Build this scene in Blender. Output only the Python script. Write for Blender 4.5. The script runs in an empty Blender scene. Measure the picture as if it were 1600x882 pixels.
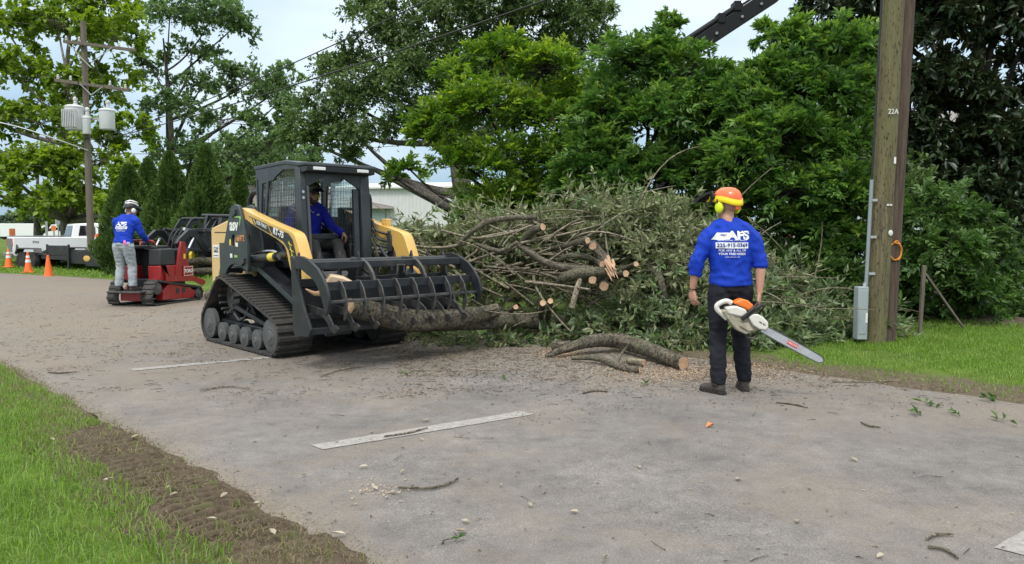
import bpy, bmesh, math, random
import numpy as np
from mathutils import Vector, Matrix, noise as mnoise
from mathutils.bvhtree import BVHTree
R = math.radians
random.seed(7)
SC = bpy.context.scene
COL = SC.collection
# ------------------------------------------------------------------ camera
CAMZ = 1.45
FPX = 1164.0                       # focal length in photo pixels (1600 wide)
PITCH = math.atan(78 / 1164)
cam = bpy.data.cameras.new('camera')
cam.sensor_width = 36.0
cam.lens = 36.0 * FPX / 1600
cam.clip_start = 0.05
cam.clip_end = 2000
camo = bpy.data.objects.new('camera', cam)
COL.objects.link(camo)
camo.location = (0, 0, CAMZ)
camo.rotation_euler = (math.pi / 2 - PITCH, 0, 0)
SC.camera = camo
# ------------------------------------------------------------------ sky, sun, exposure
SUN_EL, SUN_AZ = R(58), R(195)     # high sun behind thin cloud, from behind the camera's left shoulder
SC.view_settings.view_transform = 'Standard'
SC.view_settings.look = 'None'
SC.view_settings.exposure = 0.45
SC.view_settings.gamma = 1.0
W = bpy.data.worlds.new('World')
SC.world = W
W.use_nodes = True
_nt = W.node_tree
_nt.nodes.clear()
_o = _nt.nodes.new('ShaderNodeOutputWorld')
_b = _nt.nodes.new('ShaderNodeBackground')
_b.inputs['Strength'].default_value = 0.1
_s = _nt.nodes.new('ShaderNodeTexSky')
_s.sky_type = 'NISHITA'
_s.sun_disc = False
_s.sun_elevation = SUN_EL
_s.sun_rotation = SUN_AZ
_s.air_density = 1.2
_s.dust_density = 1.5
_tc = _nt.nodes.new('ShaderNodeTexCoord')
_mp = _nt.nodes.new('ShaderNodeMapping')
_mp.inputs['Scale'].default_value = (1.6, 1.6, 4.5)
_n = _nt.nodes.new('ShaderNodeTexNoise')
_n.inputs['Scale'].default_value = 1.3
_n.inputs['Detail'].default_value = 6
_n.inputs['Roughness'].default_value = 0.5
_cr = _nt.nodes.new('ShaderNodeValToRGB')
_cr.color_ramp.elements[0].position = 0.36
_cr.color_ramp.elements[0].color = (2.9, 4.7, 6.4, 1)      # blue-grey cloud base
_cr.color_ramp.elements[1].position = 0.64
_cr.color_ramp.elements[1].color = (6.9, 8.1, 9.0, 1)      # bright thin cloud
_mx = _nt.nodes.new('ShaderNodeMix')
_mx.data_type = 'RGBA'
_mx.inputs['Factor'].default_value = 0.86
_nt.links.new(_tc.outputs['Generated'], _mp.inputs['Vector'])
_nt.links.new(_mp.outputs['Vector'], _n.inputs['Vector'])
_nt.links.new(_n.outputs['Fac'], _cr.inputs['Fac'])
_nt.links.new(_s.outputs['Color'], _mx.inputs['A'])
_nt.links.new(_cr.outputs['Color'], _mx.inputs['B'])
# an overcast sky is brighter overhead than at the horizon
_sx = _nt.nodes.new('ShaderNodeSeparateXYZ'); _nt.links.new(_tc.outputs['Generated'], _sx.inputs[0])
_el = _nt.nodes.new('ShaderNodeMapRange'); _el.inputs['From Min'].default_value = 0.0; _el.inputs['From Max'].default_value = 1.0
_el.inputs['To Min'].default_value = 0.80; _el.inputs['To Max'].default_value = 2.0
_nt.links.new(_sx.outputs['Z'], _el.inputs['Value'])
_vm = _nt.nodes.new('ShaderNodeVectorMath'); _vm.operation = 'SCALE'
_hz = _nt.nodes.new('ShaderNodeMapRange'); _hz.inputs['From Min'].default_value = 0.12; _hz.inputs['From Max'].default_value = 0.55
_hz.inputs['To Min'].default_value = 0.0; _hz.inputs['To Max'].default_value = 0.85
_nt.links.new(_sx.outputs['Z'], _hz.inputs['Value'])
_wm = _nt.nodes.new('ShaderNodeMix'); _wm.data_type = 'RGBA'; _wm.inputs['B'].default_value = (8.2, 8.1, 7.9, 1)
_nt.links.new(_hz.outputs[0], _wm.inputs['Factor']); _nt.links.new(_mx.outputs['Result'], _wm.inputs['A'])
_nt.links.new(_wm.outputs['Result'], _vm.inputs[0]); _nt.links.new(_el.outputs[0], _vm.inputs['Scale'])
_nt.links.new(_vm.outputs[0], _b.inputs['Color'])
_nt.links.new(_b.outputs['Background'], _o.inputs['Surface'])
_sl = bpy.data.lights.new('sun', 'SUN')
_sl.energy = 1.5
_sl.angle = R(12)
_sl.color = (1.0, 0.96, 0.9)
_so = bpy.data.objects.new('sun', _sl)
COL.objects.link(_so)
_sd = Vector((math.sin(SUN_AZ) * math.cos(SUN_EL), math.cos(SUN_AZ) * math.cos(SUN_EL), math.sin(SUN_EL)))
_so.rotation_euler = _sd.to_track_quat('Z', 'Y').to_euler()
_so.location = (0, 0, 30)

# ------------------------------------------------------------------ placing
_F = np.array([0, math.cos(PITCH), -math.sin(PITCH)])
_U = np.array([0, math.sin(PITCH), math.cos(PITCH)])
def ray(px, py):
    return _F + (px - 800) / FPX * np.array([1., 0, 0]) - (py - 441) / FPX * _U
def at(px, py, Y):
    """point at depth Y (metres ahead of the camera)"""
    v = ray(px, py)
    return Vector(np.array([0, 0, CAMZ]) + v * (Y / v[1]))
def gr(px, py, z=0.0):
    """point on the ground"""
    v = ray(px, py)
    return Vector(np.array([0, 0, CAMZ]) + v * ((z - CAMZ) / v[2]))

# ------------------------------------------------------------------ materials
MATS = {}
def _mixc(nt, fac, a, b):
    m = nt.nodes.new('ShaderNodeMix'); m.data_type = 'RGBA'
    for sock, v in (('Factor', fac), ('A', a), ('B', b)):
        if isinstance(v, (int, float)): m.inputs[sock].default_value = v
        elif isinstance(v, tuple): m.inputs[sock].default_value = (*v[:3], 1)
        else: nt.links.new(v, m.inputs[sock])
    return m.outputs['Result']
def _noise(nt, scale, detail=4, rough=0.55, vec=None, dist=0.0):
    n = nt.nodes.new('ShaderNodeTexNoise')
    n.inputs['Scale'].default_value = scale
    n.inputs['Detail'].default_value = detail
    n.inputs['Roughness'].default_value = rough
    n.inputs['Distortion'].default_value = dist
    if vec is not None: nt.links.new(vec, n.inputs['Vector'])
    return n.outputs['Fac']
def _ramp(nt, fac, p0, p1, c0=(0, 0, 0), c1=(1, 1, 1)):
    r = nt.nodes.new('ShaderNodeValToRGB')
    r.color_ramp.elements[0].position = p0; r.color_ramp.elements[0].color = (*c0, 1)
    r.color_ramp.elements[1].position = p1; r.color_ramp.elements[1].color = (*c1, 1)
    nt.links.new(fac, r.inputs['Fac'])
    return r.outputs['Color']
def _coord(nt, which='Object', scale=(1, 1, 1)):
    t = nt.nodes.new('ShaderNodeTexCoord'); m = nt.nodes.new('ShaderNodeMapping')
    m.inputs['Scale'].default_value = scale
    nt.links.new(t.outputs[which], m.inputs['Vector'])
    return m.outputs['Vector']
def new_mat(name):
    m = bpy.data.materials.new(name); m.use_nodes = True
    nt = m.node_tree; nt.nodes.clear()
    o = nt.nodes.new('ShaderNodeOutputMaterial'); p = nt.nodes.new('ShaderNodeBsdfPrincipled')
    nt.links.new(p.outputs[0], o.inputs['Surface'])
    MATS[name] = m
    return m, nt, p, o
def mat(name, col, rough=0.5, metal=0.0, var=0.15, scale=6.0, bump=0.0, bscale=40.0, dirt=0.0, dirtcol=(0.24, 0.2, 0.155), dscale=3.0,
        stretch=(1, 1, 1), coat=0.0, spec=0.5, emit=None):
    if name in MATS: return MATS[name]
    m, nt, p, o = new_mat(name)
    v = _coord(nt, 'Object', stretch)
    f = _noise(nt, scale, 5, 0.6, v)
    lo = tuple(c * (1 - var) for c in col); hi = tuple(min(1, c * (1 + var)) for c in col)
    c = _mixc(nt, _ramp(nt, f, 0.3, 0.7), lo, hi)
    if dirt > 0:
        d = _noise(nt, dscale, 8, 0.68, _coord(nt, 'Object'))
        dm = _ramp(nt, d, 0.62 - 0.3 * dirt, 0.85 - 0.2 * dirt, (0, 0, 0), (min(1, dirt * 1.3),) * 3)
        c = _mixc(nt, dm, c, dirtcol)
        rr = nt.nodes.new('ShaderNodeMapRange')
        rr.inputs['To Min'].default_value = rough; rr.inputs['To Max'].default_value = 0.9
        nt.links.new(dm, rr.inputs['Value']); nt.links.new(rr.outputs[0], p.inputs['Roughness'])
    else:
        p.inputs['Roughness'].default_value = rough
    nt.links.new(c, p.inputs['Base Color'])
    p.inputs['Metallic'].default_value = metal
    p.inputs['Coat Weight'].default_value = coat
    p.inputs['Specular IOR Level'].default_value = spec
    if bump > 0:
        b = nt.nodes.new('ShaderNodeBump'); b.inputs['Strength'].default_value = bump
        b.inputs['Distance'].default_value = 0.01
        nt.links.new(_noise(nt, bscale, 6, 0.65, v), b.inputs['Height'])
        nt.links.new(b.outputs[0], p.inputs['Normal'])
    return m
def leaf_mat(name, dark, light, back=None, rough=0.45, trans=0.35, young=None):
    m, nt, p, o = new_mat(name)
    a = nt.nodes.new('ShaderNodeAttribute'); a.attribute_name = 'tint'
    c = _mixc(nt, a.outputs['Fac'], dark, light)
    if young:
        c = _mixc(nt, _ramp(nt, a.outputs['Fac'], 0.78, 1.0), c, young)
    if back:
        g = nt.nodes.new('ShaderNodeNewGeometry')
        c = _mixc(nt, g.outputs['Backfacing'], c, back)
    nt.links.new(c, p.inputs['Base Color'])
    p.inputs['Roughness'].default_value = rough
    p.inputs['Specular IOR Level'].default_value = 0.4
    t = nt.nodes.new('ShaderNodeBsdfTranslucent')
    h = nt.nodes.new('ShaderNodeHueSaturation'); h.inputs['Saturation'].default_value = 1.1; h.inputs['Value'].default_value = 1.3
    nt.links.new(c, h.inputs['Color']); nt.links.new(h.outputs[0], t.inputs['Color'])
    ms = nt.nodes.new('ShaderNodeMixShader'); ms.inputs[0].default_value = trans
    nt.links.new(p.outputs[0], ms.inputs[1]); nt.links.new(t.outputs[0], ms.inputs[2])
    nt.links.new(ms.outputs[0], o.inputs['Surface'])
    return m
def bark_mat(name, dark, light, scale=14.0, bump=0.8, moss=None, moss_amt=0.5, stretch=(1, 1, 0.22)):
    m, nt, p, o = new_mat(name)
    v = _coord(nt, 'Object', stretch)
    f = _noise(nt, scale, 8, 0.7, v, 0.4)
    c = _mixc(nt, _ramp(nt, f, 0.38, 0.64), dark, light)
    fis = _ramp(nt, _noise(nt, scale * 2.2, 5, 0.6, v, 0.8), 0.40, 0.50)
    if moss:
        f2 = _noise(nt, 3.0, 6, 0.7, _coord(nt, 'Object'))
        c = _mixc(nt, _ramp(nt, f2, 0.62 - 0.3 * moss_amt, 0.72, (0, 0, 0), (.75, .75, .75)), c, moss)
    c = _mixc(nt, fis, tuple(x * .55 for x in dark), c)
    nt.links.new(c, p.inputs['Base Color'])
    p.inputs['Roughness'].default_value = 0.9
    b = nt.nodes.new('ShaderNodeBump'); b.inputs['Strength'].default_value = bump; b.inputs['Distance'].default_value = 0.02
    nt.links.new(f, b.inputs['Height']); nt.links.new(b.outputs[0], p.inputs['Normal'])
    return m

# ------------------------------------------------------------------ meshes
_TS = bpy.data.scenes.new('workshop')          # side scene for turning curves and modifiers into meshes, removed at the end
def to_mesh(o):
    _TS.collection.objects.link(o); vl = _TS.view_layers[0]; vl.update()
    me = bpy.data.meshes.new_from_object(o.evaluated_get(vl.depsgraph))
    bpy.data.objects.remove(o); return me
def tag(o, label=None, cat=None, group=None, kind=None):
    if label: o['label'] = label
    if cat: o['category'] = cat
    if group: o['group'] = group
    if kind: o['kind'] = kind
    return o
def empty(name, loc=(0, 0, 0), rz=0.0, label=None, cat=None, group=None, parent=None):
    o = bpy.data.objects.new(name, None); COL.objects.link(o)
    o.empty_display_size = 0.2
    o.location = loc; o.rotation_euler = (0, 0, rz)
    if parent: o.parent = parent
    return tag(o, label, cat, group)
def link_mesh(name, me, m=None, parent=None):
    o = bpy.data.objects.new(name, me); COL.objects.link(o)
    if m is not None and not me.materials: me.materials.append(m if not isinstance(m, str) else MATS[m])
    if parent: o.parent = parent
    return o
def copy_tree(o, parent=None):
    c = o.copy(); COL.objects.link(c)
    if parent is not None: c.parent = parent
    for ch in [x for x in COL.objects if x.parent == o]: copy_tree(ch, c)
    return c
def frame_of(d):
    d = Vector(d).normalized()
    up = Vector((0, 0, 1)) if abs(d.z) < 0.95 else Vector((1, 0, 0))
    s = d.cross(up).normalized()
    return d, s, s.cross(d).normalized()
class MB:
    """collects shapes into one mesh"""
    def __init__(s): s.v = []; s.f = []
    def add(s, vs, fs):
        n = len(s.v); s.v += [tuple(v) for v in vs]; s.f += [tuple(i + n for i in f) for f in fs]; return s
    def box(s, a, b, mtx=None):
        (x0, y0, z0), (x1, y1, z1) = a, b
        vs = [(x0, y0, z0), (x1, y0, z0), (x1, y1, z0), (x0, y1, z0), (x0, y0, z1), (x1, y0, z1), (x1, y1, z1), (x0, y1, z1)]
        if mtx: vs = [mtx @ Vector(v) for v in vs]
        return s.add(vs, [(0, 3, 2, 1), (4, 5, 6, 7), (0, 1, 5, 4), (1, 2, 6, 5), (2, 3, 7, 6), (3, 0, 4, 7)])
    def bar(s, p, q, w, h=None, up=None):
        """rectangular bar from p to q"""
        h = h or w; p, q = Vector(p), Vector(q); d, sd, u = frame_of(q - p)
        if up is not None:
            u = Vector(up); sd = d.cross(u).normalized(); u = sd.cross(d).normalized()
        vs = []
        for c in (p, q):
            for a, b in ((-1, -1), (1, -1), (1, 1), (-1, 1)): vs.append(c + sd * (a * w / 2) + u * (b * h / 2))
        return s.add(vs, [(0, 3, 2, 1), (4, 5, 6, 7), (0, 1, 5, 4), (1, 2, 6, 5), (2, 3, 7, 6), (3, 0, 4, 7)])
    def tube(s, pts, rs, n=8, cap=True, ell=None, refdir=None):
        pts = [Vector(p) for p in pts]
        if not isinstance(rs, (list, tuple)): rs = [rs] * len(pts)
        vs, fs = [], []; prev = None
        for i, p in enumerate(pts):
            a = pts[max(0, i - 1)]; b = pts[min(len(pts) - 1, i + 1)]
            d = (b - a).normalized()
            if prev is None:
                if refdir is not None:
                    sd = Vector(refdir); sd = (sd - d * sd.dot(d)).normalized()
                else: _, sd, _ = frame_of(d)
            else:
                sd = (prev - d * prev.dot(d))
                sd = sd.normalized() if sd.length > 1e-6 else frame_of(d)[1]
            prev = sd; u = d.cross(sd)
            r = rs[i]; rx, ry = (r, r) if not isinstance(r, (tuple, list)) else r
            for k in range(n):
                t = 2 * math.pi * k / n
                vs.append(p + sd * (math.cos(t) * rx) + u * (math.sin(t) * ry))
        for i in range(len(pts) - 1):
            for k in range(n):
                fs.append((i * n + k, i * n + (k + 1) % n, (i + 1) * n + (k + 1) % n, (i + 1) * n + k))
        if cap:
            fs.append(tuple(range(n - 1, -1, -1))); m = (len(pts) - 1) * n; fs.append(tuple(range(m, m + n)))
        return s.add(vs, fs)
    def cyl(s, p, q, r, n=16, r2=None): return s.tube([p, q], [r, r if r2 is None else r2], n)
    def prism(s, poly, y0, y1, axis='y'):
        """polygon (x, z) pairs extruded from y0 to y1"""
        k = len(poly)
        # orient counter-clockwise
        area = sum(poly[i][0] * poly[(i + 1) % k][1] - poly[(i + 1) % k][0] * poly[i][1] for i in range(k))
        if area < 0: poly = poly[::-1]
        if axis == 'y': f = lambda a, b, c: (a, c, b)
        elif axis == 'x': f = lambda a, b, c: (c, a, b)
        else: f = lambda a, b, c: (a, b, c)
        vs = [f(a, b, y0) for a, b in poly] + [f(a, b, y1) for a, b in poly]
        fs = [tuple(range(k)), tuple(range(2 * k - 1, k - 1, -1))]
        for i in range(k):
            j = (i + 1) % k; fs.append((i, i + k, j + k, j))
        if axis != 'y': fs = [t[::-1] for t in fs]
        if y1 < y0: fs = [t[::-1] for t in fs]
        return s.add(vs, fs)
    def lathe(s, prof, c, axis=(0, 0, 1), n=24):
        """profile of (radius, height) pairs turned about axis through c"""
        d, sd, u = frame_of(axis); c = Vector(c); vs, fs = [], []
        for r, h in prof:
            for k in range(n):
                t = 2 * math.pi * k / n
                vs.append(c + d * h + sd * (math.cos(t) * r) + u * (math.sin(t) * r))
        for i in range(len(prof) - 1):
            for k in range(n):
                fs.append((i * n + k, i * n + (k + 1) % n, (i + 1) * n + (k + 1) % n, (i + 1) * n + k))
        fs.append(tuple(range(n - 1, -1, -1))); m = (len(prof) - 1) * n; fs.append(tuple(range(m, m + n)))
        return s.add(vs, fs)
    def ball(s, c, r, n=12, m=8, mtx=None):
        rx, ry, rz = r if isinstance(r, (tuple, list)) else (r, r, r)
        vs, fs = [(0, 0, -rz)], []
        for i in range(1, m):
            a = -math.pi / 2 + math.pi * i / m
            for k in range(n):
                t = 2 * math.pi * k / n
                vs.append((rx * math.cos(a) * math.cos(t), ry * math.cos(a) * math.sin(t), rz * math.sin(a)))
        vs.append((0, 0, rz))
        for k in range(n): fs.append((0, 1 + (k + 1) % n, 1 + k))
        for i in range(m - 2):
            for k in range(n):
                a = 1 + i * n; fs.append((a + k, a + (k + 1) % n, a + n + (k + 1) % n, a + n + k))
        for k in range(n): fs.append((len(vs) - 1, 1 + (m - 2) * n + k, 1 + (m - 2) * n + (k + 1) % n))
        mt = (mtx or Matrix.Identity(3)); c = Vector(c)
        return s.add([c + mt @ Vector(v) for v in vs], fs)
    def mesh(s, name, smooth=35):
        me = bpy.data.meshes.new(name); me.from_pydata(s.v, [], s.f); me.update()
        if smooth:
            bm = bmesh.new(); bm.from_mesh(me)
            bmesh.ops.recalc_face_normals(bm, faces=bm.faces)
            lim = R(smooth)
            for f in bm.faces: f.smooth = True
            for e in bm.edges: e.smooth = len(e.link_faces) == 2 and e.calc_face_angle(0) < lim
            bm.to_mesh(me); bm.free()
        return me
    def build(s, name, m, parent=None, bev=0.0, smooth=35, seg=2):
        o = link_mesh(name, s.mesh(name, smooth), m, parent)
        if bev:
            b = o.modifiers.new('bevel', 'BEVEL'); b.width = bev; b.segments = seg; b.limit_method = 'ANGLE'; b.angle_limit = R(40)
        return o
def np_mesh(name, verts, faces, m=None, parent=None, tint=None, smooth=False, n=4):
    """big meshes: verts (N,3) array, faces (M,n) array"""
    me = bpy.data.meshes.new(name)
    verts = np.ascontiguousarray(verts, dtype=np.float32); faces = np.ascontiguousarray(faces, dtype=np.int32)
    nf, k = faces.shape
    me.vertices.add(len(verts)); me.vertices.foreach_set('co', verts.ravel())
    me.loops.add(nf * k); me.loops.foreach_set('vertex_index', faces.ravel())
    me.polygons.add(nf)
    me.polygons.foreach_set('loop_start', np.arange(0, nf * k, k, dtype=np.int32))
    me.polygons.foreach_set('loop_total', np.full(nf, k, dtype=np.int32))
    if smooth: me.polygons.foreach_set('use_smooth', np.ones(nf, dtype=bool))
    me.update(calc_edges=True)
    if tint is not None:
        a = me.attributes.new('tint', 'FLOAT', 'POINT'); a.data.foreach_set('value', np.ascontiguousarray(tint, dtype=np.float32))
    return link_mesh(name, me, m, parent)
def unit(a): return a / np.maximum(np.linalg.norm(a, axis=-1, keepdims=True), 1e-9)
def leaf_arrays(p, d, nrm, L, Wd, fold=0.12, droop=0.15):
    """two-triangle folded leaves; p base points, d directions, nrm leaf normals"""
    d = unit(d); s = unit(np.cross(d, nrm)); nn = unit(np.cross(s, d))
    L = L[:, None]; Wd = Wd[:, None]
    mid = p + d * L * 0.45
    a = p; b = mid + s * Wd * 0.5 + nn * L * fold; c = p + d * L - nn * L * droop; e = mid - s * Wd * 0.5 + nn * L * fold
    N = len(p)
    v = np.stack([a, b, c, e], 1).reshape(-1, 3)
    i = np.arange(N)[:, None] * 4
    f = np.concatenate([i + np.array([[0, 1, 2]]), i + np.array([[0, 2, 3]])], 0)
    return v, f
def leaf_mesh(name, p, d, nrm, L, Wd, m, parent=None, tint=None, fold=0.12, droop=0.15, rng=None):
    v, f = leaf_arrays(p, d, nrm, L, Wd, fold, droop)
    t = np.repeat(tint, 4) if tint is not None else None
    return np_mesh(name, v, f, m, parent, t, n=3)
def text_obj(name, s, size, m, parent, loc, rot, align='CENTER', extrude=0.0015, sx=1.0, shear=0.0, offset=0.0, spacing=1.0):
    cu = bpy.data.curves.new(name, 'FONT'); cu.body = s; cu.size = size; cu.align_x = align; cu.align_y = 'CENTER'
    cu.extrude = extrude; cu.shear = shear; cu.offset = offset; cu.space_character = spacing
    cu.resolution_u = 3
    me = to_mesh(bpy.data.objects.new(name, cu))
    me.materials.clear(); me.materials.append(MATS[m] if isinstance(m, str) else m)
    if sx != 1.0:
        for v in me.vertices: v.co.x *= sx
    q = bpy.data.objects.new(name, me); COL.objects.link(q)
    if parent: q.parent = parent
    q.location = loc; q.rotation_euler = rot
    return q
def curve_pts(pts, n=6):
    """Catmull-Rom through points"""
    P_ = [Vector(p) for p in pts]; out = []
    for i in range(len(P_) - 1):
        p0 = P_[max(0, i - 1)]; p1 = P_[i]; p2 = P_[i + 1]; p3 = P_[min(len(P_) - 1, i + 2)]
        for k in range(n):
            t = k / n
            out.append(0.5 * ((2 * p1) + (p2 - p0) * t + (2 * p0 - 5 * p1 + 4 * p2 - p3) * t * t + (3 * p1 - p0 - 3 * p2 + p3) * t ** 3))
    out.append(P_[-1]); return out
def lerp_list(rs, n):
    """radii resampled to n values"""
    xs = np.linspace(0, len(rs) - 1, n); return [float(v) for v in np.interp(xs, range(len(rs)), rs)]
# ================================================================== ground
Q = math.sqrt(0.5)
def SN(s, n, z=0.0):
    """road frame: s along the road (away to the left), n across it"""
    return Vector((-Q * s + Q * n, Q * s + Q * n, z))
def toSN(x, y): return (-Q * x + Q * y, Q * x + Q * y)
def bend(s): return 0.0 if s < 22 else 0.02 * (s - 22) ** 2
def sstep(a, b, x):
    t = np.clip((x - a) / (b - a), 0, 1); return t * t * (3 - 2 * t)
def n1(x, y, sc=1.0, seed=0.0): return mnoise.noise(Vector((x * sc, y * sc, seed)))
def ground_z(x, y, dip=False):
    s, n = toSN(x, y); n = n + bend(s)
    if dip and -.2 < s < 6.7 and 1.2 < n < 2.1: return -0.11
    if n < 4.5: z = -0.05 + 0.072 * float(sstep(1.92, 1.62, n)) + 0.05 * float(sstep(1.3, -3, n))
    else: z = -0.05 + 0.066 * float(sstep(7.42, 7.75, n)) + 0.16 * float(sstep(7.8, 12.5, n))
    if n < 1.6 or n > 7.8: z += 0.02 * n1(x, y, 0.9, 3.0)
    return z
# soil and turf
m, nt, p, o = new_mat('turf')
v = _coord(nt, 'Object')
g = _mixc(nt, _ramp(nt, _noise(nt, 2.2, 8, 0.7, v), 0.35, 0.68), (0.06, 0.095, 0.02), (0.135, 0.20, 0.04))
soil = _mixc(nt, _ramp(nt, _noise(nt, 26, 8, 0.7, v), 0.3, 0.7), (0.075, 0.058, 0.04), (0.17, 0.14, 0.10))
a = nt.nodes.new('ShaderNodeAttribute'); a.attribute_name = 'tint'
ad = nt.nodes.new('ShaderNodeMath'); ad.operation = 'ADD'
sb = nt.nodes.new('ShaderNodeMath'); sb.operation = 'MULTIPLY_ADD'; sb.inputs[1].default_value = 1.3; sb.inputs[2].default_value = -0.65
nt.links.new(_noise(nt, 3.5, 8, 0.7, v), sb.inputs[0]); nt.links.new(sb.outputs[0], ad.inputs[0]); nt.links.new(a.outputs['Fac'], ad.inputs[1])
c = _mixc(nt, _ramp(nt, ad.outputs[0], 0.3, 0.7), g, soil)
nt.links.new(c, p.inputs['Base Color']); p.inputs['Roughness'].default_value = 0.95; p.inputs['Specular IOR Level'].default_value = 0.1
b = nt.nodes.new('ShaderNodeBump'); b.inputs['Strength'].default_value = 0.7; b.inputs['Distance'].default_value = 0.03
nt.links.new(_noise(nt, 30, 8, 0.7, v), b.inputs['Height']); nt.links.new(b.outputs[0], p.inputs['Normal'])
_ns = [-900, -300, -120, -60, -30, -16, -10, -7, -5, -4, -3, -2, -1.4, -1, -.6, -.2] + list(np.arange(0, 2.3, .06)) + [2.6, 3.5, 5, 6.5, 7.1] + list(np.arange(7.3, 9.5, .1)) + [9.7, 10, 10.4, 10.8, 11.3, 12, 13, 14.5, 16, 18, 21, 25, 30, 40, 60, 100, 300, 900]
_ss = [-900, -300, -100, -40, -20, -12] + list(np.arange(-8, 16, .16)) + list(np.arange(16, 40, .8)) + [42, 46, 52, 60, 75, 100, 160, 300, 900]
vs = []; tn = []
for s_ in _ss:
    for n_ in _ns:
        q = SN(s_, n_); nb = n_ + bend(s_)
        vs.append((q.x, q.y, ground_z(q.x, q.y, True) if -200 < s_ < 200 and abs(n_) < 200 else -0.02))
        t = 0.12
        # bare soil: the worn strip by the road, the trampled right-hand edge, under the bushes
        if nb < 4: t = max(t, 0.95 * float(sstep(1.0 if s_ < 6.2 else 1.45, 1.6, nb)) if s_ < 20 else t)
        elif s_ < 12: t = max(t, 0.95 * float(sstep(8.75, 7.7, nb)), 0.85 * float(sstep(11.0, 11.8, nb) * sstep(40, 25, nb)))
        tn.append(t)
nn_, ns_ = len(_ns), len(_ss)
ii = np.arange(ns_ - 1)[:, None] * nn_ + np.arange(nn_ - 1)[None, :]
fc = np.stack([ii, ii + nn_, ii + nn_ + 1, ii + 1], -1).reshape(-1, 4)[:, ::-1]
tag(np_mesh('ground', np.array(vs), fc, MATS['turf'], None, np.array(tn), smooth=True), kind='structure')
# road ------------------------------------------------------------------
m, nt, p, o = new_mat('asphalt')
v = _coord(nt, 'Object')
base = _mixc(nt, _ramp(nt, _noise(nt, 1.3, 6, 0.65, v), 0.3, 0.7), (0.142, 0.136, 0.135), (0.228, 0.216, 0.206))
mot = _ramp(nt, _noise(nt, 6, 10, 0.8, v), 0.32, 0.68, (0.68, 0.68, 0.69), (1.2, 1.18, 1.15))
mo = nt.nodes.new('ShaderNodeMix'); mo.data_type = 'RGBA'; mo.blend_type = 'MULTIPLY'; mo.inputs['Factor'].default_value = 1
nt.links.new(base, mo.inputs['A']); nt.links.new(mot, mo.inputs['B']); base = mo.outputs['Result']
vo = nt.nodes.new('ShaderNodeTexVoronoi'); vo.inputs['Scale'].default_value = 90; nt.links.new(v, vo.inputs['Vector'])
agg = _ramp(nt, _noise(nt, 130, 4, 0.7, v), 0.36, 0.64, (0.6, 0.6, 0.6), (1.32, 1.3, 1.27))
mm = nt.nodes.new('ShaderNodeMix'); mm.data_type = 'RGBA'; mm.blend_type = 'MULTIPLY'; mm.inputs['Factor'].default_value = 1
nt.links.new(base, mm.inputs['A']); nt.links.new(agg, mm.inputs['B'])
speck = _ramp(nt, _noise(nt, 75, 3, 0.55, v), 0.655, 0.70, (0, 0, 0), (0.7, 0.7, 0.7))
c = _mixc(nt, speck, mm.outputs['Result'], (0.42, 0.40, 0.37))
a = nt.nodes.new('ShaderNodeAttribute'); a.attribute_name = 'tint'
ad = nt.nodes.new('ShaderNodeMath'); ad.operation = 'ADD'
sb = nt.nodes.new('ShaderNodeMath'); sb.operation = 'MULTIPLY_ADD'; sb.inputs[1].default_value = 2.6; sb.inputs[2].default_value = -1.22
nt.links.new(_noise(nt, 0.8, 10, 0.72, v, 0.6), sb.inputs[0]); nt.links.new(sb.outputs[0], ad.inputs[0]); nt.links.new(a.outputs['Fac'], ad.inputs[1])
dm = _ramp(nt, ad.outputs[0], 0.2, 0.95, (0, 0, 0), (0.9, 0.9, 0.9))
dc = _mixc(nt, _ramp(nt, _noise(nt, 45, 6, 0.75, v), 0.3, 0.7), (0.13, 0.108, 0.085), (0.285, 0.245, 0.195))
c = _mixc(nt, dm, c, dc)
# dark oily blots
st = _ramp(nt, _noise(nt, 1.9, 5, 0.6, _coord(nt, 'Object', (1, 1.6, 1))), 0.60, 0.74, (0, 0, 0), (0.5, 0.5, 0.5))
c = _mixc(nt, st, c, (0.09, 0.085, 0.08))
nt.links.new(c, p.inputs['Base Color']); p.inputs['Roughness'].default_value = 0.85; p.inputs['Specular IOR Level'].default_value = 0.25
b = nt.nodes.new('ShaderNodeBump'); b.inputs['Strength'].default_value = 0.55; b.inputs['Distance'].default_value = 0.006
nt.links.new(_noise(nt, 190, 5, 0.7, v), b.inputs['Height']); nt.links.new(b.outputs[0], p.inputs['Normal'])
vs = []; tn = []; cols = 40
rows = list(np.arange(-14, 46, .15))
for s_ in rows:
    nl = 1.80 + 0.05 * n1(s_, 0, 1.1, 1) + 0.05 * n1(s_, 0, 4.0, 2) - bend(s_)
    nr = 7.62 + 0.12 * n1(s_, 9, .8, 5) + 0.08 * n1(s_, 9, 3.5, 6) - bend(s_)
    for k in range(cols):
        n_ = nl + (nr - nl) * k / (cols - 1)
        q = SN(s_, n_); nb = n_ + bend(s_)
        z = 0.0 if 0 < k < cols - 1 else -0.03
        vs.append((q.x, q.y, z + 0.006 * n1(q.x, q.y, .7, 9)))
        t = 0.2 + 0.085 * max(0, s_ - 4.5) * (1 if s_ < 16 else max(0, 1 - (s_ - 16) * .07)) + 0.13 * max(0, nb - 5.0)
        t = max(t, 0.9 * float(sstep(2.1, 1.75, nb))) if s_ < 14 else t
        tn.append(min(t, 0.85))
ii = np.arange(len(rows) - 1)[:, None] * cols + np.arange(cols - 1)[None, :]
fc = np.stack([ii, ii + cols, ii + cols + 1, ii + 1], -1).reshape(-1, 4)[:, ::-1]
tag(np_mesh('road', np.array(vs), fc, MATS['asphalt'], None, np.array(tn), smooth=True), kind='structure')
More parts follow.
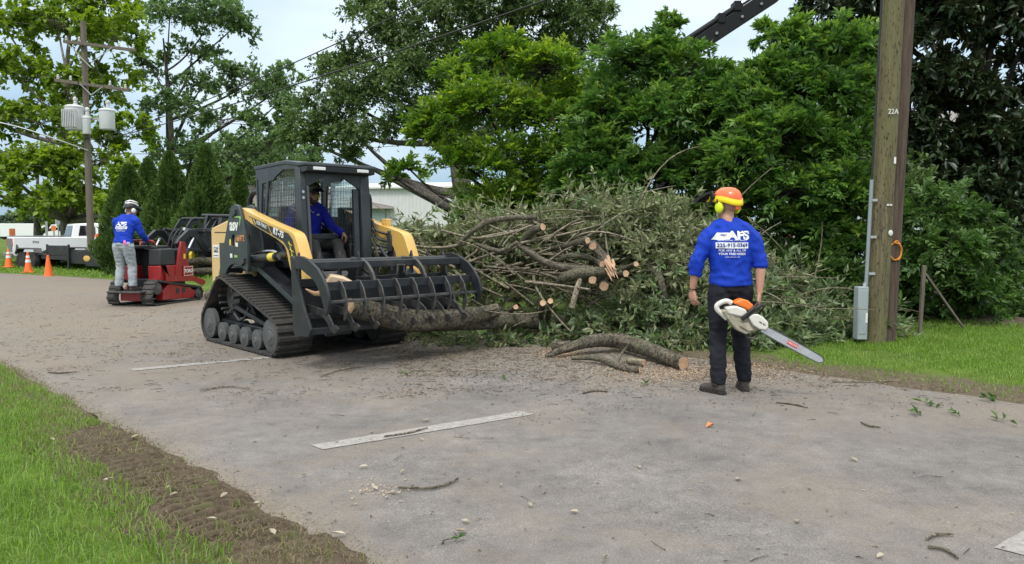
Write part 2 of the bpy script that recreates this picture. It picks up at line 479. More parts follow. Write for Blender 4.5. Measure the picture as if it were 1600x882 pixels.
# worn parking lines
m, nt, p, o = new_mat('worn_paint')
v = _coord(nt, 'Object')
f = _ramp(nt, _noise(nt, 20, 10, 0.82, v), 0.40, 0.66)
c = _mixc(nt, f, (0.21, 0.195, 0.18), _mixc(nt, _noise(nt, 60, 4, .6, v), (0.31, 0.298, 0.28), (0.44, 0.428, 0.405)))
nt.links.new(c, p.inputs['Base Color']); p.inputs['Roughness'].default_value = 0.8
def paint_line(s0, s1, n0, n1_, w=0.15):
    vs = []; k = 40
    for i in range(k):
        t = i / (k - 1); s_ = s0 + (s1 - s0) * t; n_ = n0 + (n1_ - n0) * t
        for sg in (-1, 1):
            q = SN(s_ + sg * (w / 2 + 0.006 * n1(n_, sg, 14, s0) + .004 * n1(n_, sg, 50, s0)) , n_ )
            vs.append((q.x, q.y, 0.0045 + 0.006 * n1(q.x, q.y, .7, 9)))
    fc = [(2 * i, 2 * i + 1, 2 * i + 3, 2 * i + 2) for i in range(k - 1)]
    tag(np_mesh('parking_line', np.array(vs), np.array(fc), MATS['worn_paint']), kind='structure')
paint_line(4.42, 4.08, 2.56, 4.26)
paint_line(8.33, 8.0, 2.66, 4.2)
paint_line(0.72, 0.45, 3.93, 5.6)
# side road of pale concrete in the distance
mat('concrete', (0.42, 0.40, 0.37), 0.9, var=.12, scale=2, bump=.2, bscale=20)
mb = MB()
for a_, b_ in (((-40, 33.2), (-15.4, 34.2)),):
    mb.add([(a_[0], a_[1], .02), (b_[0], b_[1], .02), (b_[0], b_[1] + 5, .02), (a_[0], a_[1] + 5, .02)], [(0, 1, 2, 3)])
tag(mb.build('side_road', 'concrete', smooth=0), kind='structure')
mb = MB(); mb.add([(-120, 52, .02), (-22, 52, .02), (-26, 75, .02), (-140, 75, .02)], [(0, 1, 2, 3)])
tag(mb.build('parking_lot', 'concrete', smooth=0), kind='structure')
# churned track strip ---------------------------------------------------
m, nt, p, o = new_mat('churned_soil')
v = _coord(nt, 'Object')
c = _mixc(nt, _ramp(nt, _noise(nt, 22, 9, 0.75, v), 0.3, 0.72), (0.06, 0.045, 0.031), (0.165, 0.13, 0.093))
c = _mixc(nt, _ramp(nt, _noise(nt, 5, 8, 0.75, v), 0.56, 0.70), c, (0.10, 0.125, 0.04))
nt.links.new(c, p.inputs['Base Color']); p.inputs['Roughness'].default_value = 0.95; p.inputs['Specular IOR Level'].default_value = 0.1
b = nt.nodes.new('ShaderNodeBump'); b.inputs['Strength'].default_value = 0.8; b.inputs['Distance'].default_value = 0.012
nt.links.new(_noise(nt, 90, 8, 0.75, v), b.inputs['Height']); nt.links.new(b.outputs[0], p.inputs['Normal'])
S = np.arange(0.2, 6.9, 0.0105); N_ = np.arange(1.10, 2.16, 0.024)
vs = np.zeros((len(S), len(N_), 3))
for i, s_ in enumerate(S):
    for j, n_ in enumerate(N_):
        q = SN(s_, n_)
        lo = n1(q.x, q.y, 1.7, 4.0); mi = n1(q.x, q.y, 6, 4.5); hi = n1(q.x, q.y, 17, 5.0); fi = n1(q.x, q.y, 45, 6)
        c0 = 1.55 + 0.06 * n1(s_, 0, .8, 8)
        wn = float(sstep(0.25, 0.15, abs(n_ - c0) + .04 * mi)) * float(sstep(6.1, 5.3, s_)) * min(1, max(0, .9 + 1.4 * lo))
        ph = (s_ + 0.10 * (n_ - c0) + 0.02 * n1(q.x, q.y, 2.5, 7)) / 0.092
        rd = (.5 + .5 * math.cos(2 * math.pi * ph)) ** .8
        z = 0.020 + 0.018 * lo + (0.014 - .008 * wn) * mi + 0.008 * hi + 0.006 * fi + wn * (0.078 * rd - 0.052)
        z -= 0.075 * float(sstep(1.68, 1.95, n_ + .10 * mi + .12 * lo)) + 0.06 * float(sstep(1.36, 1.12, n_ + .08 * mi)) + .07 * float(sstep(6.2, 6.9, s_ + .3 * mi)) 
        vs[i, j] = (q.x, q.y, z)
ii = np.arange(len(S) - 1)[:, None] * len(N_) + np.arange(len(N_) - 1)[None, :]
fc = np.stack([ii, ii + len(N_), ii + len(N_) + 1, ii + 1], -1).reshape(-1, 4)[:, ::-1]
tag(np_mesh('churned_soil', vs.reshape(-1, 3), fc, MATS['churned_soil'], smooth=True), kind='structure')
# grass -----------------------------------------------------------------
leaf_mat('grass_blade', (0.085, 0.17, 0.022), (0.25, 0.40, 0.06), rough=0.5, trans=0.4)
leaf_mat('grass_dry', (0.13, 0.115, 0.055), (0.24, 0.20, 0.11), rough=0.7, trans=0.25)
def blades(name, pts, h, w, m, rng, lean=0.5, label=None):
    N = len(pts)
    az = rng.uniform(0, 2 * math.pi, N); out = np.stack([np.cos(az), np.sin(az), np.zeros(N)], 1)
    sd = np.stack([-np.sin(az), np.cos(az), np.zeros(N)], 1)
    tw = rng.uniform(-.8, .8, N)[:, None]; sd = unit(sd + out * tw)
    ln = (rng.uniform(0.1, 1.0, N) ** 1.2 * lean * 1.6)[:, None]
    hh = h[:, None]; up = np.array([0, 0, 1.0])
    b0 = pts - sd * w[:, None] / 2; b1 = pts + sd * w[:, None] / 2
    mid = pts + up * hh * .6 + out * hh * ln * .35
    m0 = mid - sd * w[:, None] * .38; m1 = mid + sd * w[:, None] * .38
    tip = pts + up * hh * (1 - .35 * ln) + out * hh * ln
    v = np.stack([b0, b1, m1, m0, tip], 1).reshape(-1, 3)
    i = np.arange(N)[:, None] * 5
    f = np.concatenate([i + np.array([[0, 1, 2]]), i + np.array([[0, 2, 3]]), i + np.array([[3, 2, 4]])], 0)
    t = np.repeat(np.clip(rng.normal(.5, .25, N), 0, 1), 5)
    o = np_mesh(name, v, f, MATS[m], None, t)
    return tag(o, label, 'grass', kind='stuff')
rng = np.random.default_rng(3)
def scatter_sn(n, s0, s1, n0, n1_, dens, seed):
    """random points on the ground in road coordinates, thinned by dens(x, y, s, n) in 0..1"""
    r = np.random.default_rng(seed)
    s_ = r.uniform(s0, s1, n); nn = r.uniform(n0, n1_, n)
    x = -Q * s_ + Q * nn; y = Q * s_ + Q * nn
    k = (y > 1.8) & (np.abs(x) < 0.74 * y + 0.9)
    x, y, s_, nn = x[k], y[k], s_[k], nn[k]
    u = r.uniform(0, 1, len(x)); out = []
    for a_, b_, c_, d_, e_ in zip(x, y, s_, nn, u):
        if e_ < dens(a_, b_, c_, d_): out.append((a_, b_, ground_z(a_, b_) - 0.004))
    return np.array(out)
def dl(x, y, s, n):
    e = 1.36 + 0.2 * n1(x, y, 1.3, 11) + 0.16 * n1(x, y, 5, 12)
    if s > 5.4: e += 0.36 * min(1, (s - 5.4) / .8)
    if n < e: return 1.0 if n < e - .35 else 0.75
    return 0.035 if n < 1.85 else 0
pl = scatter_sn(430000, 0.5, 14, -7, 1.85, dl, 21)
blades('lawn_grass', pl, rng.uniform(.03, .085, len(pl)) * (1 + .35 * np.array([n1(a_, b_, 1.8, 31) for a_, b_ in pl[:, :2]])), rng.uniform(.003, .0055, len(pl)), 'grass_blade', rng, .8, 'bright green mown grass on the near left verge')
def dd(x, y, s, n):
    return 0.55 * max(0, min(1, 1.2 - abs(n - 1.5) / .5)) * (0.3 + max(0, n1(x, y, 3, 14)) * 2)
pd = scatter_sn(110000, 0.5, 13, .8, 1.82, dd, 22)
blades('dry_grass', np.column_stack([pd[:, :2], np.maximum(pd[:, 2], .004)]) + np.array([0, 0, .006]), rng.uniform(.012, .04, len(pd)), rng.uniform(.003, .006, len(pd)), 'grass_dry', rng, 1.4, 'flattened dry grass along the churned soil strip')
def dr(x, y, s, n):
    e = 8.12 + 0.3 * n1(x, y, .8, 15) + 0.15 * n1(x, y, 3, 16)
    if n < e: return 0.12 if n > e - .4 else 0
    k = 1.0 if n > e + .4 else .45
    return k * (0.15 + 0.85 * min(1, max(0, .5 + 1.6 * n1(x, y, 1.3, 17))))
pr = scatter_sn(260000, -7, 8, 7.4, 12.2, dr, 23)
blades('verge_grass', pr, rng.uniform(.025, .07, len(pr)), rng.uniform(.004, .008, len(pr)), 'grass_blade', rng, .9, 'green grass on the verge around the big utility pole')
# far verge round the trailer
r = np.random.default_rng(5); k = 26000
s_ = r.uniform(22, 46, k); nn = r.uniform(5, 20, k)
x = -Q * s_ + Q * nn; y = Q * s_ + Q * nn
kk = np.array([(b_ + bend(a_) > 7.75) for a_, b_ in zip(s_, nn)]) & ~((y > 33) & (y < 39.2) & (x < -15))
pf = np.stack([x[kk], y[kk], np.full(kk.sum(), 0.0)], 1)
for q in pf: q[2] = ground_z(q[0], q[1]) - .005
blades('far_grass', pf, rng.uniform(.06, .16, len(pf)), rng.uniform(.02, .04, len(pf)), 'grass_blade', rng, .9, 'grass strip under the trailer and traffic cones')
# ================================================================== materials for machines
mat('black_steel', (0.016, 0.019, 0.024), 0.4, var=.3, dirt=.3, dscale=5, dirtcol=(.12, .105, .088), bump=.06, bscale=60)
mat('worn_steel', (0.07, 0.07, 0.072), 0.45, metal=.4, var=.5, scale=14, dirt=.35, dscale=9, dirtcol=(.26, .2, .14), bump=.15, bscale=50)
mat('charcoal_paint', (0.030, 0.038, 0.045), 0.38, var=.15, dirt=.2, dscale=3)
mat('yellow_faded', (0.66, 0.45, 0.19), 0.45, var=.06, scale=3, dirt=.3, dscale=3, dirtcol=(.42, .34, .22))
mat('yellow_paint', (0.68, 0.42, 0.11), 0.36, var=.06, scale=3, dirt=.26, dscale=2.5, dirtcol=(.5, .38, .2), coat=.2)
mat('rubber', (0.034, 0.033, 0.032), 0.75, var=.3, scale=9, dirt=.5, dscale=5, dirtcol=(.15, .125, .1), bump=.25, bscale=50)
mat('wheel_grey', (0.075, 0.078, 0.08), 0.6, var=.2, dirt=.35, dscale=7, dirtcol=(.2, .17, .13))
mat('hose', (0.012, 0.012, 0.013), 0.5, var=.2)
mat('chrome', (0.6, 0.6, 0.62), 0.2, metal=1, var=.1)
mat('white_decal', (0.78, 0.78, 0.76), 0.5, var=.05)
mat('green_decal', (0.25, 0.5, 0.12), 0.5, var=.05)
mat('orange_decal', (0.75, 0.33, 0.12), 0.5, var=.1)
mat('black_decal', (0.014, 0.017, 0.02), 0.45, var=.2, dirt=.1)
mat('yellow_decal', (0.8, 0.62, 0.05), 0.5, var=.05)
mat('lamp_lens', (0.75, 0.76, 0.74), 0.25, var=.03)
mat('seat_vinyl', (0.016, 0.016, 0.018), 0.55, var=.2, bump=.1)
def glass_mat(name, col, fac, rough=.03):
    m, nt, p, o = new_mat(name)
    nt.nodes.remove(p)
    t = nt.nodes.new('ShaderNodeBsdfTransparent'); t.inputs[0].default_value = (*col, 1)
    g = nt.nodes.new('ShaderNodeBsdfGlossy'); g.inputs['Roughness'].default_value = rough; g.inputs[0].default_value = (.9, .95, .95, 1)
    x = nt.nodes.new('ShaderNodeMixShader'); x.inputs[0].default_value = fac
    nt.links.new(t.outputs[0], x.inputs[1]); nt.links.new(g.outputs[0], x.inputs[2]); nt.links.new(x.outputs[0], o.inputs['Surface'])
    return m
glass_mat('clear_pane', (.88, .95, .93), .2)
mat('dark_glass', (0.012, 0.015, 0.018), 0.06, var=.1, spec=.8)

def plate(name, outer, holes, y0, y1, m, parent, bev=0.0, axis='y'):
    """flat plate with holes; outlines are (x, z) pairs (or (y, z) with axis x), thickness y0..y1"""
    cu = bpy.data.curves.new(name, 'CURVE'); cu.dimensions = '2D'; cu.fill_mode = 'BOTH'; cu.extrude = abs(y1 - y0) / 2
    for poly in [outer] + holes:
        sp = cu.splines.new('POLY'); sp.points.add(len(poly) - 1); sp.use_cyclic_u = True
        for q, (a, b) in zip(sp.points, poly): q.co = (a, b, 0, 1)
    me = to_mesh(bpy.data.objects.new(name, cu)); me.materials.clear()
    ym = (y0 + y1) / 2
    for v in me.vertices:
        a, b, c = v.co
        v.co = (a, ym - c, b) if axis == 'y' else (ym + c, a, b)
    bm = bmesh.new(); bm.from_mesh(me); bmesh.ops.remove_doubles(bm, verts=bm.verts, dist=1e-4)
    bmesh.ops.recalc_face_normals(bm, faces=bm.faces); bm.to_mesh(me); bm.free()
    q = link_mesh(name, me, m, parent)
    if bev:
        b = q.modifiers.new('bevel', 'BEVEL'); b.width = bev; b.segments = 2; b.limit_method = 'ANGLE'; b.angle_limit = R(40)
    return q
def hull2(pts):
    pts = sorted(set((round(a, 5), round(b, 5)) for a, b in pts))
    def half(ps):
        h = []
        for p in ps:
            while len(h) > 1 and (h[-1][0] - h[-2][0]) * (p[1] - h[-2][1]) - (h[-1][1] - h[-2][1]) * (p[0] - h[-2][0]) <= 0: h.pop()
            h.append(p)
        return h
    a = half(pts); b = half(pts[::-1]); return a[:-1] + b[:-1]
def resample(poly, step):
    P_ = [Vector((a, b)) for a, b in poly]; P_.append(P_[0])
    L = [0]
    for a, b in zip(P_, P_[1:]): L.append(L[-1] + (b - a).length)
    n = int(round(L[-1] / step)); out = []
    for k in range(n):
        t = L[-1] * k / n; i = max(j for j in range(len(L)) if L[j] <= t + 1e-9); i = min(i, len(P_) - 2)
        f = (t - L[i]) / max(1e-9, L[i + 1] - L[i]); q = P_[i].lerp(P_[i + 1], f); d = (P_[i + 1] - P_[i]).normalized()
        out.append((q, d))
    return out
def make_track(parent, circles, y0, y1, th, lug_h, lug_l, step, m, sag=0.0):
    """rubber belt round the wheels, its lugs as sub-parts"""
    pts = []
    for cx, cz, r in circles:
        for k in range(48): pts.append((cx + r * math.cos(k * math.pi / 24), cz + r * math.sin(k * math.pi / 24)))
    hl = hull2(pts); ring = resample(hl, 0.05)
    vs, fs = [], []; n = len(ring)
    for q, d in ring:
        nx, nz = d.y, -d.x
        for (o_, y) in ((0, y0), (th, y0), (th, y1), (0, y1)): vs.append((q.x + nx * o_, y, q.y + nz * o_))
    for i in range(n):
        j = (i + 1) % n
        for k in range(4): fs.append((i * 4 + k, i * 4 + (k + 1) % 4, j * 4 + (k + 1) % 4, j * 4 + k))
    mb = MB(); mb.add(vs, fs); tr = mb.build('track', m, parent)
    w = y1 - y0
    lm = MB()
    for a, b in ((0.0, 1.0),):
        lm.prism([(-lug_l / 2, 0), (lug_l / 2, 0), (lug_l * .33, lug_h), (-lug_l * .33, lug_h)], y0 + .006, y1 - .006)
    me = lm.mesh('lug', 0); me.materials.append(MATS[m] if isinstance(m, str) else m)
    for q, d in resample(hl, step):
        nx, nz = d.y, -d.x
        l = bpy.data.objects.new('lug', me); COL.objects.link(l); l.parent = tr
        l.location = (q.x + nx * (th - .002), 0, q.y + nz * (th - .002))
        l.rotation_euler = (0, -math.atan2(nz, nx) + math.pi / 2, 0)
    return tr
def wheel(name, parent, c, r, w, m, hub=.5, n=24):
    x, y, z = c
    o = MB().lathe([(r * .25, -w * .5), (r * .8, -w * .5), (r, -w * .38), (r, w * .38), (r * .8, w * .5), (r * .25, w * .5)], (0, 0, 0), (0, 1, 0), n).build(name, m, parent)
    o.location = c
    s = -1 if y < 0 else 1
    h = MB().lathe([(r * .62, w * .5 + .001), (r * .58, w * .58), (r * .36, w * .60), (r * .30, w * .72), (r * .12, w * .74)], (0, 0, 0), (0, s, 0), n)
    for k in range(6):
        a = k * math.pi / 3
        h.cyl((math.cos(a) * r * .46, s * w * .5, math.sin(a) * r * .46), (math.cos(a) * r * .46, s * w * .64, math.sin(a) * r * .46), r * .06, 6)
    hb = h.build('hub', m, o)
    return o

# ================================================================== yellow track loader with grapple
LD = empty('track_loader', (-2.70, 9.72, 0), R(-46.2), 'yellow and black compact track loader carrying logs in its front grapple', 'track loader')
CIR = [(-.56, .62, .235), (-.985, .25, .20), (.775, .25, .20)]
for sgn in (-1, 1):
    y0, y1 = (-.90, -.46) if sgn < 0 else (.46, .90)
    make_track(LD, [(a, b, r) for a, b, r in CIR], y0, y1, .028, .024, .062, .088, 'rubber')
    for ys in ((sgn * .845), (sgn * .56)):
        for cx, cz, r in CIR[1:]: wheel('idler_wheel', LD, (cx, ys, cz), r - .004, .075, 'wheel_grey')
        for cx in (-.60, -.27, .06, .40): wheel('road_wheel', LD, (cx, ys, .165), .125, .07, 'wheel_grey')
    # drive sprocket: ring with rollers
    o = MB()
    o.lathe([(.10, -.03), (.20, -.03), (.20, .03), (.10, .03)], (0, 0, 0), (0, 1, 0), 28)
    for k in range(14):
        a = k * math.pi / 7
        o.cyl((math.cos(a) * .21, -.13, math.sin(a) * .21), (math.cos(a) * .21, .13, math.sin(a) * .21), .018, 8)
        o.bar((math.cos(a) * .17, 0, math.sin(a) * .17), (math.cos(a) * .225, 0, math.sin(a) * .225), .05, .03)
    q = o.build('sprocket', 'worn_steel', LD); q.location = (-.56, sgn * .70, .62)
    # undercarriage rails, suspension arms
    o = MB()
    o.box((-.78, sgn * .70 - .10, .15), (.58, sgn * .70 + .10, .23)).bar((-.85, sgn * .72, .28), (.70, sgn * .72, .26), .10, .06)
    o.bar((-.45, sgn * .78, .52), (.62, sgn * .74, .30), .05, .05).bar((-.35, sgn * .62, .60), (.05, sgn * .62, .25), .08, .10)
    o.tube([(-.36, sgn * .8, .42), (-.22, sgn * .8, .34), (-.1, sgn * .78, .38), (-.02, sgn * .76, .52)], .022, 8)
    for cx in (-.435, .23): o.box((cx - .16, sgn * .85 - .02, .145), (cx + .16, sgn * .85 + .02, .205))
    o.build('undercarriage', 'black_steel', LD, bev=.006)
# hull between the tracks
MB().prism([(-1.25, .42), (-1.15, .28), (1.0, .28), (1.15, .42), (1.15, .60), (.1, .98), (-1.2, .98)], -.45, .45).build('chassis', 'black_steel', LD, bev=.015)
for sgn in (-1, 1):
    a, b = (-.68, -.46) if sgn < 0 else (.46, .68)
    o = MB().prism([(-.72, 1.02), (.12, 1.02), (1.26, .545), (1.26, .50), (.10, .955), (-.72, .955)], a, b)
    o.build('fender', 'black_steel', LD, bev=.006)
    o = MB().prism([(.10, 1.04), (1.28, .56), (1.28, .50), (.10, .97)], sgn * .69 - .008, sgn * .69 + .008).build('fender_lip', 'charcoal_paint', LD, bev=.003)
# engine hood
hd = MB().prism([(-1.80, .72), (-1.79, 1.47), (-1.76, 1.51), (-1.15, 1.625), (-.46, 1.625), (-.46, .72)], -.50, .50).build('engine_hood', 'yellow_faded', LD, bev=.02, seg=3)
MB().box((-1.66, -.504, 1.44), (-1.22, -.497, 1.452), Matrix.Rotation(0, 4, 'Y')).build('panel_seam', 'black_decal', hd)
MB().box((-1.50, -.5035, .78), (-1.0, -.499, 1.30)).build('vent_panel', 'worn_steel', hd)
MB().box((-1.72, -.505, 1.09), (-1.52, -.501, 1.27)).build('sticker', 'white_decal', hd)
text_obj('lettering', 'CLM', .085, 'black_decal', hd, (-1.62, -.507, 1.21), (R(90), 0, 0), sx=.9)
MB().box((-1.70, -.508, 1.165), (-1.54, -.505, 1.18)).box((-1.70, -.508, 1.115), (-1.54, -.505, 1.125)).build('sticker_rule', 'black_decal', hd)
MB().box((-1.35, -.38, 1.60), (-.6, .38, 1.67)).build('hood_top', 'charcoal_paint', LD, bev=.02)
MB().tube(curve_pts([(-.95, -.3, 1.6), (-.95, -.3, 1.86), (-.85, -.28, 1.98), (-.7, -.26, 1.95), (-.62, -.25, 1.72)], 6), .035, 10).build('air_pipe', 'hose', LD)
# uprights and lift arms
TOW = [(-.28, 1.775), (-.18, 1.79), (-.07, 1.77), (-.01, 1.66), (.06, 1.52), (.14, 1.31), (.155, 1.02), (.14, .965), (-.10, 1.04), (-.20, 1.055), (-.29, 1.05), (-.36, 1.03), (-.42, 1.0), (-.47, .96), (-.50, .915), (-.72, .90), (-.60, 1.16), (-.47, 1.43), (-.39, 1.60), (-.31, 1.74)]
SLOT = [(-.30, 1.29), (-.295, 1.39), (-.265, 1.42), (-.225, 1.42), (-.195, 1.39), (-.185, 1.29), (-.20, 1.27), (-.285, 1.27)]
ARM = [(-.22, 1.755), (-.02, 1.735), (.06, 1.705), (.69, 1.555), (1.15, 1.46), (1.225, 1.435), (1.265, 1.40), (1.31, 1.33), (1.38, 1.19), (1.50, .95), (1.57, .74), (1.52, .66), (1.42, .66), (1.30, .76), (1.19, .94), (1.10, 1.13), (1.06, 1.24), (1.03, 1.28), (.99, 1.31), (.83, 1.37), (.24, 1.53), (.05, 1.60), (-.22, 1.62)]
for sgn in (-1, 1):
    plate('upright', TOW, [SLOT], sgn * .845, sgn * .80, 'charcoal_paint', LD, bev=.006)
    plate('upright', TOW, [SLOT], sgn * .655, sgn * .62, 'charcoal_paint', LD, bev=.006)
    o = MB()
    o.box((-.60, min(sgn * .80, sgn * .655), .93), (-.50, max(sgn * .80, sgn * .655), .99)).box((-.18, min(sgn * .80, sgn * .655), 1.10), (.10, max(sgn * .80, sgn * .655), 1.16))
    o.box((-.40, min(sgn * .62, sgn * .45), .95), (.08, max(sgn * .62, sgn * .45), 1.5))
    o.build('upright_web', 'black_steel', LD, bev=.004)
    ar = plate('lift_arm', ARM, [], sgn * .80 - .002 * sgn, sgn * .66, 'yellow_paint', LD, bev=.012)
    # pivot pins
    for (x, z, r) in ((-.17, 1.685, .035), (.06, 1.09, .03)):
        MB().cyl((x, sgn * .845, z), (x, sgn * .87, z), r, 14).bar((x - .05, sgn * .858, z - .05), (x + .03, sgn * .858, z + .04), .02, .016).build('pivot_pin', 'worn_steel', LD)
    MB().cyl((1.47, sgn * .80, .74), (1.47, sgn * .84, .74), .045, 16).build('pivot_pin', 'worn_steel', LD)
    MB().cyl((1.0, sgn * .80, 1.18), (1.0, sgn * .86, 1.18), .04, 14).build('pivot_pin', 'worn_steel', LD)
    # lift cylinder
    o = MB().cyl((-.02, sgn * .74, 1.115), (.72, sgn * .74, 1.165), .05, 18).build('lift_cylinder', 'black_steel', LD)
    MB().cyl((.72, sgn * .74, 1.165), (.98, sgn * .74, 1.185), .027, 14).build('piston_rod', 'chrome', o)
    MB().cyl((.55, sgn * .74, 1.1535), (.68, sgn * .74, 1.1623), .0515, 18).build('label_band', 'yellow_decal', o)
    MB().cyl((.93, sgn * .74 - .06, 1.18), (.93, sgn * .74 + .06, 1.18), .05, 14).build('cylinder_eye', 'worn_steel', o)
    MB().tube(curve_pts([(.05, sgn * .74, 1.17), (.3, sgn * .74, 1.215), (.55, sgn * .74, 1.23), (.72, sgn * .74, 1.215)]), .014, 8).build('oil_line', 'chrome', o)
    # mount plate towards the grapple
    o = MB().prism([(1.36, .36), (1.60, .30), (1.62, .95), (1.52, 1.02), (1.42, .95)], sgn * .62, sgn * .30).build('mount_plate', 'black_steel', LD, bev=.008)
    MB().cyl((1.15, sgn * .52, 1.10), (1.45, sgn * .48, .85), .04, 14).cyl((.95, sgn * .53, 1.25), (1.15, sgn * .52, 1.10), .024, 12).build('tilt_cylinder', 'black_steel', LD)
MB().box((1.30, -.66, .62), (1.44, .66, .78)).build('cross_tube', 'black_steel', LD, bev=.02)
# decals on the near arm and upright
YD = -.803
dc_ = MB().prism([(.12, 1.645), (.60, 1.54), (.70, 1.425), (.28, 1.535)], YD - .0035, YD).build('decal', 'black_decal', LD)
text_obj('lettering', 'POSI-TRACK', .058, 'white_decal', dc_, (.47, YD - .005, 1.535), (R(90), R(13.5), 0), sx=.85)
dc_ = MB().prism([(.64, 1.53), (1.12, 1.435), (1.21, 1.37), (1.28, 1.22), (1.40, .95), (1.33, .90), (1.20, 1.10), (1.12, 1.25), (1.0, 1.345), (.74, 1.415)], YD - .0035, YD).build('decal', 'black_decal', LD)
text_obj('lettering', 'RT-75', .098, 'white_decal', dc_, (.89, YD - .005, 1.438), (R(90), R(12.5), 0), sx=1.05, offset=.003)
o = MB()
for k in range(6):
    z = 1.33 - k * .07; x = 1.12 + k * .034
    o.bar((x, YD - .005, z), (x + .09, YD - .005, z - .03), .003, .007).bar((x + .02, YD - .005, z + .02), (x + .06, YD - .005, z - .08), .003, .006)
o.build('decal_pattern', 'yellow_decal', dc_)
o = MB().prism([(.16, 1.63), (.20, 1.62), (.26, 1.55), (.235, 1.55)], YD - .006, YD - .0035).prism([(.24, 1.61), (.27, 1.605), (.33, 1.535), (.305, 1.54)], YD - .006, YD - .0035)
o.build('decal_pattern', 'yellow_paint', dc_)
YT = -.846
text_obj('lettering', 'asv', .21, 'white_decal', LD, (-.215, YT - .002, 1.535), (R(90), 0, 0), offset=.006, sx=.92)
MB().prism([(-.21, 1.645), (-.02, 1.645), (-.0, 1.625), (-.03, 1.54), (-.055, 1.52), (-.035, 1.61), (-.05, 1.625), (-.20, 1.63)], YT - .004, YT).build('logo_swoosh', 'green_decal', LD)
text_obj('lettering', '66972', .105, 'orange_decal', LD, (-.03, YT - .002, 1.37), (R(90), 0, 0), sx=.85)
MB().box((-.352, YT - .003, 1.285), (-.312, YT, 1.36)).build('sticker', 'yellow_decal', LD)
MB().box((-.17, YT - .003, 1.27), (-.11, YT, 1.32)).box((-.34, YT - .003, 1.13), (-.28, YT, 1.18)).build('sticker', 'white_decal', LD)
MB().box((-.22, YT - .003, 1.135), (-.13, YT, 1.165)).build('sticker', 'green_decal', LD)
# cab ---------------------------------------------------------------
CY0, CY1 = -.40, .50
SIDE = [(-.47, 2.255), (.36, 2.27), (.66, 2.23), (.68, 1.02), (.30, 1.02), (.10, 1.20), (-.44, 1.45), (-.46, 1.80)]
H1 = [(-.17, 1.40), (-.20, 1.62), (-.11, 2.09), (.03, 2.10), (.09, 2.14), (.28, 2.215), (.58, 2.205), (.60, 1.16), (.32, 1.14), (.12, 1.30)]
H2 = [(-.425, 1.66), (-.43, 2.13), (-.40, 2.13), (-.385, 1.66)]
H3 = [(-.345, 1.60), (-.29, 2.07), (-.18, 2.075), (-.245, 1.60)]
for yy, sg in ((CY0, -1), (CY1, 1)):
    plate('cab_side', SIDE, [H1, H2, H3], yy, yy + sg * .03, 'charcoal_paint', LD, bev=.004)
    o = MB(); k = 0
    yg = yy + sg * .012
    for x in np.arange(-.42, .62, .042): o.bar((x, yg, 1.14 if x > 0 else 1.42), (x, yg, 2.21), .0065, .0065)
    for z in np.arange(1.22, 2.22, .068): o.bar((-.43 if z > 1.5 else 0, yg + .006, z), (.61, yg + .006, z), .0065, .0065)
    tag(o.build('window_grille', 'wheel_grey', LD, smooth=0), kind='stuff')
    MB().box((-.19, yy + sg * .001 - .003, 1.64), (.58, yy + sg * .001 + .003, 2.12)).build('side_pane', 'clear_pane', LD)
rf = MB().prism([(-.51, 2.255), (-.51, 2.30), (.36, 2.325), (.70, 2.28), (.86, 2.275), (.87, 2.235), (.66, 2.235), (.36, 2.275)], CY0 - .036, CY1 + .036).build('roof', 'charcoal_paint', LD, bev=.01)
MB().prism([(.685, 2.23), (.865, 2.232), (.86, 2.17), (.76, 2.16), (.69, 2.16)], CY0 - .02, CY1 + .02).build('visor', 'black_steel', LD, bev=.006)
for y in (CY0 + .06, CY1 - .24): MB().box((.862, y, 2.185), (.878, y + .16, 2.222)).build('work_light', 'lamp_lens', LD, bev=.004)
plate('cab_header', [(CY0, 2.22), (CY1, 2.22), (CY1, 1.97), (.42, 1.97), (.40, 1.985), (.15, 2.13), (-.09, 2.13), (-.19, 2.07), (-.34, 1.99), (-.34, 1.96), (CY0, 1.96)], [], .665, .70, 'charcoal_paint', LD, bev=.004, axis='x')
o = MB().prism([(.60, 2.22), (.70, 2.22), (.78, 1.0), (.66, 1.0)], CY0 - .034, CY0 + .045).build('cab_post', 'charcoal_paint', LD, bev=.01)
o2 = MB()
for z in (1.93, 1.86, 1.27, 1.21): o2.cyl((.715 - (z - 1.6) * .06, CY0 + .0, z), (.75 - (z - 1.6) * .06, CY0, z), .018, 10)
o2.build('bolt', 'chrome', LD)
MB().prism([(.60, 2.22), (.70, 2.22), (.78, 1.0), (.66, 1.0)], CY1 - .10, CY1 + .034).build('cab_post', 'charcoal_paint', LD, bev=.01)
MB().prism([(.64, 1.99), (.69, 1.99), (.73, 1.0), (.68, 1.0)], CY1 - .19, CY1 - .115).build('door_frame', 'charcoal_paint', LD, bev=.008)
MB().prism([(.70, 2.0), (.735, 2.0), (.80, 1.05), (.76, 1.05)], CY0 + .05, CY0 + .075).build('door_track', 'wheel_grey', LD, bev=.004)
MB().box((-.42, CY0, 1.0), (.95, CY1, 1.06)).build('cab_floor', 'black_steel', LD)
o = MB().box((-.45, CY0 + .02, 1.05), (-.40, CY1 - .02, 1.62)).build('rear_bulkhead', 'black_steel', LD, bev=.01)
o = MB(); 
for y in np.arange(CY0 + .05, CY1, .05): o.bar((-.43, y, 1.6), (-.43, y, 2.24), .005)
for z in np.arange(1.66, 2.24, .06): o.bar((-.425, CY0, z), (-.425, CY1, z), .005)
tag(o.build('rear_grille', 'charcoal_paint', LD, smooth=0), kind='stuff')
o = MB().box((-.22, -.22, 1.05), (.34, .34, 1.20)).build('seat', 'seat_vinyl', LD, bev=.04, seg=3)
MB().prism([(-.30, 1.15), (-.14, 1.15), (-.24, 1.80), (-.36, 1.80)], -.20, .32).build('seat_back', 'seat_vinyl', LD, bev=.04, seg=3)
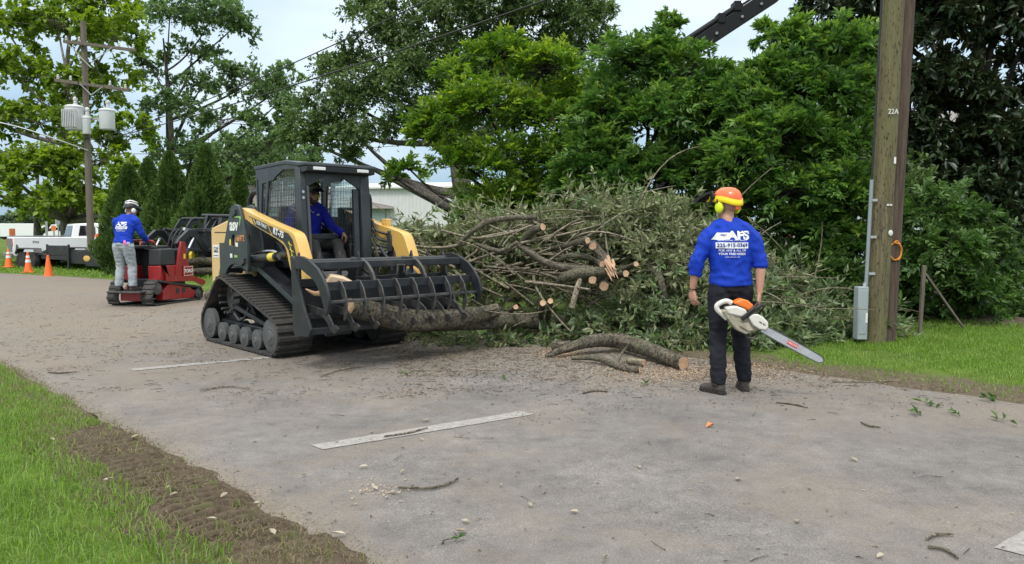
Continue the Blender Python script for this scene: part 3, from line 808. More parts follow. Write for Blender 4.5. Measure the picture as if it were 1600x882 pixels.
MB().box((.36, -.22, 1.36), (.42, .24, 1.43)).bar((.38, -.24, 1.38), (-.2, -.27, 1.6), .04).bar((.38, .26, 1.38), (-.2, .32, 1.6), .04).build('lap_bar', 'black_steel', LD, bev=.01)
for y in (-.33, .40):
    o = MB().box((.0, y - .06, 1.06), (.55, y + .06, 1.30)).build('console', 'seat_vinyl', LD, bev=.02)
    MB().lathe([(.055, 0), (.048, .02), (.052, .035), (.04, .055), (.043, .07), (.03, .09), (.018, .13), (.02, .2), (.026, .24), (.02, .27)], (.47, y, 1.30), (0, 0, 1), 14).build('joystick', 'hose', LD)
# far side hoses and valve block
o = MB()
for k, (ya, za, yb, zb) in enumerate(((.50, 1.62, .66, 1.42), (.52, 1.50, .70, 1.33), (.50, 1.44, .68, 1.25), (.52, 1.30, .70, 1.18))):
    ho = MB().tube(curve_pts([(.66, ya, za), (.72, ya + .06, za - .02), (.80, (ya + yb) / 2, (za + zb) / 2 - .05), (.95, yb, zb)], 5), .016, 8).build('hydraulic_hose', 'hose', LD)
for k in range(3):
    ho = MB().tube(curve_pts([(1.0, .75, 1.32 - k * .06), (1.14, .77, 1.36 - k * .06), (1.30, .82, 1.22 - k * .05), (1.45, .82, .98), (1.52, .8, .8)], 5), .013, 8).build('hydraulic_hose', 'hose', LD)
MB().tube(curve_pts([(.62, .545, 1.95), (.66, .58, 1.88), (.66, .58, 1.55), (.66, .56, 1.35)], 5), .02, 8).build('hydraulic_hose', 'hose', LD)
MB().box((.92, .64, 1.20), (1.02, .74, 1.42)).cyl((.97, .66, 1.42), (.97, .66, 1.47), .03, 10).build('valve_block', 'worn_steel', LD, bev=.01)
MB().box((.72, .70, 1.52), (.84, .78, 1.62)).cyl((.78, .69, 1.57), (.78, .79, 1.57), .022, 12).build('arm_lug', 'yellow_paint', LD, bev=.01)
# grapple ------------------------------------------------------------
GSP = [(1.56, 1.18), (1.58, 1.02), (1.60, .40), (1.64, .355), (1.92, .37), (1.98, .45), (1.86, .62), (1.68, .99), (1.66, 1.16), (1.62, 1.20)]
CLAW = [(1.62, 1.13), (1.68, 1.20), (1.80, 1.20), (1.92, 1.175), (2.03, 1.13), (2.13, 1.08), (2.22, 1.00), (2.29, .92), (2.33, .83), (2.345, .74), (2.31, .66), (2.27, .62), (2.25, .68), (2.21, .77), (2.16, .86), (2.08, .945), (1.99, .99), (1.90, 1.02), (1.78, 1.07), (1.70, 1.06)]
gf = MB().box((1.56, -1.0, .50), (1.62, 1.0, .60)).box((1.56, -1.0, .86), (1.62, 1.0, .95)).box((1.66, -.98, .53), (1.76, .98, .59)).box((1.86, -.98, .385), (1.93, .98, .45))
gf.box((1.575, -.98, .36), (1.60, .98, .86))
gfr = gf.build('grapple_frame', 'black_steel', LD, bev=.006)
for y in (-1.0, 1.0): plate('side_plate', GSP, [], y - .016, y + .016, 'black_steel', gfr, bev=.004)
TINE = [(1.60, .60), (1.96, .57), (2.05, .52), (2.12, .44), (2.19, .415), (2.27, .475), (2.22, .505), (2.16, .505), (2.10, .58), (2.0, .645), (1.62, .68)]
me = None
LOWT = [(1.60, .48), (1.90, .42), (2.0, .36), (2.08, .285), (2.16, .275), (2.20, .31), (2.12, .36), (2.07, .45), (1.96, .52), (1.60, .58)]
for y in np.linspace(-.86, .86, 8):
    plate('tine', TINE, [], y - .009, y + .009, 'worn_steel', gfr, bev=.002)
for y in np.linspace(-.98, .98, 9):
    plate('back_tine', [(1.54, .9), (1.60, .9), (1.595, 1.16), (1.575, 1.235), (1.55, 1.18)], [], y + .05, y + .075, 'black_steel', gfr, bev=.003)
cl = MB().box((1.90, -1.0, 1.065), (1.99, 1.0, 1.145)).build('grapple_claw', 'black_steel', LD, bev=.008)
MB().cyl((1.70, -.98, 1.12), (1.70, .98, 1.12), .045, 16).build('crossbar', 'black_steel', cl)
MB().box((2.165, -.985, .855), (2.185, .985, .945), ).build('crossbar', 'black_steel', cl, bev=.004)
MB().box((2.255, -.985, .735), (2.29, .985, .765)).build('crossbar', 'worn_steel', cl, bev=.004)
CLAWS = [(1.66, 1.09), (1.72, 1.16), (1.92, 1.17), (2.03, 1.125), (2.12, 1.05), (2.175, .955), (2.185, .88), (2.16, .88), (2.13, .95), (2.05, 1.03), (1.95, 1.07), (1.80, 1.07)]
for y in (-1.0, 1.0): plate('claw_arm', CLAW, [], y - .016, y + .016, 'black_steel', cl, bev=.004)
for y in (-.36, .32): plate('claw_arm', CLAWS, [], y - .016, y + .016, 'worn_steel', cl, bev=.004)
for y in np.linspace(-.78, .80, 8):
    plate('claw_tine', [(2.13, .955), (2.19, .95), (2.26, .87), (2.305, .75), (2.30, .63), (2.255, .545), (2.235, .56), (2.25, .66), (2.235, .74), (2.19, .85), (2.13, .89)], [], y - .008, y + .008, 'worn_steel', cl, bev=.002)
MB().cyl((1.68, -.30, 1.16), (1.52, -.30, .70), .045, 14).cyl((1.68, .38, 1.16), (1.52, .38, .70), .045, 14).build('grapple_cylinder', 'black_steel', cl)
MB().tube([(2.10, -.02, 1.0), (2.10, -.02, 1.09), (2.10, .07, 1.09), (2.10, .07, 1.0)], .01, 6).build('hook_loop', 'worn_steel', cl)
def ldw(x, y, z):
    a = R(-46.2); c, s = math.cos(a), math.sin(a)
    return Vector((-2.70 + c * x - s * y, 9.72 + s * x + c * y, z))
# ================================================================== trees
bark_mat('bark_pale', (0.13, 0.11, 0.085), (0.36, 0.33, 0.27), 6, .5)
bark_mat('bark_grey', (0.045, 0.04, 0.033), (0.15, 0.135, 0.115), 12, .8)
bark_mat('bark_dark', (0.02, 0.018, 0.015), (0.065, 0.058, 0.05), 12, .8)
leaf_mat('leaf_sycamore', (0.075, 0.145, 0.014), (0.27, 0.38, 0.045), rough=.5, trans=.45)
leaf_mat('leaf_far', (0.06, 0.115, 0.04), (0.18, 0.28, 0.095), rough=.5, trans=.4)
leaf_mat('leaf_oak', (0.042, 0.08, 0.025), (0.15, 0.23, 0.07), rough=.45, trans=.33)
leaf_mat('leaf_pecan', (0.048, 0.115, 0.014), (0.19, 0.33, 0.042), rough=.45, trans=.45, young=(.33, .43, .055))
leaf_mat('leaf_broad', (0.036, 0.098, 0.022), (0.165, 0.305, 0.06), rough=.38, trans=.4, young=(.24, .37, .065))
leaf_mat('leaf_magnolia', (0.014, 0.032, 0.013), (0.05, 0.088, 0.034), back=(.04, .05, .022), rough=.26, trans=.12)
leaf_mat('leaf_shrub', (0.03, 0.076, 0.018), (0.115, 0.21, 0.048), rough=.42, trans=.34)
leaf_mat('leaf_conifer', (0.036, 0.085, 0.018), (0.125, 0.205, 0.045), rough=.6, trans=.25)
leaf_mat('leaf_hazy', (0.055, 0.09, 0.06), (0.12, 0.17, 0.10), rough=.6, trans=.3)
def vv(a): return np.array(a, float)
def bez(a, b, c, n):
    t = np.linspace(0, 1, n)[:, None]
    return (1 - t) ** 2 * a + 2 * t * (1 - t) * b + t * t * c
def many_tubes(name, paths, m, parent, n=5):
    """list of (points (k,3), radii (k)) joined into one branching mesh"""
    V, Fc = [], []; off = 0
    for pts, rs in paths:
        k = len(pts); d = np.gradient(pts, axis=0); d = unit(d)
        ref = np.where(np.abs(d[:, 2:3]) < .9, np.array([[0, 0, 1.]]), np.array([[1., 0, 0]]))
        s = unit(np.cross(d, ref)); u = np.cross(s, d)
        t = np.linspace(0, 2 * math.pi, n, endpoint=False)
        ring = pts[:, None, :] + (s[:, None, :] * np.cos(t)[None, :, None] + u[:, None, :] * np.sin(t)[None, :, None]) * np.asarray(rs)[:, None, None]
        V.append(ring.reshape(-1, 3))
        i = np.arange(k - 1)[:, None] * n + np.arange(n)[None, :]; j = np.arange(k - 1)[:, None] * n + (np.arange(n)[None, :] + 1) % n
        Fc.append(np.stack([i, j, j + n, i + n], -1).reshape(-1, 4) + off); off += k * n
    return np_mesh(name, np.concatenate(V), np.concatenate(Fc), m, parent, smooth=True)
def tree(name, label, base, top, r0, blobs, leafm, barkm, nleaf, L, asp, seed, cat='tree', group=None, nsub=16, rs=.33, twig=.5, style='spray', via=None, upb=.35, shell=.45, limbs=True, Wj=.25):
    """trunk from base to top; blobs = (x, y, z, rx, ry, rz) foliage masses in world space; leaves grow on twigs round points spread through the masses"""
    rg = np.random.default_rng(seed)
    base = vv(base); top = vv(top); blobs = [vv(b) for b in blobs]
    root = empty(name, tuple(base), 0, label, cat, group)
    mid = vv(via) if via is not None else (base + top) / 2 + rg.normal(0, .03, 3) * np.linalg.norm(top - base)
    tp = bez(base - vv((0, 0, .15)), mid, top, 14) - base
    tr = np.linspace(1, .10, 14) * r0; tr[0] *= 1.35; tr[1] *= 1.1
    paths = [(tp, tr)]; vol = np.array([b[3] * b[4] * b[5] for b in blobs]) ** (2 / 3); vol /= vol.sum()
    P_, D_, Nn, T_ = [], [], [], []
    for b, w in zip(blobs, vol):
        c = b[:3] - base; rad = b[3:6]
        # limb from the trunk to the mass
        i = int(np.clip(np.argmin(np.linalg.norm(tp - c, axis=1)) - rg.integers(2, 5), 2, 13))
        if limbs:
            mid = (tp[i] + c) / 2 + vv((0, 0, -.12 * np.linalg.norm(c - tp[i]))) + rg.normal(0, .06, 3) * np.linalg.norm(c - tp[i])
            lp = bez(tp[i], mid, c, 8); lr = np.linspace(min(tr[i] * .6, .10 * np.linalg.norm(c - tp[i]) + .02), .018 * max(1, r0 * 4), 8)
            paths.append((lp, lr))
        ns = max(4, int(nsub * (w * len(blobs)) ** .8))
        dr = unit(rg.normal(0, 1, (ns, 3))); dr[:, 2] = np.where(dr[:, 2] < -.5, -dr[:, 2] * .4, dr[:, 2])
        rr = (shell + (1 - shell) * rg.uniform(0, 1, (ns, 1)) ** .6)
        sc = c + dr * rr * rad
        nl = int(nleaf * w / ns) + 1
        for q, d in zip(sc, dr):
            if limbs:
                m_ = c + (q - c) * .5 + rg.normal(0, .12, 3) * rad
                paths.append((bez(c + rg.normal(0, .1, 3) * rad, m_, q, 5), np.linspace(.35, .12, 5) * (.03 + .05 * r0)))
            rsub = rs * rad.mean() * rg.uniform(.7, 1.35)
            k = max(3, nl // (11 if style == 'pinnate' else 14)); per = max(2, nl // k)
            td = unit(unit(rg.normal(0, 1, (k, 3))) + d * .7 + vv((0, 0, upb)))
            tl = rsub * rg.uniform(.7, 1.5, k) * (twig / .5)
            t0 = q + rg.normal(0, .33, (k, 3)) * rsub
            f = rg.uniform(.15, 1, (k, per))
            pos = t0[:, None, :] + td[:, None, :] * (tl[:, None] * f)[:, :, None]
            pos[:, :, 2] -= .25 * (tl[:, None] * f) ** 2 / max(.05, rsub)
            pos = pos.reshape(-1, 3)
            tdr = np.repeat(td, per, 0)
            if style == 'pinnate':      # leaves in two rows along the shoot, a tuft at its tip
                f = np.tile(np.linspace(.18, 1, per), (k, 1)) + rg.normal(0, .02, (k, per))
                pos = (t0[:, None, :] + td[:, None, :] * (tl[:, None] * f)[:, :, None]); pos[:, :, 2] -= .18 * (tl[:, None] * f) ** 2 / max(.05, rsub); pos = pos.reshape(-1, 3)
                sv = unit(np.cross(td, rg.normal(0, .5, (k, 3)) + vv((0, 0, 1)))); sg = np.where(np.arange(per) % 2 == 0, 1., -1.)
                sd_ = (sv[:, None, :] * sg[None, :, None]).reshape(-1, 3); tip = f.reshape(-1, 1)
                ld = unit(tdr * (.45 + .7 * tip ** 3) + sd_ * .85 + rg.normal(0, .22, pos.shape) + vv((0, 0, -.08)))
                nm = unit(np.cross(np.repeat(sv, per, 0), tdr) * np.sign(np.cross(np.repeat(sv, per, 0), tdr)[:, 2:3] + 1e-6) + rg.normal(0, .28, pos.shape))
            else:
                ld = unit(tdr * .6 + unit(rg.normal(0, 1, pos.shape)) * 1.0 + vv((0, 0, -.12)))
                nm = unit(rg.normal(0, .55, pos.shape) + vv((0, 0, 1)) + d * .35)
            P_.append(pos); D_.append(ld); Nn.append(nm)
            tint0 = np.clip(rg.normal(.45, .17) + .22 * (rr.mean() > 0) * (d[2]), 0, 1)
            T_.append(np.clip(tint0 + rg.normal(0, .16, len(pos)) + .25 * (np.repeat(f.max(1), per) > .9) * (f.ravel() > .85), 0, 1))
    P_ = np.concatenate(P_); D_ = np.concatenate(D_); Nn = np.concatenate(Nn); T_ = np.concatenate(T_)
    n = len(P_); ll = L * rg.uniform(.45, 1.35, n)
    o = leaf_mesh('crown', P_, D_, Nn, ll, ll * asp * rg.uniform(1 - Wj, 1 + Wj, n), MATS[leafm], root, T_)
    tag(o, kind='stuff')
    t = many_tubes('trunk', paths[:1], MATS[barkm], root, 12)
    if len(paths) > 1: many_tubes('limbs', paths[1:], MATS[barkm], t, 6)
    return root
def B(px, py, Y, rpx, rpz=None, ry=None):
    """foliage mass given by where it appears, its depth and half sizes in photo pixels"""
    c = at(px, py, Y); k = Y / FPX; rpz = rpz or rpx
    return (c.x, c.y, c.z, rpx * k, (ry if ry else rpx * k * .9), rpz * k)
def gbase(px, Y): 
    x = (px - 800) / FPX * Y
    return (x, Y, ground_z(x, Y))
# big sycamore behind the parked pickup
tree('sycamore_tree', 'tall bright green tree with pale trunk behind the parked pickup', gbase(112, 40), at(112, 30, 41), .42,
     [B(20, 110, 40, 55, 45), B(90, 40, 41, 70, 50), B(175, 60, 39, 55, 50), B(60, 190, 40, 70, 45), B(165, 140, 41, 45, 45), B(15, 270, 37, 60, 40), B(80, 260, 37, 60, 38), B(60, 310, 36, 60, 30),
      B(150, 250, 38, 50, 45), B(205, 215, 38, 45, 40), B(215, 280, 37, 45, 35), B(120, 320, 38, 60, 22), B(5, 35, 41, 40, 40), B(150, 0, 41, 60, 30), B(-70, 150, 40, 60, 80), B(-60, 280, 38, 50, 50), B(190, 320, 36, 40, 25), B(110, 130, 39, 40, 35)],
     'leaf_sycamore', 'bark_pale', 35000, .27, .75, 101, nsub=19, rs=.30, twig=.6, shell=.3)
tree('oak_tree', 'loose bluish green tree with bare limbs behind the conifers', gbase(262, 48), at(255, 60, 48), .45,
     [B(265, 30, 48, 50, 40), B(330, 30, 48, 60, 35), B(300, 85, 48, 40, 30), B(370, 40, 48, 35, 25), B(315, 135, 47, 45, 25), B(390, 130, 47, 50, 40), B(430, 165, 47, 45, 50), B(350, 190, 46, 55, 30), B(260, 170, 46, 45, 40),
      B(420, 225, 46, 55, 35), B(300, 240, 45, 60, 35), B(360, 250, 45, 60, 35), B(240, 110, 48, 30, 40), B(450, 130, 48, 25, 35), B(430, 265, 45, 50, 30)],
     'leaf_far', 'bark_grey', 34000, .23, .6, 102, nsub=20, rs=.27, twig=.6, shell=.3)
# live oak in the middle distance
tree('live_oak_tree', 'huge dark oak rising behind the brush pile with crooked limbs', gbase(752, 26), at(700, 60, 28), .5,
     [B(600, 60, 28, 70, 45), B(690, 30, 28, 80, 50), B(780, 20, 28, 80, 45), B(870, 30, 27, 70, 45), B(910, 80, 27, 55, 45), B(540, 110, 28, 55, 40), B(620, 130, 27, 75, 45), B(550, 160, 27, 65, 40), B(500, 195, 27, 55, 28),
      B(700, 110, 28, 80, 50), B(480, 220, 27, 40, 25), B(560, 215, 26, 55, 25), B(640, 190, 27, 60, 30), B(800, 100, 28, 80, 50), B(880, 140, 28, 60, 50), B(545, 245, 26, 35, 12), B(740, 190, 28, 70, 50), B(590, 15, 28, 40, 25), B(930, 20, 27, 35, 30), B(830, -30, 27, 90, 40)],
     'leaf_oak', 'bark_grey', 95000, .15, .5, 103, nsub=24, rs=.36, twig=.55, shell=.25, via=at(700, 230, 26.5))
# bright green tree behind the pile
tree('pecan_tree', 'bright yellow green young tree right behind the brush pile', gbase(800, 14.5), at(800, 120, 14.5), .14,
     [B(705, 130, 14.5, 30, 40), B(780, 90, 14.5, 50, 38), B(850, 110, 14.2, 55, 45), B(690, 200, 14.3, 50, 40), B(760, 170, 14, 65, 50), B(840, 190, 14, 65, 50), B(720, 255, 14, 45, 35), B(790, 260, 13.8, 65, 45), B(880, 250, 14, 60, 50), B(890, 170, 14.4, 45, 45),
      B(665, 215, 14.3, 26, 32), B(800, 320, 14, 80, 40), B(640, 265, 14.0, 28, 14), B(620, 280, 13.9, 16, 14), B(890, 320, 14, 60, 40)],
     'leaf_pecan', 'bark_dark', 42000, .11, .36, 104, nsub=44, rs=.24, twig=.8, upb=.75, shell=.3, style='pinnate')
# broad-leaved pair between pile and pole
tree('broadleaf_tree', 'rounded green broadleaf tree with upright shoots left of the crane boom', gbase(1010, 12.8), at(1015, 130, 12.8), .10,
     [B(1040, 80, 12.8, 32, 50), B(985, 110, 12.8, 60, 50), B(1070, 120, 12.8, 60, 45), B(950, 180, 12.8, 55, 50), B(1030, 190, 12.5, 70, 55), B(1100, 190, 12.7, 60, 55), B(940, 250, 12.6, 60, 45), B(1010, 275, 12.4, 65, 40), B(1090, 270, 12.5, 65, 50), B(960, 300, 12.4, 60, 40), B(990, 340, 12.3, 70, 40), B(1090, 345, 12.3, 60, 40), B(1050, 50, 12.8, 14, 28), B(1125, 150, 12.9, 50, 45), B(905, 290, 13, 50, 50), B(1145, 220, 12.6, 40, 45), B(920, 210, 13.2, 40, 45)],
     'leaf_broad', 'bark_dark', 56000, .118, .36, 105, nsub=46, rs=.24, twig=.75, upb=.8, shell=.3, style='pinnate')
tree('broadleaf_tree', 'leafy green broadleaf tree between the crane boom and the tall pole', gbase(1250, 11.8), at(1245, 150, 11.8), .10,
     [B(1250, 75, 12, 40, 35), B(1310, 80, 12, 50, 40), B(1220, 125, 11.8, 45, 40), B(1290, 150, 11.8, 65, 50), B(1180, 180, 11.8, 50, 45), B(1340, 150, 12, 40, 55), B(1230, 215, 11.5, 70, 50), B(1310, 230, 11.6, 60, 55), B(1165, 250, 11.5, 55, 50), B(1240, 300, 11.3, 65, 45), B(1320, 320, 11.2, 50, 55), B(1170, 320, 11.6, 40, 35), B(1340, 390, 11.0, 35, 45), B(1290, 390, 11.3, 40, 40), B(1180, 105, 12, 14, 20), B(1150, 165, 12.2, 45, 45), B(1340, 95, 12.3, 45, 40), B(1265, 350, 11.4, 50, 40), B(1200, 60, 12.6, 20, 20)],
     'leaf_broad', 'bark_dark', 64000, .118, .36, 106, nsub=46, rs=.24, twig=.75, upb=.7, shell=.3, style='pinnate')
tree('magnolia_tree', 'dark glossy magnolia tree behind the tall pole at the right edge', gbase(1512, 15.5), at(1520, -160, 15.5), .30,
     [B(1440, 40, 15, 70, 60), B(1530, 30, 15, 75, 60), B(1600, 60, 15, 55, 70), B(1350, 20, 15.4, 70, 40), B(1290, 10, 15.8, 45, 28), B(1430, 130, 15, 70, 60), B(1500, 150, 14.6, 60, 60), B(1450, 220, 15, 80, 60), B(1550, 240, 14.8, 70, 50), B(1610, 290, 14.6, 55, 50), B(1430, 300, 15, 90, 50), B(1520, 310, 14.5, 80, 50), B(1590, 360, 14, 60, 55), B(1570, 430, 13.5, 55, 50), B(1500, 400, 14, 70, 60), B(1400, 260, 15.5, 60, 60), B(1590, 170, 15.5, 30, 40), B(1450, -50, 15, 90, 50), B(1580, -40, 15, 90, 50), B(1680, 150, 15, 60, 160), B(1680, 380, 14, 60, 100), B(1610, 470, 13, 40, 25)],
     'leaf_magnolia', 'bark_dark', 52000, .20, .42, 107, nsub=26, rs=.34, twig=.55, upb=.5, shell=.3)
tree('round_shrub', 'round leafy green shrub right of the tall pole', gbase(1480, 10.9), gbase(1480, 10.9)[:2] + (1.3,), .05,
     [B(1450, 335, 10.9, 60, 45), B(1510, 350, 11, 55, 40), B(1470, 395, 10.6, 70, 45), B(1535, 400, 10.9, 50, 45), B(1430, 420, 10.7, 45, 45), B(1490, 450, 10.5, 70, 40), B(1545, 460, 10.8, 40, 38), B(1420, 470, 10.7, 30, 32), B(1585, 478, 11.6, 50, 34), B(1520, 488, 11.2, 50, 28), B(1440, 492, 11.0, 40, 28), B(1635, 470, 12, 50, 50)],
     'leaf_shrub', 'bark_dark', 34000, .085, .45, 108, cat='shrub', nsub=44, rs=.25, twig=.6, shell=.35, style='pinnate')
tree('low_bush', 'dark low bush behind the chainsaw worker and the grey cabinet', gbase(1270, 11.2), gbase(1270, 11.2)[:2] + (.9,), .04,
     [B(1210, 400, 11.6, 40, 35), B(1260, 430, 11, 50, 45), B(1310, 440, 10.8, 50, 45), B(1230, 470, 10.8, 55, 40), B(1290, 490, 10.4, 55, 35), B(1330, 480, 10.3, 30, 40)],
     'leaf_shrub', 'bark_dark', 15000, .085, .42, 109, cat='shrub', nsub=36, rs=.26, twig=.6, shell=.35, style='pinnate')
tree('hedge_bush', 'dark understorey bush behind the top of the brush pile', gbase(1060, 14.2), gbase(1060, 14.2)[:2] + (1.6,), .06,
     [B(1120, 330, 13.6, 60, 60), B(1050, 360, 14, 60, 60), B(1150, 400, 13.2, 60, 60), B(1180, 300, 14, 60, 50), B(980, 380, 14.2, 60, 60), B(1240, 350, 13.5, 50, 50), B(1330, 260, 14, 50, 60), B(1390, 330, 13.5, 50, 70), B(1400, 430, 13, 60, 60), B(930, 160, 16, 50, 70), B(900, 260, 15.5, 50, 60), B(1140, 180, 15, 70, 60), B(1180, 250, 14.5, 70, 60), B(860, 340, 15, 60, 40), B(1240, 120, 15, 60, 50)],
     'leaf_oak', 'bark_dark', 42000, .12, .45, 110, cat='shrub', nsub=24, rs=.36, twig=.6, shell=.3)
# conifers: dense upright cones
def conifer(px, Y, top_py, base_py, half_px, seed, label):
    rg = np.random.default_rng(seed); k = Y / FPX
    b = vv(gbase(px, Y)); H = at(px, top_py, Y).z - b[2]; Rr = half_px * k
    root = empty('conifer', tuple(b), 0, label, 'conifer', 'clipped conifers in a row')
    n = 15000
    h = rg.uniform(0, 1, n) ** 1.25; az = rg.uniform(0, 2 * math.pi, n)
    lump = np.array([mnoise.noise(Vector((math.cos(a) * 2.6, math.sin(a) * 2.6, hh * 6 + seed))) for a, hh in zip(az, h)])
    prof = np.minimum(1, (1 - h) * 1.5) ** .85 * np.minimum(1, .72 + h * 1.2)
    rr = Rr * prof * (1 + .55 * lump) * (1 - .45 * rg.uniform(0, 1, n) ** 2.2)
    p = np.stack([np.cos(az) * rr, np.sin(az) * rr, h * H], 1)
    d = np.stack([np.cos(az), np.sin(az), rg.uniform(.5, 2.0, n)], 1) + rg.normal(0, .35, (n, 3))
    nm = np.stack([np.cos(az), np.sin(az), rg.uniform(-.2, .5, n)], 1) + rg.normal(0, .4, (n, 3))
    L = rg.uniform(.10, .22, n)
    tag(leaf_mesh('crown', p, d, nm, L, L * .38, MATS['leaf_conifer'], root, np.clip(.45 + .6 * lump + rg.normal(0, .22, n), 0, 1)), kind='stuff')
    many_tubes('trunk', [(np.array([[0, 0, -.1], [0, 0, H * .5], [0, 0, H * .93]]), [.12, .08, .02])], MATS['bark_dark'], root, 8)
conifer(205, 25, 262, 430, 40, 1, 'shortest conifer, half hidden behind the stand-on loader worker')
conifer(270, 24.5, 243, 430, 40, 2, 'dense cone shaped conifer with a blunt top behind the red machine')
conifer(325, 23.5, 232, 430, 42, 3, 'tallest cone shaped conifer just left of the yellow loader')
conifer(377, 26, 268, 430, 22, 4, 'slim small conifer peeking above the yellow loader hood')
conifer(236, 28, 252, 430, 34, 5, 'conifer between the blunt topped one and the worker helmet')
# farther trees closing the horizon
tree('background_tree', 'soft green tree behind the yellow loader cab', gbase(440, 60), at(440, 190, 60), .4,
     [B(400, 250, 60, 60, 35), B(460, 250, 60, 40, 30), B(420, 290, 58, 60, 40), B(350, 290, 58, 60, 40), B(480, 240, 60, 22, 30), B(500, 300, 58, 40, 25)], 'leaf_far', 'bark_grey', 16000, .3, .6, 111, nsub=22, shell=.3)
tree('background_tree', 'green tree low behind the pickup roof', gbase(60, 60), at(60, 250, 60), .35,
     [B(90, 330, 60, 50, 30), B(140, 335, 60, 50, 30), B(200, 330, 58, 60, 40), B(250, 330, 58, 60, 40)], 'leaf_sycamore', 'bark_grey', 12000, .3, .7, 112, nsub=22, shell=.3)
rgf = np.random.default_rng(77)
for k_, (px, Y, h, w) in enumerate(((-30, 150, 22, 40), (5, 150, 18, 34), (32, 155, 24, 36), (62, 150, 20, 40), (100, 150, 24, 45), (150, 155, 28, 50), (215, 150, 30, 50), (290, 150, 34, 60))):
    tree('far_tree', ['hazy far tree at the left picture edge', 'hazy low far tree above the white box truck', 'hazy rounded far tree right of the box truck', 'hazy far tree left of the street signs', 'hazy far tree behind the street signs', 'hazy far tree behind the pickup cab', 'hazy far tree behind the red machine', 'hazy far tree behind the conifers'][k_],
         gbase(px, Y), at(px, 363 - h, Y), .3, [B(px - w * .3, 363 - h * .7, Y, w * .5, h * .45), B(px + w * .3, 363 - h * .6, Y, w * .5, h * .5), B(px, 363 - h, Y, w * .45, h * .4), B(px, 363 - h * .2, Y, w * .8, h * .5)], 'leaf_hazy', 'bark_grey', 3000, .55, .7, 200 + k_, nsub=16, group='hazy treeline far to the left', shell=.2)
# ================================================================== brush pile and logs
leaf_mat('leaf_cut', (0.06, 0.092, 0.026), (0.20, 0.255, 0.085), back=(.29, .315, .175), rough=.45, trans=.2)
leaf_mat('leaf_cut_fresh', (0.055, 0.12, 0.03), (0.19, 0.31, 0.08), back=(.24, .31, .17), rough=.45, trans=.25)
bark_mat('bark_log', (0.038, 0.032, 0.022), (0.185, 0.16, 0.115), 16, 1.0, moss=(0.12, 0.13, 0.062), moss_amt=.35, stretch=(1, 1, 1))
bark_mat('bark_branch', (0.05, 0.042, 0.03), (0.19, 0.165, 0.12), 22, .8, moss=(.13, .14, .075), moss_amt=.4, stretch=(1, 1, 1))
bark_mat('bark_twig', (0.13, 0.11, 0.075), (0.33, 0.29, 0.21), 18, .4, stretch=(1, 1, 1))
m, nt, p, o = new_mat('cut_wood')
v = _coord(nt, 'Object')
ln = nt.nodes.new('ShaderNodeVectorMath'); ln.operation = 'LENGTH'; nt.links.new(v, ln.inputs[0])
wv = nt.nodes.new('ShaderNodeMath'); wv.operation = 'MULTIPLY'; wv.inputs[1].default_value = 700; nt.links.new(ln.outputs['Value'], wv.inputs[0])
sn = nt.nodes.new('ShaderNodeMath'); sn.operation = 'SINE'; nt.links.new(wv.outputs[0], sn.inputs[0])
c = _mixc(nt, _ramp(nt, _noise(nt, 14, 6, .7, v), .3, .7), (0.40, 0.235, 0.14), (0.62, 0.43, 0.28))
rg_ = _ramp(nt, sn.outputs[0], .3, 1.0, (1, 1, 1), (.78, .74, .7))
mm = nt.nodes.new('ShaderNodeMix'); mm.data_type = 'RGBA'; mm.blend_type = 'MULTIPLY'; mm.inputs['Factor'].default_value = .6
nt.links.new(c, mm.inputs['A']); nt.links.new(rg_, mm.inputs['B']); nt.links.new(mm.outputs['Result'], p.inputs['Base Color'])
p.inputs['Roughness'].default_value = .85
mat('pale_wood', (0.66, 0.5, 0.34), .85, var=.25, scale=20, bump=.5, bscale=60, stretch=(1, 6, 6))
def log_thing(label, pts, rs, ends=(False, True), m='bark_log', cat='log', name='cut_log', seed=0, n=12, curve=5, flare=None, cutm='cut_wood'):
    P_ = curve_pts(pts, curve); rr = lerp_list(rs, len(P_)); o0 = P_[0].copy()
    vs, fs = [], []; prev = None
    for i, p_ in enumerate(P_):
        d = (P_[min(len(P_) - 1, i + 1)] - P_[max(0, i - 1)]).normalized()
        sd = frame_of(d)[1] if prev is None else (prev - d * prev.dot(d)).normalized(); prev = sd; u = d.cross(sd)
        for k in range(n):
            t = 2 * math.pi * k / n; q = p_ + sd * math.cos(t) + u * math.sin(t)
            r = rr[i] * (1 + .24 * mnoise.noise(Vector((q.x * 3, q.y * 3, q.z * 3 + seed))) + .07 * mnoise.noise(Vector((p_.x * 9 + math.cos(t) * 2, p_.y * 9 + math.sin(t) * 2, seed))))
            vs.append(p_ + (sd * math.cos(t) + u * math.sin(t)) * r - o0)
    for i in range(len(P_) - 1):
        for k in range(n): fs.append((i * n + k, i * n + (k + 1) % n, (i + 1) * n + (k + 1) % n, (i + 1) * n + k))
    fs.append(tuple(range(n - 1, -1, -1))); mm = (len(P_) - 1) * n; fs.append(tuple(range(mm, mm + n)))
    b = MB(); b.add(vs, fs); o = b.build(name, m, None, smooth=60); o.location = o0
    tag(o, label, cat)
    for e, i0, s in ((0, 0, -1), (1, len(P_) - 1, 1)):
        if ends[e]:
            cc = P_[i0]; dd_ = (P_[1] - P_[0] if e == 0 else P_[-1] - P_[-2]).normalized() * s
            ring = [Vector(vs[i0 * n + k]) + o0 - cc for k in range(n)]
            f = MB(); f.add([r * .93 + dd_ * .004 for r in ring] + [r * .97 - dd_ * .02 for r in ring], [tuple(range(n))] + [(k, (k + 1) % n, n + (k + 1) % n, n + k) for k in range(n)])
            q = f.build('cut_face', cutm, o, smooth=0); q.location = cc - o0
    return o
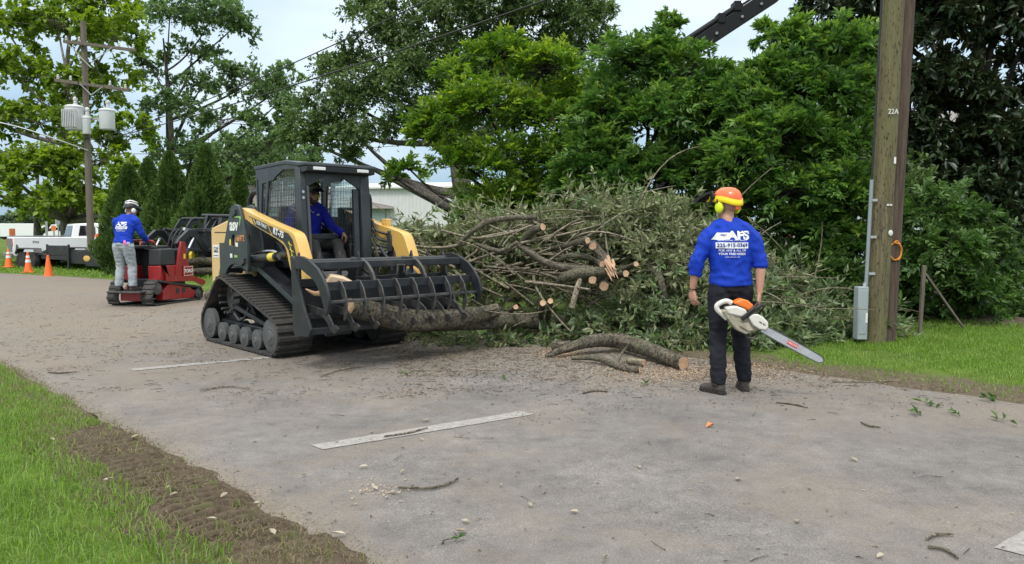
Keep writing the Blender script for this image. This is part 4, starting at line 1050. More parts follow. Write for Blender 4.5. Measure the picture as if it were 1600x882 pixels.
# ---- the heap's shape
_hx = [(560, 1.2), (600, 1.35), (650, 1.40), (700, 1.45), (760, 1.52), (850, 1.68), (940, 1.84), (1000, 1.80), (1050, 1.68), (1100, 1.38), (1150, 1.0), (1200, .80), (1260, .58), (1310, .40), (1345, .22), (1380, 0)]
def heap_h(x, Y):
    px = 800 + FPX * x / Y
    h = float(np.interp(px, [a for a, _ in _hx], [b for _, b in _hx], left=0, right=0))
    yf = float(np.interp(px, [560, 640, 780, 880, 930, 1000, 1060, 1120, 1200, 1345], [10.7, 10.4, 10.45, 10.4, 9.9, 9.5, 9.35, 9.2, 9.3, 9.5])); yr = 11.0 if px < 1120 else 10.6
    if Y < yf or Y > 13.2: return 0
    if Y < yr: t = (yr - Y) / (yr - yf); return h * (1 - t ** 1.9) + .10 * t * (1 - t)
    t = (Y - yr) / (13.2 - yr); return h * (1 - t * t)
BP = empty('brush_pile', (.9, 10.6, 0), 0, 'big heap of cut leafy branches on the verge behind the yellow loader', 'brush pile')
B0 = Vector(BP.location)
rg = np.random.default_rng(41)
PA, DA, NA, TA = [], [], [], []; PB, DB, NB_, TB = [], [], [], []
twigs = []
def spray(root, d, ln, nleaf, fresh, L0=.115, tw=True):
    d = unit(d); k = nleaf
    f = np.sort(rg.uniform(.12, 1, k)); bendv = rg.normal(0, .18, 3) + vv((0, 0, -.25))
    pos = root + d * (ln * f)[:, None] + bendv * (ln * f * f)[:, None] * .6
    side = unit(np.cross(d, rg.normal(0, 1, 3)))
    ang = np.arange(k) * 2.4
    s2 = np.cross(d, side)
    out = side * np.cos(ang)[:, None] + s2 * np.sin(ang)[:, None]
    ld = unit(d * .75 + out * .8 + rg.normal(0, .25, (k, 3)))
    nm = unit(np.cross(ld, np.cross(out, ld)) + rg.normal(0, .5, (k, 3)) + vv((0, 0, .5)))
    T = np.clip(rg.normal(.5, .2) + rg.normal(0, .15, k), 0, 1)
    if fresh: PB.append(pos); DB.append(ld); NB_.append(nm); TB.append(T)
    else: PA.append(pos); DA.append(ld); NA.append(nm); TA.append(T)
    if tw:
        t = np.linspace(-.15, 1, 5)[:, None]
        twigs.append((root + d * ln * t + bendv * ln * t * np.abs(t) * .6, np.linspace(.0055, .002, 5)))
cnt = 0
while cnt < 3600:
    x = rg.uniform(-2.4, 5.3); Y = rg.uniform(8.6, 12.6) if rg.uniform() < .8 else rg.uniform(9, 11)
    h = heap_h(x, Y)
    if h < .04: continue
    cnt += 1
    dep = rg.uniform(0, 1) ** 1.6 * .55
    z = max(.03, h - dep * min(1, h / .8))
    e = .06; gx = (heap_h(x + e, Y) - heap_h(x - e, Y)) / (2 * e); gy = (heap_h(x, Y + e) - heap_h(x, Y - e)) / (2 * e)
    nrm = unit(vv((-gx, -gy, 1.0)))
    p0 = at(800, 441, 1); pxx = 800 + FPX * x / Y; pyy = 441 - FPX * ((z - CAMZ) * math.cos(PITCH) + Y * math.sin(PITCH)) / Y
    hole = ((pxx - 880) / 125) ** 2 + ((pyy - 415) / 72) ** 2
    if hole < 1 and Y < 11:
        if rg.uniform() < .66: continue
        Y += .35; 
    d = unit(nrm * .35 + rg.normal(0, 1, 3) * vv((1, 1, .45)) + vv((0, -.35, -.05)))
    fresh = (pyy > 470 and pxx > 860 and rg.uniform() < .75) or rg.uniform() < .12 or (pxx > 1100 and rg.uniform() < .35)
    spray(vv((x, Y, z)) - B0, d, rg.uniform(.35, .8), int(rg.integers(14, 26)), fresh)
for k in range(170):          # shoots standing out of the heap's outline
    x = rg.uniform(-2.1, 4.2); Y = rg.uniform(10.2, 11.6); h = heap_h(x, Y)
    if h < .5: continue
    d = unit(rg.normal(0, .55, 3) + vv((0, -.1, .75))); ln = rg.uniform(.35, .75)
    spray(vv((x, Y, h - .12)) - B0, d, ln, int(rg.integers(12, 24)), rg.uniform() < .3)
# leafy fringe in front of the loader's far track and along the foot of the heap
for k in range(420):
    px = rg.uniform(640, 1340); 
    yf = float(np.interp(px, [640, 700, 800, 900, 1000, 1060, 1200, 1340], [536, 540, 543, 537, 541, 545, 548, 540]))
    g = gr(px, yf - rg.uniform(0, 30 if px > 890 else 14))
    spray(vv((g.x, g.y, rg.uniform(.02, .16 if px > 890 else .07))) - B0, unit(rg.normal(0, 1, 3) * vv((1, .8, .35)) + vv((0, -.2, .12 if px > 890 else -.02))), rg.uniform(.25, .5), 16, rg.uniform() < .6)
for (P_, D_, N2, T_, mm_, nm_) in ((PA, DA, NA, TA, 'leaf_cut', 'wilted_foliage'), (PB, DB, NB_, TB, 'leaf_cut_fresh', 'fresh_foliage')):
    P_ = np.concatenate(P_); n = len(P_); L = .12 * rg.uniform(.6, 1.25, n)
    tag(leaf_mesh(nm_, P_, np.concatenate(D_), np.concatenate(N2), L, L * .30 * rg.uniform(.8, 1.3, n), MATS[mm_], BP, np.concatenate(T_)), kind='stuff')
# bare branches arching through the heap
for k in range(330):
    x = rg.uniform(-2.0, 4.6); Y = rg.uniform(9.2, 11.8); h = heap_h(x, Y)
    if h < .3: continue
    c = vv((x, Y, h * rg.uniform(.7, 1.02))); ln = rg.uniform(.5, 1.7)
    d = unit(rg.normal(0, 1, 3) * vv((1.2, .6, .35))); e = c + d * ln
    mid = (c + e) / 2 + vv((rg.normal(0, .1), rg.normal(0, .1), abs(rg.normal(0, .16)))) * ln
    r_ = rg.uniform(.005, .016)
    twigs.append((bez(c, mid, e, 8) - B0, np.linspace(r_, r_ * .35, 8)))
for k in range(75):            # tangle of limbs round the sawn ends
    px = rg.normal(870, 75); py = rg.normal(415, 38); Y = rg.uniform(9.6, 10.5); c = vv(at(px, py, Y)); az = rg.normal(0, .55) + (math.pi if rg.uniform() < .5 else 0)
    d = vv((math.cos(az), rg.normal(0, .35), math.sin(az) * .8 + rg.normal(0, .15))); ln = rg.uniform(.4, 1.2); e = c + unit(d) * ln
    mid = (c + e) / 2 + rg.normal(0, .13, 3) * ln; r_ = rg.uniform(.009, .026)
    if min(c[2], e[2], mid[2]) > .15: twigs.append((bez(c, mid, e, 9) - B0, np.linspace(r_, r_ * .5, 9)))
tag(many_tubes('twigs', twigs, MATS['bark_twig'], BP, 4), kind='stuff')
# ---- branches one can pick out of the heap
def A(px, py, Y): return at(px, py, Y + .22)
log_thing('long arching grey branch at the upper left of the brush pile', [A(715, 384, 9.7), A(738, 362, 9.6), A(765, 346, 9.55), A(800, 341, 9.6), A(838, 340, 9.8)], [0.0202, 0.036, 0.0396, 0.036, 0.0324], (False, True), 'bark_branch', 'branch', 'cut_branch', 1)
log_thing('short crooked branch with sawn end under the arching grey branch', [A(810, 385, 9.9), A(822, 372, 9.7), A(834, 360, 9.5), A(848, 355, 9.35)], [0.036, 0.0504, 0.054, 0.0468], (False, True), 'bark_branch', 'branch', 'cut_branch', 2)
log_thing('wavy thin branch with torn pink end left of the pile centre', [A(745, 382, 9.6), A(762, 388, 9.5), A(785, 392, 9.4), A(808, 379, 9.4)], [0.0216, 0.0288, 0.0324, 0.0252], (False, True), 'bark_branch', 'branch', 'cut_branch', 3)
log_thing('long bent bough sweeping down to the middle of the pile', [A(805, 380, 9.7), A(828, 395, 9.5), A(848, 408, 9.4), A(880, 418, 9.3), A(925, 420, 9.3)], [0.0288, 0.0432, 0.0468, 0.0432, 0.0396], (False, True), 'bark_branch', 'branch', 'cut_branch', 4)
log_thing('thick curved bough crossing below the torn orange trunk', [A(870, 444, 9.5), A(882, 434, 9.3), A(905, 428, 9.2), A(948, 424, 9.2)], [.045, .065, .07, .065], (False, False), 'bark_branch', 'branch', 'cut_branch', 5)
log_thing('looping grey branch above the thick curved bough', [A(872, 408, 9.5), A(888, 400, 9.4), A(910, 401, 9.4), A(930, 408, 9.5), A(940, 420, 9.5)], [0.0252, 0.036, 0.0396, 0.036, 0.0288], (True, False), 'bark_branch', 'branch', 'cut_branch', 6)
log_thing('straight branch reaching two round sawn ends at top of pile centre', [A(862, 388, 9.7), A(885, 384, 9.5), A(905, 378, 9.3), A(918, 376, 9.15)], [0.0252, 0.0324, 0.0396, 0.0432], (False, True), 'bark_branch', 'branch', 'cut_branch', 7)
log_thing('stub with round orange sawn face right of the upper pile centre', [A(912, 380, 9.7), A(920, 382, 9.4), A(926, 385, 9.2)], [0.0504, 0.0504, 0.0518], (False, True), 'bark_log', 'log', 'cut_log', 8)
tl = log_thing('thick trunk with torn orange splintered end in pile centre', [A(926, 380, 9.9), A(938, 398, 9.6), A(948, 410, 9.35), A(956, 426, 9.1)], [.05, .07, .078, .065], (False, True), 'bark_log', 'log', 'split_log', 9, cutm='pale_wood')
o = MB()
for k in range(9): a_ = A(948 + rg.normal(0, 4), 407 + rg.normal(0, 5), 9.12); b_ = A(958 + rg.normal(0, 6), 428 + rg.normal(0, 7), 8.97); o.tube([Vector(a_) - tl.location, (Vector(a_) + Vector(b_)) / 2 - tl.location + Vector(rg.normal(0, .008, 3)), Vector(b_) - tl.location], [rg.uniform(.012, .026), rg.uniform(.01, .022), .003], 5)
tag(o.build('splinters', 'cut_wood', tl), kind='stuff')
for i_, (px, py, r_, dx, dy, lb) in enumerate(((941, 413, .055, -16, -6, 'small pale sawn stub just left of the torn trunk'), (926, 438, .07, -20, -3, 'round sawn log end below the torn trunk, left one'), (944, 448, .085, -6, -26, 'upright stub with orange sawn base below the torn trunk'),
        (978, 428, .055, -16, 4, 'pale stub right of the torn orange trunk'), (994, 413, .045, -20, 10, 'small stub farthest right of the torn trunk'), (848, 474, .055, -3, 22, 'reddish sawn stub low in the pile, left of a pair'), (860, 471, .05, -4, 26, 'reddish sawn stub low in the pile, right of a pair'), (806, 480, .045, -12, 8, 'small reddish stub beside the end of the carried log'))):
    log_thing(lb, [A(px + dx, py + dy, 9.75), A(px + dx * .5, py + dy * .5, 9.45), A(px, py, 9.15)], [r_ * .68, r_ * .72, r_ * .76], (False, True), 'bark_log', 'log', 'cut_log', 20 + i_)
log_thing('pale upright stick standing below the pile centre', [A(906, 438, 9.15), A(900, 455, 9.0), A(893, 482, 8.95)], [0.0288, 0.036, 0.036], (True, False), 'bark_twig', 'branch', 'cut_branch', 31)
log_thing('grey forked stump poking out right of the pile centre', [A(1020, 420, 9.5), A(1030, 432, 9.4), A(1036, 452, 9.35), A(1040, 470, 9.4)], [0.036, 0.0432, 0.0432, 0.0396], (True, False), 'bark_branch', 'branch', 'cut_branch', 32)
log_thing('slender bare branch across the middle of the pile', [A(690, 360, 9.9), A(740, 372, 9.6), A(790, 366, 9.5), A(830, 352, 9.7)], [0.013, 0.0158, 0.0144, 0.0101], (False, False), 'bark_twig', 'branch', 'cut_branch', 33)
# ---- logs held in the grapple
def GI(px, py, x): 
    v_ = ray(px, py); a = R(-46.2); h_ = np.array([math.cos(a), math.sin(a), 0]); C_ = np.array([-2.70, 9.72, 0]) + h_ * x; O_ = np.array([0, 0, CAMZ])
    return Vector(O_ + v_ * (((C_ - O_) @ h_) / (v_ @ h_)))
log_thing('mossy log clamped in the loader grapple with its end turned up', [GI(545, 480, 2.02), GI(590, 489, 2.02), GI(640, 501, 2.05), GI(700, 499, 2.05), GI(745, 492, 2.02), GI(776, 485, 2.02)], [.10, .12, .125, .115, .10, .085], (True, True), 'bark_log', 'log', 'cut_log', 41, 16)
log_thing('straight mossy log sticking farthest out of the loader grapple', [GI(640, 506, 1.86), GI(720, 503, 1.88), GI(800, 502, 1.9), GI(877, 505, 1.92)], [.095, .105, .10, .10], (False, True), 'bark_log', 'log', 'cut_log', 42, 16)
o = MB(); o.prism([(-.16, -.05), (.17, -.06), (.15, .0), (.04, .05), (-.10, .07)], -.06, .06)
q = o.build('split_chunk', 'pale_wood', None, bev=.01); q.location = GI(530, 440, 2.0); q.rotation_euler = (.2, .1, R(20)); tag(q, 'pale split wood chunk lying in the loader grapple', 'wood chunk')
q = log_thing('small splintered stick jammed in the near end of the grapple', [GI(478, 452, 2.1), GI(492, 459, 2.1), GI(503, 458, 2.1)], [.006, .022, .03], (False, True), 'cut_wood', 'stick', 'broken_stick', 43, 8)
# ---- log and branches lying on the road in front of the heap
def GG(px, py, z): return gr(px, py, z)
log_thing('curved trunk lying on the road with round sawn face towards the worker', [GG(852, 557, .02), GG(885, 545, .10), GG(920, 535, .14), GG(965, 533, .14), GG(1010, 545, .12), GG(1045, 560, .09), GG(1068, 568, .075)], [.02, .045, .075, .085, .085, .078, .072], (False, True), 'bark_log', 'log', 'curved_log', 51, 16)
log_thing('crooked thin branch lying in front of the curved trunk', [GG(893, 560, .04), GG(930, 560, .06), GG(955, 568, .04), GG(975, 576, .03), GG(1000, 579, .03)], [.022, .03, .034, .034, .036], (False, True), 'bark_branch', 'branch', 'cut_branch', 52)
log_thing('short log piece with orange sawn face beside the curved trunk', [GG(980, 564, .05), GG(1006, 567, .05)], [.035, .038], (False, True), 'bark_twig', 'log', 'cut_log', 53)
log_thing('forked upright twig rising from the crooked thin branch', [GG(962, 572, .03), GG(972, 552, .12), GG(986, 536, .24)], [.018, .015, .01], (False, False), 'bark_branch', 'branch', 'cut_branch', 54)
log_thing('bare stick lying by the foot of the pile near the grapple logs', [GG(788, 537, .03), GG(805, 534, .04), GG(822, 536, .03)], [.03, .035, .03], (True, False), 'bark_branch', 'branch', 'cut_branch', 55)
log_thing('dark sawn stub half buried at the left end of the curved trunk', [GG(890, 540, .08), GG(876, 541, .08), GG(866, 540, .08)], [.06, .065, .065], (False, True), 'bark_log', 'log', 'cut_log', 56)
# ================================================================== litter on the road
leaf_mat('litter', (0.075, 0.055, 0.035), (0.42, 0.33, 0.22), rough=.85, trans=.05)
leaf_mat('soil_bit', (0.08, 0.062, 0.045), (0.24, 0.195, 0.145), rough=.95, trans=.02)
leaf_mat('sawdust', (0.42, 0.30, 0.19), (0.66, 0.52, 0.38), rough=.9, trans=.05)
leaf_mat('dry_leaf', (0.22, 0.18, 0.12), (0.46, 0.41, 0.32), rough=.8, trans=.15)
def flat_bits(name, pts, L, asp, m, label, cat, lift=.006, fold=.1):
    n = len(pts); az = rg.uniform(0, 2 * math.pi, n)
    d = np.stack([np.cos(az), np.sin(az), rg.normal(0, .12, n)], 1); nm = np.stack([rg.normal(0, .3, n), rg.normal(0, .3, n), np.ones(n)], 1)
    p3 = np.column_stack([pts, np.full(n, lift)])
    o = leaf_mesh(name, p3, d, nm, L, L * asp, MATS[m], None, np.clip(rg.beta(1.2, 2.2, n), 0, 1), fold=fold, droop=.05)
    return tag(o, label, cat, kind='stuff')
def sample_px(n, f):
    out = []
    while len(out) < n:
        q = f(); s_, n_ = toSN(q[0], q[1])
        if 1.85 < n_ + bend(s_) < 8.1: out.append(q[:2])
    return np.array(out)
def gp(a, b): g = gr(a, b); return (g.x, g.y)
pts = np.concatenate([
    sample_px(11000, lambda: gp(rg.uniform(620, 1600), 545 + abs(rg.normal(0, 30)))),
    sample_px(5200, lambda: gp(rg.uniform(0, 700), rg.uniform(462, 560))),
    sample_px(2500, lambda: gp(rg.normal(640, 170), 565 + rg.normal(0, 20))),
    sample_px(500, lambda: gp(rg.uniform(0, 1600), rg.uniform(560, 880)))])
cl_ = []
for _ in range(80):
    c0_ = sample_px(1, (lambda: gp(rg.normal(600, 260), rg.uniform(475, 625))) if rg.uniform() < .6 else (lambda: gp(rg.uniform(650, 1550), 560 + abs(rg.normal(0, 40)))))[0]
    cl_.append(c0_ + rg.normal(0, 1, (70, 2)) * vv((rg.uniform(.08, .3), rg.uniform(.05, .2))))
cl_ = np.concatenate(cl_)
flat_bits('straw_litter', cl_, rg.uniform(.09, .2, len(cl_)) ** 2, .22, 'litter', 'drifts of shredded straw and leaf bits on the road', 'litter', .009)
cr_ = np.array([tuple(SN(rg.uniform(.3, 11), 1.78 + abs(rg.normal(0, .07)))[:2]) for _ in range(2400)])
flat_bits('soil_crumbs', cr_, rg.uniform(.05, .12, len(cr_)) ** 2, .7, 'soil_bit', 'soil crumbs spilled along the left road edge', 'soil', .006, .35)
flat_bits('road_litter', pts, rg.uniform(.08, .2, len(pts)) ** 2, .30, 'litter', 'bark crumbs and shredded leaves strewn over the road', 'litter')
pts = np.concatenate([sample_px(6000, lambda: gp(rg.normal(1095, 75), 583 + rg.normal(0, 9))), sample_px(2200, lambda: gp(rg.normal(875, 18), 553 + rg.normal(0, 4))), sample_px(60, lambda: gp(rg.normal(590, 25), 768 + rg.normal(0, 6))), sample_px(900, lambda: gp(rg.normal(1010, 90), 575 + rg.normal(0, 8)))])
flat_bits('sawdust', pts, rg.uniform(.008, .028, len(pts)), .4, 'sawdust', 'pale sawdust and chips between the curved trunk and the worker', 'sawdust', .008)
tw_ = []
for (a_, b_) in np.concatenate([sample_px(480, lambda: gp(rg.uniform(620, 1500), 550 + abs(rg.normal(0, 28)))), sample_px(330, lambda: gp(rg.uniform(0, 700), rg.uniform(465, 620))), sample_px(14, lambda: gp(rg.uniform(300, 1600), rg.uniform(600, 880)))]):
    az = rg.uniform(0, 6.28); ln = rg.uniform(.03, .15); d = vv((math.cos(az), math.sin(az), 0)); s2 = vv((-d[1], d[0], 0)) * rg.normal(0, .15) * ln
    tw_.append((np.array([(a_, b_, .007), vv((a_, b_, .010)) + d * ln * .5 + s2, vv((a_, b_, .006)) + d * ln]), [.0024, .0022, .0012]))
tag(many_tubes('twig_litter', tw_, MATS['bark_branch'], None, 4), 'thin broken twigs strewn over the road', 'litter', kind='stuff')
# fallen leaves one can tell apart
lf = [(470, 745), (590, 768), (615, 770), (625, 742), (730, 833), (890, 802), (830, 795), (1155, 749), (660, 660), (662, 690), (780, 560 + 200), (345, 795), (180, 765), (160, 768), (430, 855), (270, 777), (265, 793), (540, 838), (720, 816), (1000, 735), (950, 872), (560, 733), (85, 700), (265, 690), (205, 695), (340, 830), (395, 797), (1340, 723), (1245, 815), (1370, 875)]
me_ = None
for i_, (px, py) in enumerate(lf):
    b = MB(); L = .038 + .03 * ((i_ * 37 % 10) / 10); w = L * .22
    cz = .012
    b.add([(0, 0, cz * .3), (L * .3, w, cz), (L * .3, 0, cz * .2), (L * .3, -w, cz * .9), (L * .7, w * .9, cz * 1.4), (L * .7, 0, cz * .4), (L * .7, -w * .9, cz), (L, 0, cz * .9)], [(0, 2, 1), (0, 3, 2), (1, 2, 5, 4), (2, 3, 6, 5), (4, 5, 7), (5, 6, 7)])
    q = b.build('fallen_leaf', 'dry_leaf', None, smooth=60)
    g = gr(px, py); zz = .008
    s_, n_ = toSN(g.x, g.y)
    if n_ < 1.8: zz = ground_z(g.x, g.y) + .035
    q.location = (g.x, g.y, zz); q.rotation_euler = (0, 0, i_ * 2.4)
    a_ = q.data.attributes.new('tint', 'FLOAT', 'POINT'); a_.data.foreach_set('value', [(.3 + (i_ * 53 % 70) / 100)] * 8)
    tag(q, 'pale curled dry leaf lying on the road or its edge', 'leaf', 'pale dry leaves scattered on the road')
# sticks
sk = [('thin stick beside the rear of the yellow loader track', (318, 610), (350, 604), (390, 607)), ('curved twig lying below the middle parking line', (622, 762), (680, 762), (716, 748)), ('short twig pointing at the middle parking line', (600, 682), (640, 676), (668, 668)), ('crossed twig in the lower right road corner', (1450, 855), (1475, 858), (1497, 872)), ('bent twig above the crossed twig at lower right', (1448, 842), (1462, 835), (1490, 835)),
      ('straight twig behind the worker boots to the right', (1212, 629), (1240, 632), (1262, 637)), ('long thin twig on the dirt below the loader grapple', (500, 588), (535, 577), (570, 572)), ('twig right of the worker below the grass edge', (1345, 660), (1360, 666), (1376, 668)), ('reddish stick right of the loader front', (730, 577), (755, 578), (775, 579)), ('twig near the left road edge by the churned soil', (75, 582), (95, 583), (120, 581)), ('twig lying along the far grass edge at right', (1300, 596), (1350, 597), (1410, 594)), ('small twig between parking line and worker', (910, 615), (930, 611), (950, 612))]
for i_, (lb, *pp) in enumerate(sk):
    P_ = [gr(a, b, .012) for a, b in pp]; w = [.006, .008, .005]
    log_thing(lb, P_, w, (False, False), 'bark_branch' if i_ % 2 else 'bark_twig', 'twig', 'fallen_twig', 60 + i_, 6, 4)
# leafy sprigs dropped at the right
def sprig(px, py, n, L, lb, seed):
    r = np.random.default_rng(seed); g = gr(px, py, .015); ro = empty('leafy_sprig', g, 0, lb, 'sprig')
    az = r.uniform(0, 6.28); d = vv((math.cos(az), math.sin(az), .08)); f = np.linspace(.1, 1, n)
    pos = d * (f * L * 2.2)[:, None]; out = r.normal(0, 1, (n, 3)) * vv((1, 1, .35)) + vv((0, 0, .3))
    leaf_mesh('leaves', pos, unit(d * .5 + unit(out)), unit(r.normal(0, .4, (n, 3)) + vv((0, 0, 1))), np.full(n, L), np.full(n, L * .36), MATS['leaf_broad'], ro, r.uniform(0, .5, n))
    many_tubes('stem', [(np.array([d * 0, d * L, d * 2.3 * L]), [.004, .003, .002])], MATS['bark_twig'], ro, 5)
for i_, (px, py, n, L, lb) in enumerate(((1434, 641, 5, .09, 'dark leafy sprig on the road right of the worker'), (1475, 634, 8, .08, 'leafy sprig lying next to the right grass edge'), (1548, 651, 4, .09, 'single leafed green sprig nearest the right edge'), (1500, 650, 5, .07, 'small sprig between the two right hand sprigs'), (1560, 622, 9, .08, 'leafy twig heap on the trampled right edge'), (790, 590, 6, .05, 'little green sprig on the road below the carried logs'), (690, 845, 4, .05, 'tiny green sprig on the near road'), (640, 583, 6, .05, 'small green sprig just right of the loader grapple'), (1010, 598, 6, .06, 'green sprig on the bark crumbs by the curved trunk'))):
    sprig(px, py, n, L, lb, 300 + i_)
mat('orange_plastic', (0.85, 0.17, 0.02), .5, var=.1)
b = MB(); b.add([(0, 0, 0), (.05, .01, .025), (.07, .04, .01), (.03, .05, .03), (.02, .025, .035)], [(0, 1, 4), (1, 2, 4), (2, 3, 4), (3, 0, 4), (0, 3, 2, 1)])
q = b.build('plastic_scrap', 'orange_plastic'); q.location = gr(1103, 668, .006); tag(q, 'orange plastic scrap on the road left of the worker boots', 'scrap')
# ================================================================== people
mat('skin', (0.50, 0.27, 0.19), .5, var=.12, scale=18, bump=.1, bscale=120)
mat('skin_tan', (0.36, 0.19, 0.125), .5, var=.12, scale=18, bump=.1, bscale=120)
mat('shirt_blue', (0.006, 0.040, 0.40), .75, var=.12, scale=5, bump=.15, bscale=300, spec=.25)
mat('shirt_violet', (0.012, 0.018, 0.33), .75, var=.12, scale=5, bump=.15, bscale=300, spec=.25)
mat('trousers_black', (0.015, 0.016, 0.022), .8, var=.3, scale=8, bump=.2, bscale=250, dirt=.08, spec=.2)
mat('trousers_grey', (0.055, 0.053, 0.052), .85, var=.2, scale=8, bump=.2, bscale=250, spec=.2)
mat('jeans_pale', (0.33, 0.37, 0.40), .9, var=.25, scale=6, bump=.25, bscale=250, dirt=.15, spec=.2)
mat('boot', (0.032, 0.026, 0.022), .7, var=.3, scale=14, dirt=.45, dscale=10, dirtcol=(.16, .13, .1), bump=.2)
mat('boot_sole', (0.015, 0.014, 0.013), .8, dirt=.3, dscale=12)
mat('hair', (0.02, 0.014, 0.01), .7, var=.3, scale=60, bump=.4, bscale=160)
mat('beard', (0.06, 0.035, 0.022), .8, var=.4, scale=90, bump=.5, bscale=200)
mat('helmet_orange', (0.90, 0.13, 0.025), .3, var=.04, coat=.3)
mat('helmet_yellow', (0.95, 0.72, 0.02), .35, var=.04, coat=.2)
mat('neon_yellow', (0.70, 0.85, 0.02), .45, var=.05)
mat('helmet_white', (0.8, 0.8, 0.8), .3, var=.04, coat=.3)
mat('helmet_black', (0.012, 0.012, 0.014), .3, var=.1, coat=.3)
mat('helmet_camo', (0.05, 0.055, 0.02), .5, var=.9, scale=14)
mat('print_white', (0.78, 0.8, 0.83), .8, var=.08, scale=60, spec=.2)
mat('print_blue', (0.012, 0.035, 0.22), .8, var=.08, spec=.2)
mat('black_plastic', (0.014, 0.014, 0.015), .45, var=.2)
mat('pink_cloth', (0.75, 0.2, 0.6), .8)
m, nt, p, o = new_mat('visor_mesh')
nt.nodes.remove(p)
t_ = nt.nodes.new('ShaderNodeBsdfTransparent'); d_ = nt.nodes.new('ShaderNodeBsdfDiffuse'); d_.inputs[0].default_value = (.03, .03, .03, 1)
x_ = nt.nodes.new('ShaderNodeMixShader'); x_.inputs[0].default_value = .5
nt.links.new(t_.outputs[0], x_.inputs[1]); nt.links.new(d_.outputs[0], x_.inputs[2]); nt.links.new(x_.outputs[0], o.inputs['Surface'])

def grow(mb, name, m, parent, voxel, smooth=6, dec=1.0, disp=None):
    """fuse overlapping volumes into one continuous skin"""
    me = bpy.data.meshes.new(name); me.from_pydata(mb.v, [], mb.f); me.update()
    bm = bmesh.new(); bm.from_mesh(me); bmesh.ops.recalc_face_normals(bm, faces=bm.faces); bm.to_mesh(me); bm.free()
    o = bpy.data.objects.new(name, me)
    r = o.modifiers.new('r', 'REMESH'); r.mode = 'VOXEL'; r.voxel_size = voxel; r.adaptivity = 0
    s = o.modifiers.new('s', 'SMOOTH'); s.factor = .5; s.iterations = smooth
    if dec < 1: d = o.modifiers.new('d', 'DECIMATE'); d.ratio = dec
    out = to_mesh(o)
    if disp:
        nv = len(out.vertices); co = np.empty(nv * 3, np.float32); no = np.empty(nv * 3, np.float32)
        out.vertices.foreach_get('co', co); out.vertices.foreach_get('normal', no)
        co = co.reshape(-1, 3); no = no.reshape(-1, 3)
        am = np.array([disp(c) for c in co]); co = co + no * am[:, None]
        out.vertices.foreach_set('co', co.ravel().astype(np.float32)); out.update()
    out.polygons.foreach_set('use_smooth', np.ones(len(out.polygons), bool))
    return link_mesh(name, out, m, parent)
def folds(amp, sc=(9, 9, 16), seed=0.0):
    def f(c):
        n = mnoise.noise(Vector((c[0] * sc[0], c[1] * sc[1], c[2] * sc[2] + seed)))
        dg_ = mnoise.noise(Vector(((c[0] + c[2] * .6) * 14, (c[1]) * 7, (c[2] - c[0] * .6) * 5 + seed * 2)))
        n2 = mnoise.noise(Vector((c[0] * sc[0] * 2.3, c[1] * sc[1] * 2.3, c[2] * sc[2] * 1.7 + seed + 9)))
        return amp * ((1 - abs(n) * 2.2) * .7 + n2 * .5 + (.5 - abs(dg_) * 1.8) * .9)
    return f
def cap(mb, a, b, ra, rb, n=12):
    """tapered capsule"""
    a, b = Vector(a), Vector(b); d = (b - a).normalized()
    mb.tube([a - d * ra * .95, a - d * ra * .7, a, b, b + d * rb * .7, b + d * rb * .95], [ra * .25, ra * .72, ra, rb, rb * .72, rb * .25], n)
def hand(mb, wrist, d, pn, th, curl=.6, grip=None, s=1.0):
    """palm with four fingers and a thumb; d finger direction, pn palm normal (towards which fingers curl), th thumb side"""
    d = Vector(d).normalized(); pn = Vector(pn); pn = (pn - d * pn.dot(d)).normalized(); th = d.cross(pn) * (1 if d.cross(pn).dot(Vector(th)) > 0 else -1); w = Vector(wrist)
    mb.tube([w - d * .03 * s, w, w + d * .03 * s, w + d * .07 * s, w + d * .092 * s, w + d * .1 * s], [(.026 * s, .02 * s), (.027 * s, .019 * s), (.036 * s, .019 * s), (.042 * s, .017 * s), (.041 * s, .013 * s), (.03 * s, .006 * s)], 14, refdir=th)
    for k, (off, ln) in enumerate(((.031, .072), (.0105, .080), (-.0105, .075), (-.031, .058))):
        p_ = w + d * (.088 - abs(off) * .15) * s + th * off * s; a = curl * (.75 + .12 * k); dirr = d
        for j, (fr, rr) in enumerate(((.45, .0096), (.31, .0088), (.24, .0078))):
            ang = a * (j + .6)
            dirr = (d * math.cos(ang) + pn * math.sin(ang)).normalized()
            q = p_ + dirr * ln * fr * s; cap(mb, p_, q, rr * s, rr * .93 * s, 8); p_ = q
    p_ = w + d * .028 * s + th * .03 * s
    td = (d * .72 + th * .6 + pn * .35).normalized()
    for j, (ln, rr) in enumerate(((.042, .013), (.032, .0105), (.024, .0092))):
        q = p_ + td * ln * s; cap(mb, p_, q, rr * s, rr * .9 * s, 8); p_ = q
        td = (td * .8 + d * .35 + pn * curl * .4 - th * .15).normalized()
def head_prims(mb, c, yaw, pitch=0.0):
    """skull, jaw, nose, ears; faces +y before turning by yaw"""
    M_ = Matrix.Rotation(yaw, 3, 'Z') @ Matrix.Rotation(pitch, 3, 'X'); c = Vector(c)
    def b(o, r): mb.ball(c + M_ @ Vector(o), r, 16, 10, M_)
    b((0, -.012, .03), (.077, .097, .088)); b((0, .028, -.045), (.058, .066, .072)); b((0, .058, -.085), (.033, .03, .024))
    b((0, .065, .015), (.060, .03, .05)); b((0, .093, -.02), (.014, .022, .024)); b((0, .088, .0), (.010, .018, .03))
    b((.034, .072, .022), (.022, .018, .012)); b((-.034, .072, .022), (.022, .018, .012)); b((0, .085, -.055), (.026, .014, .012))
    for s in (-1, 1): b((s * .078, -.012, -.008), (.01, .02, .032))
    return M_
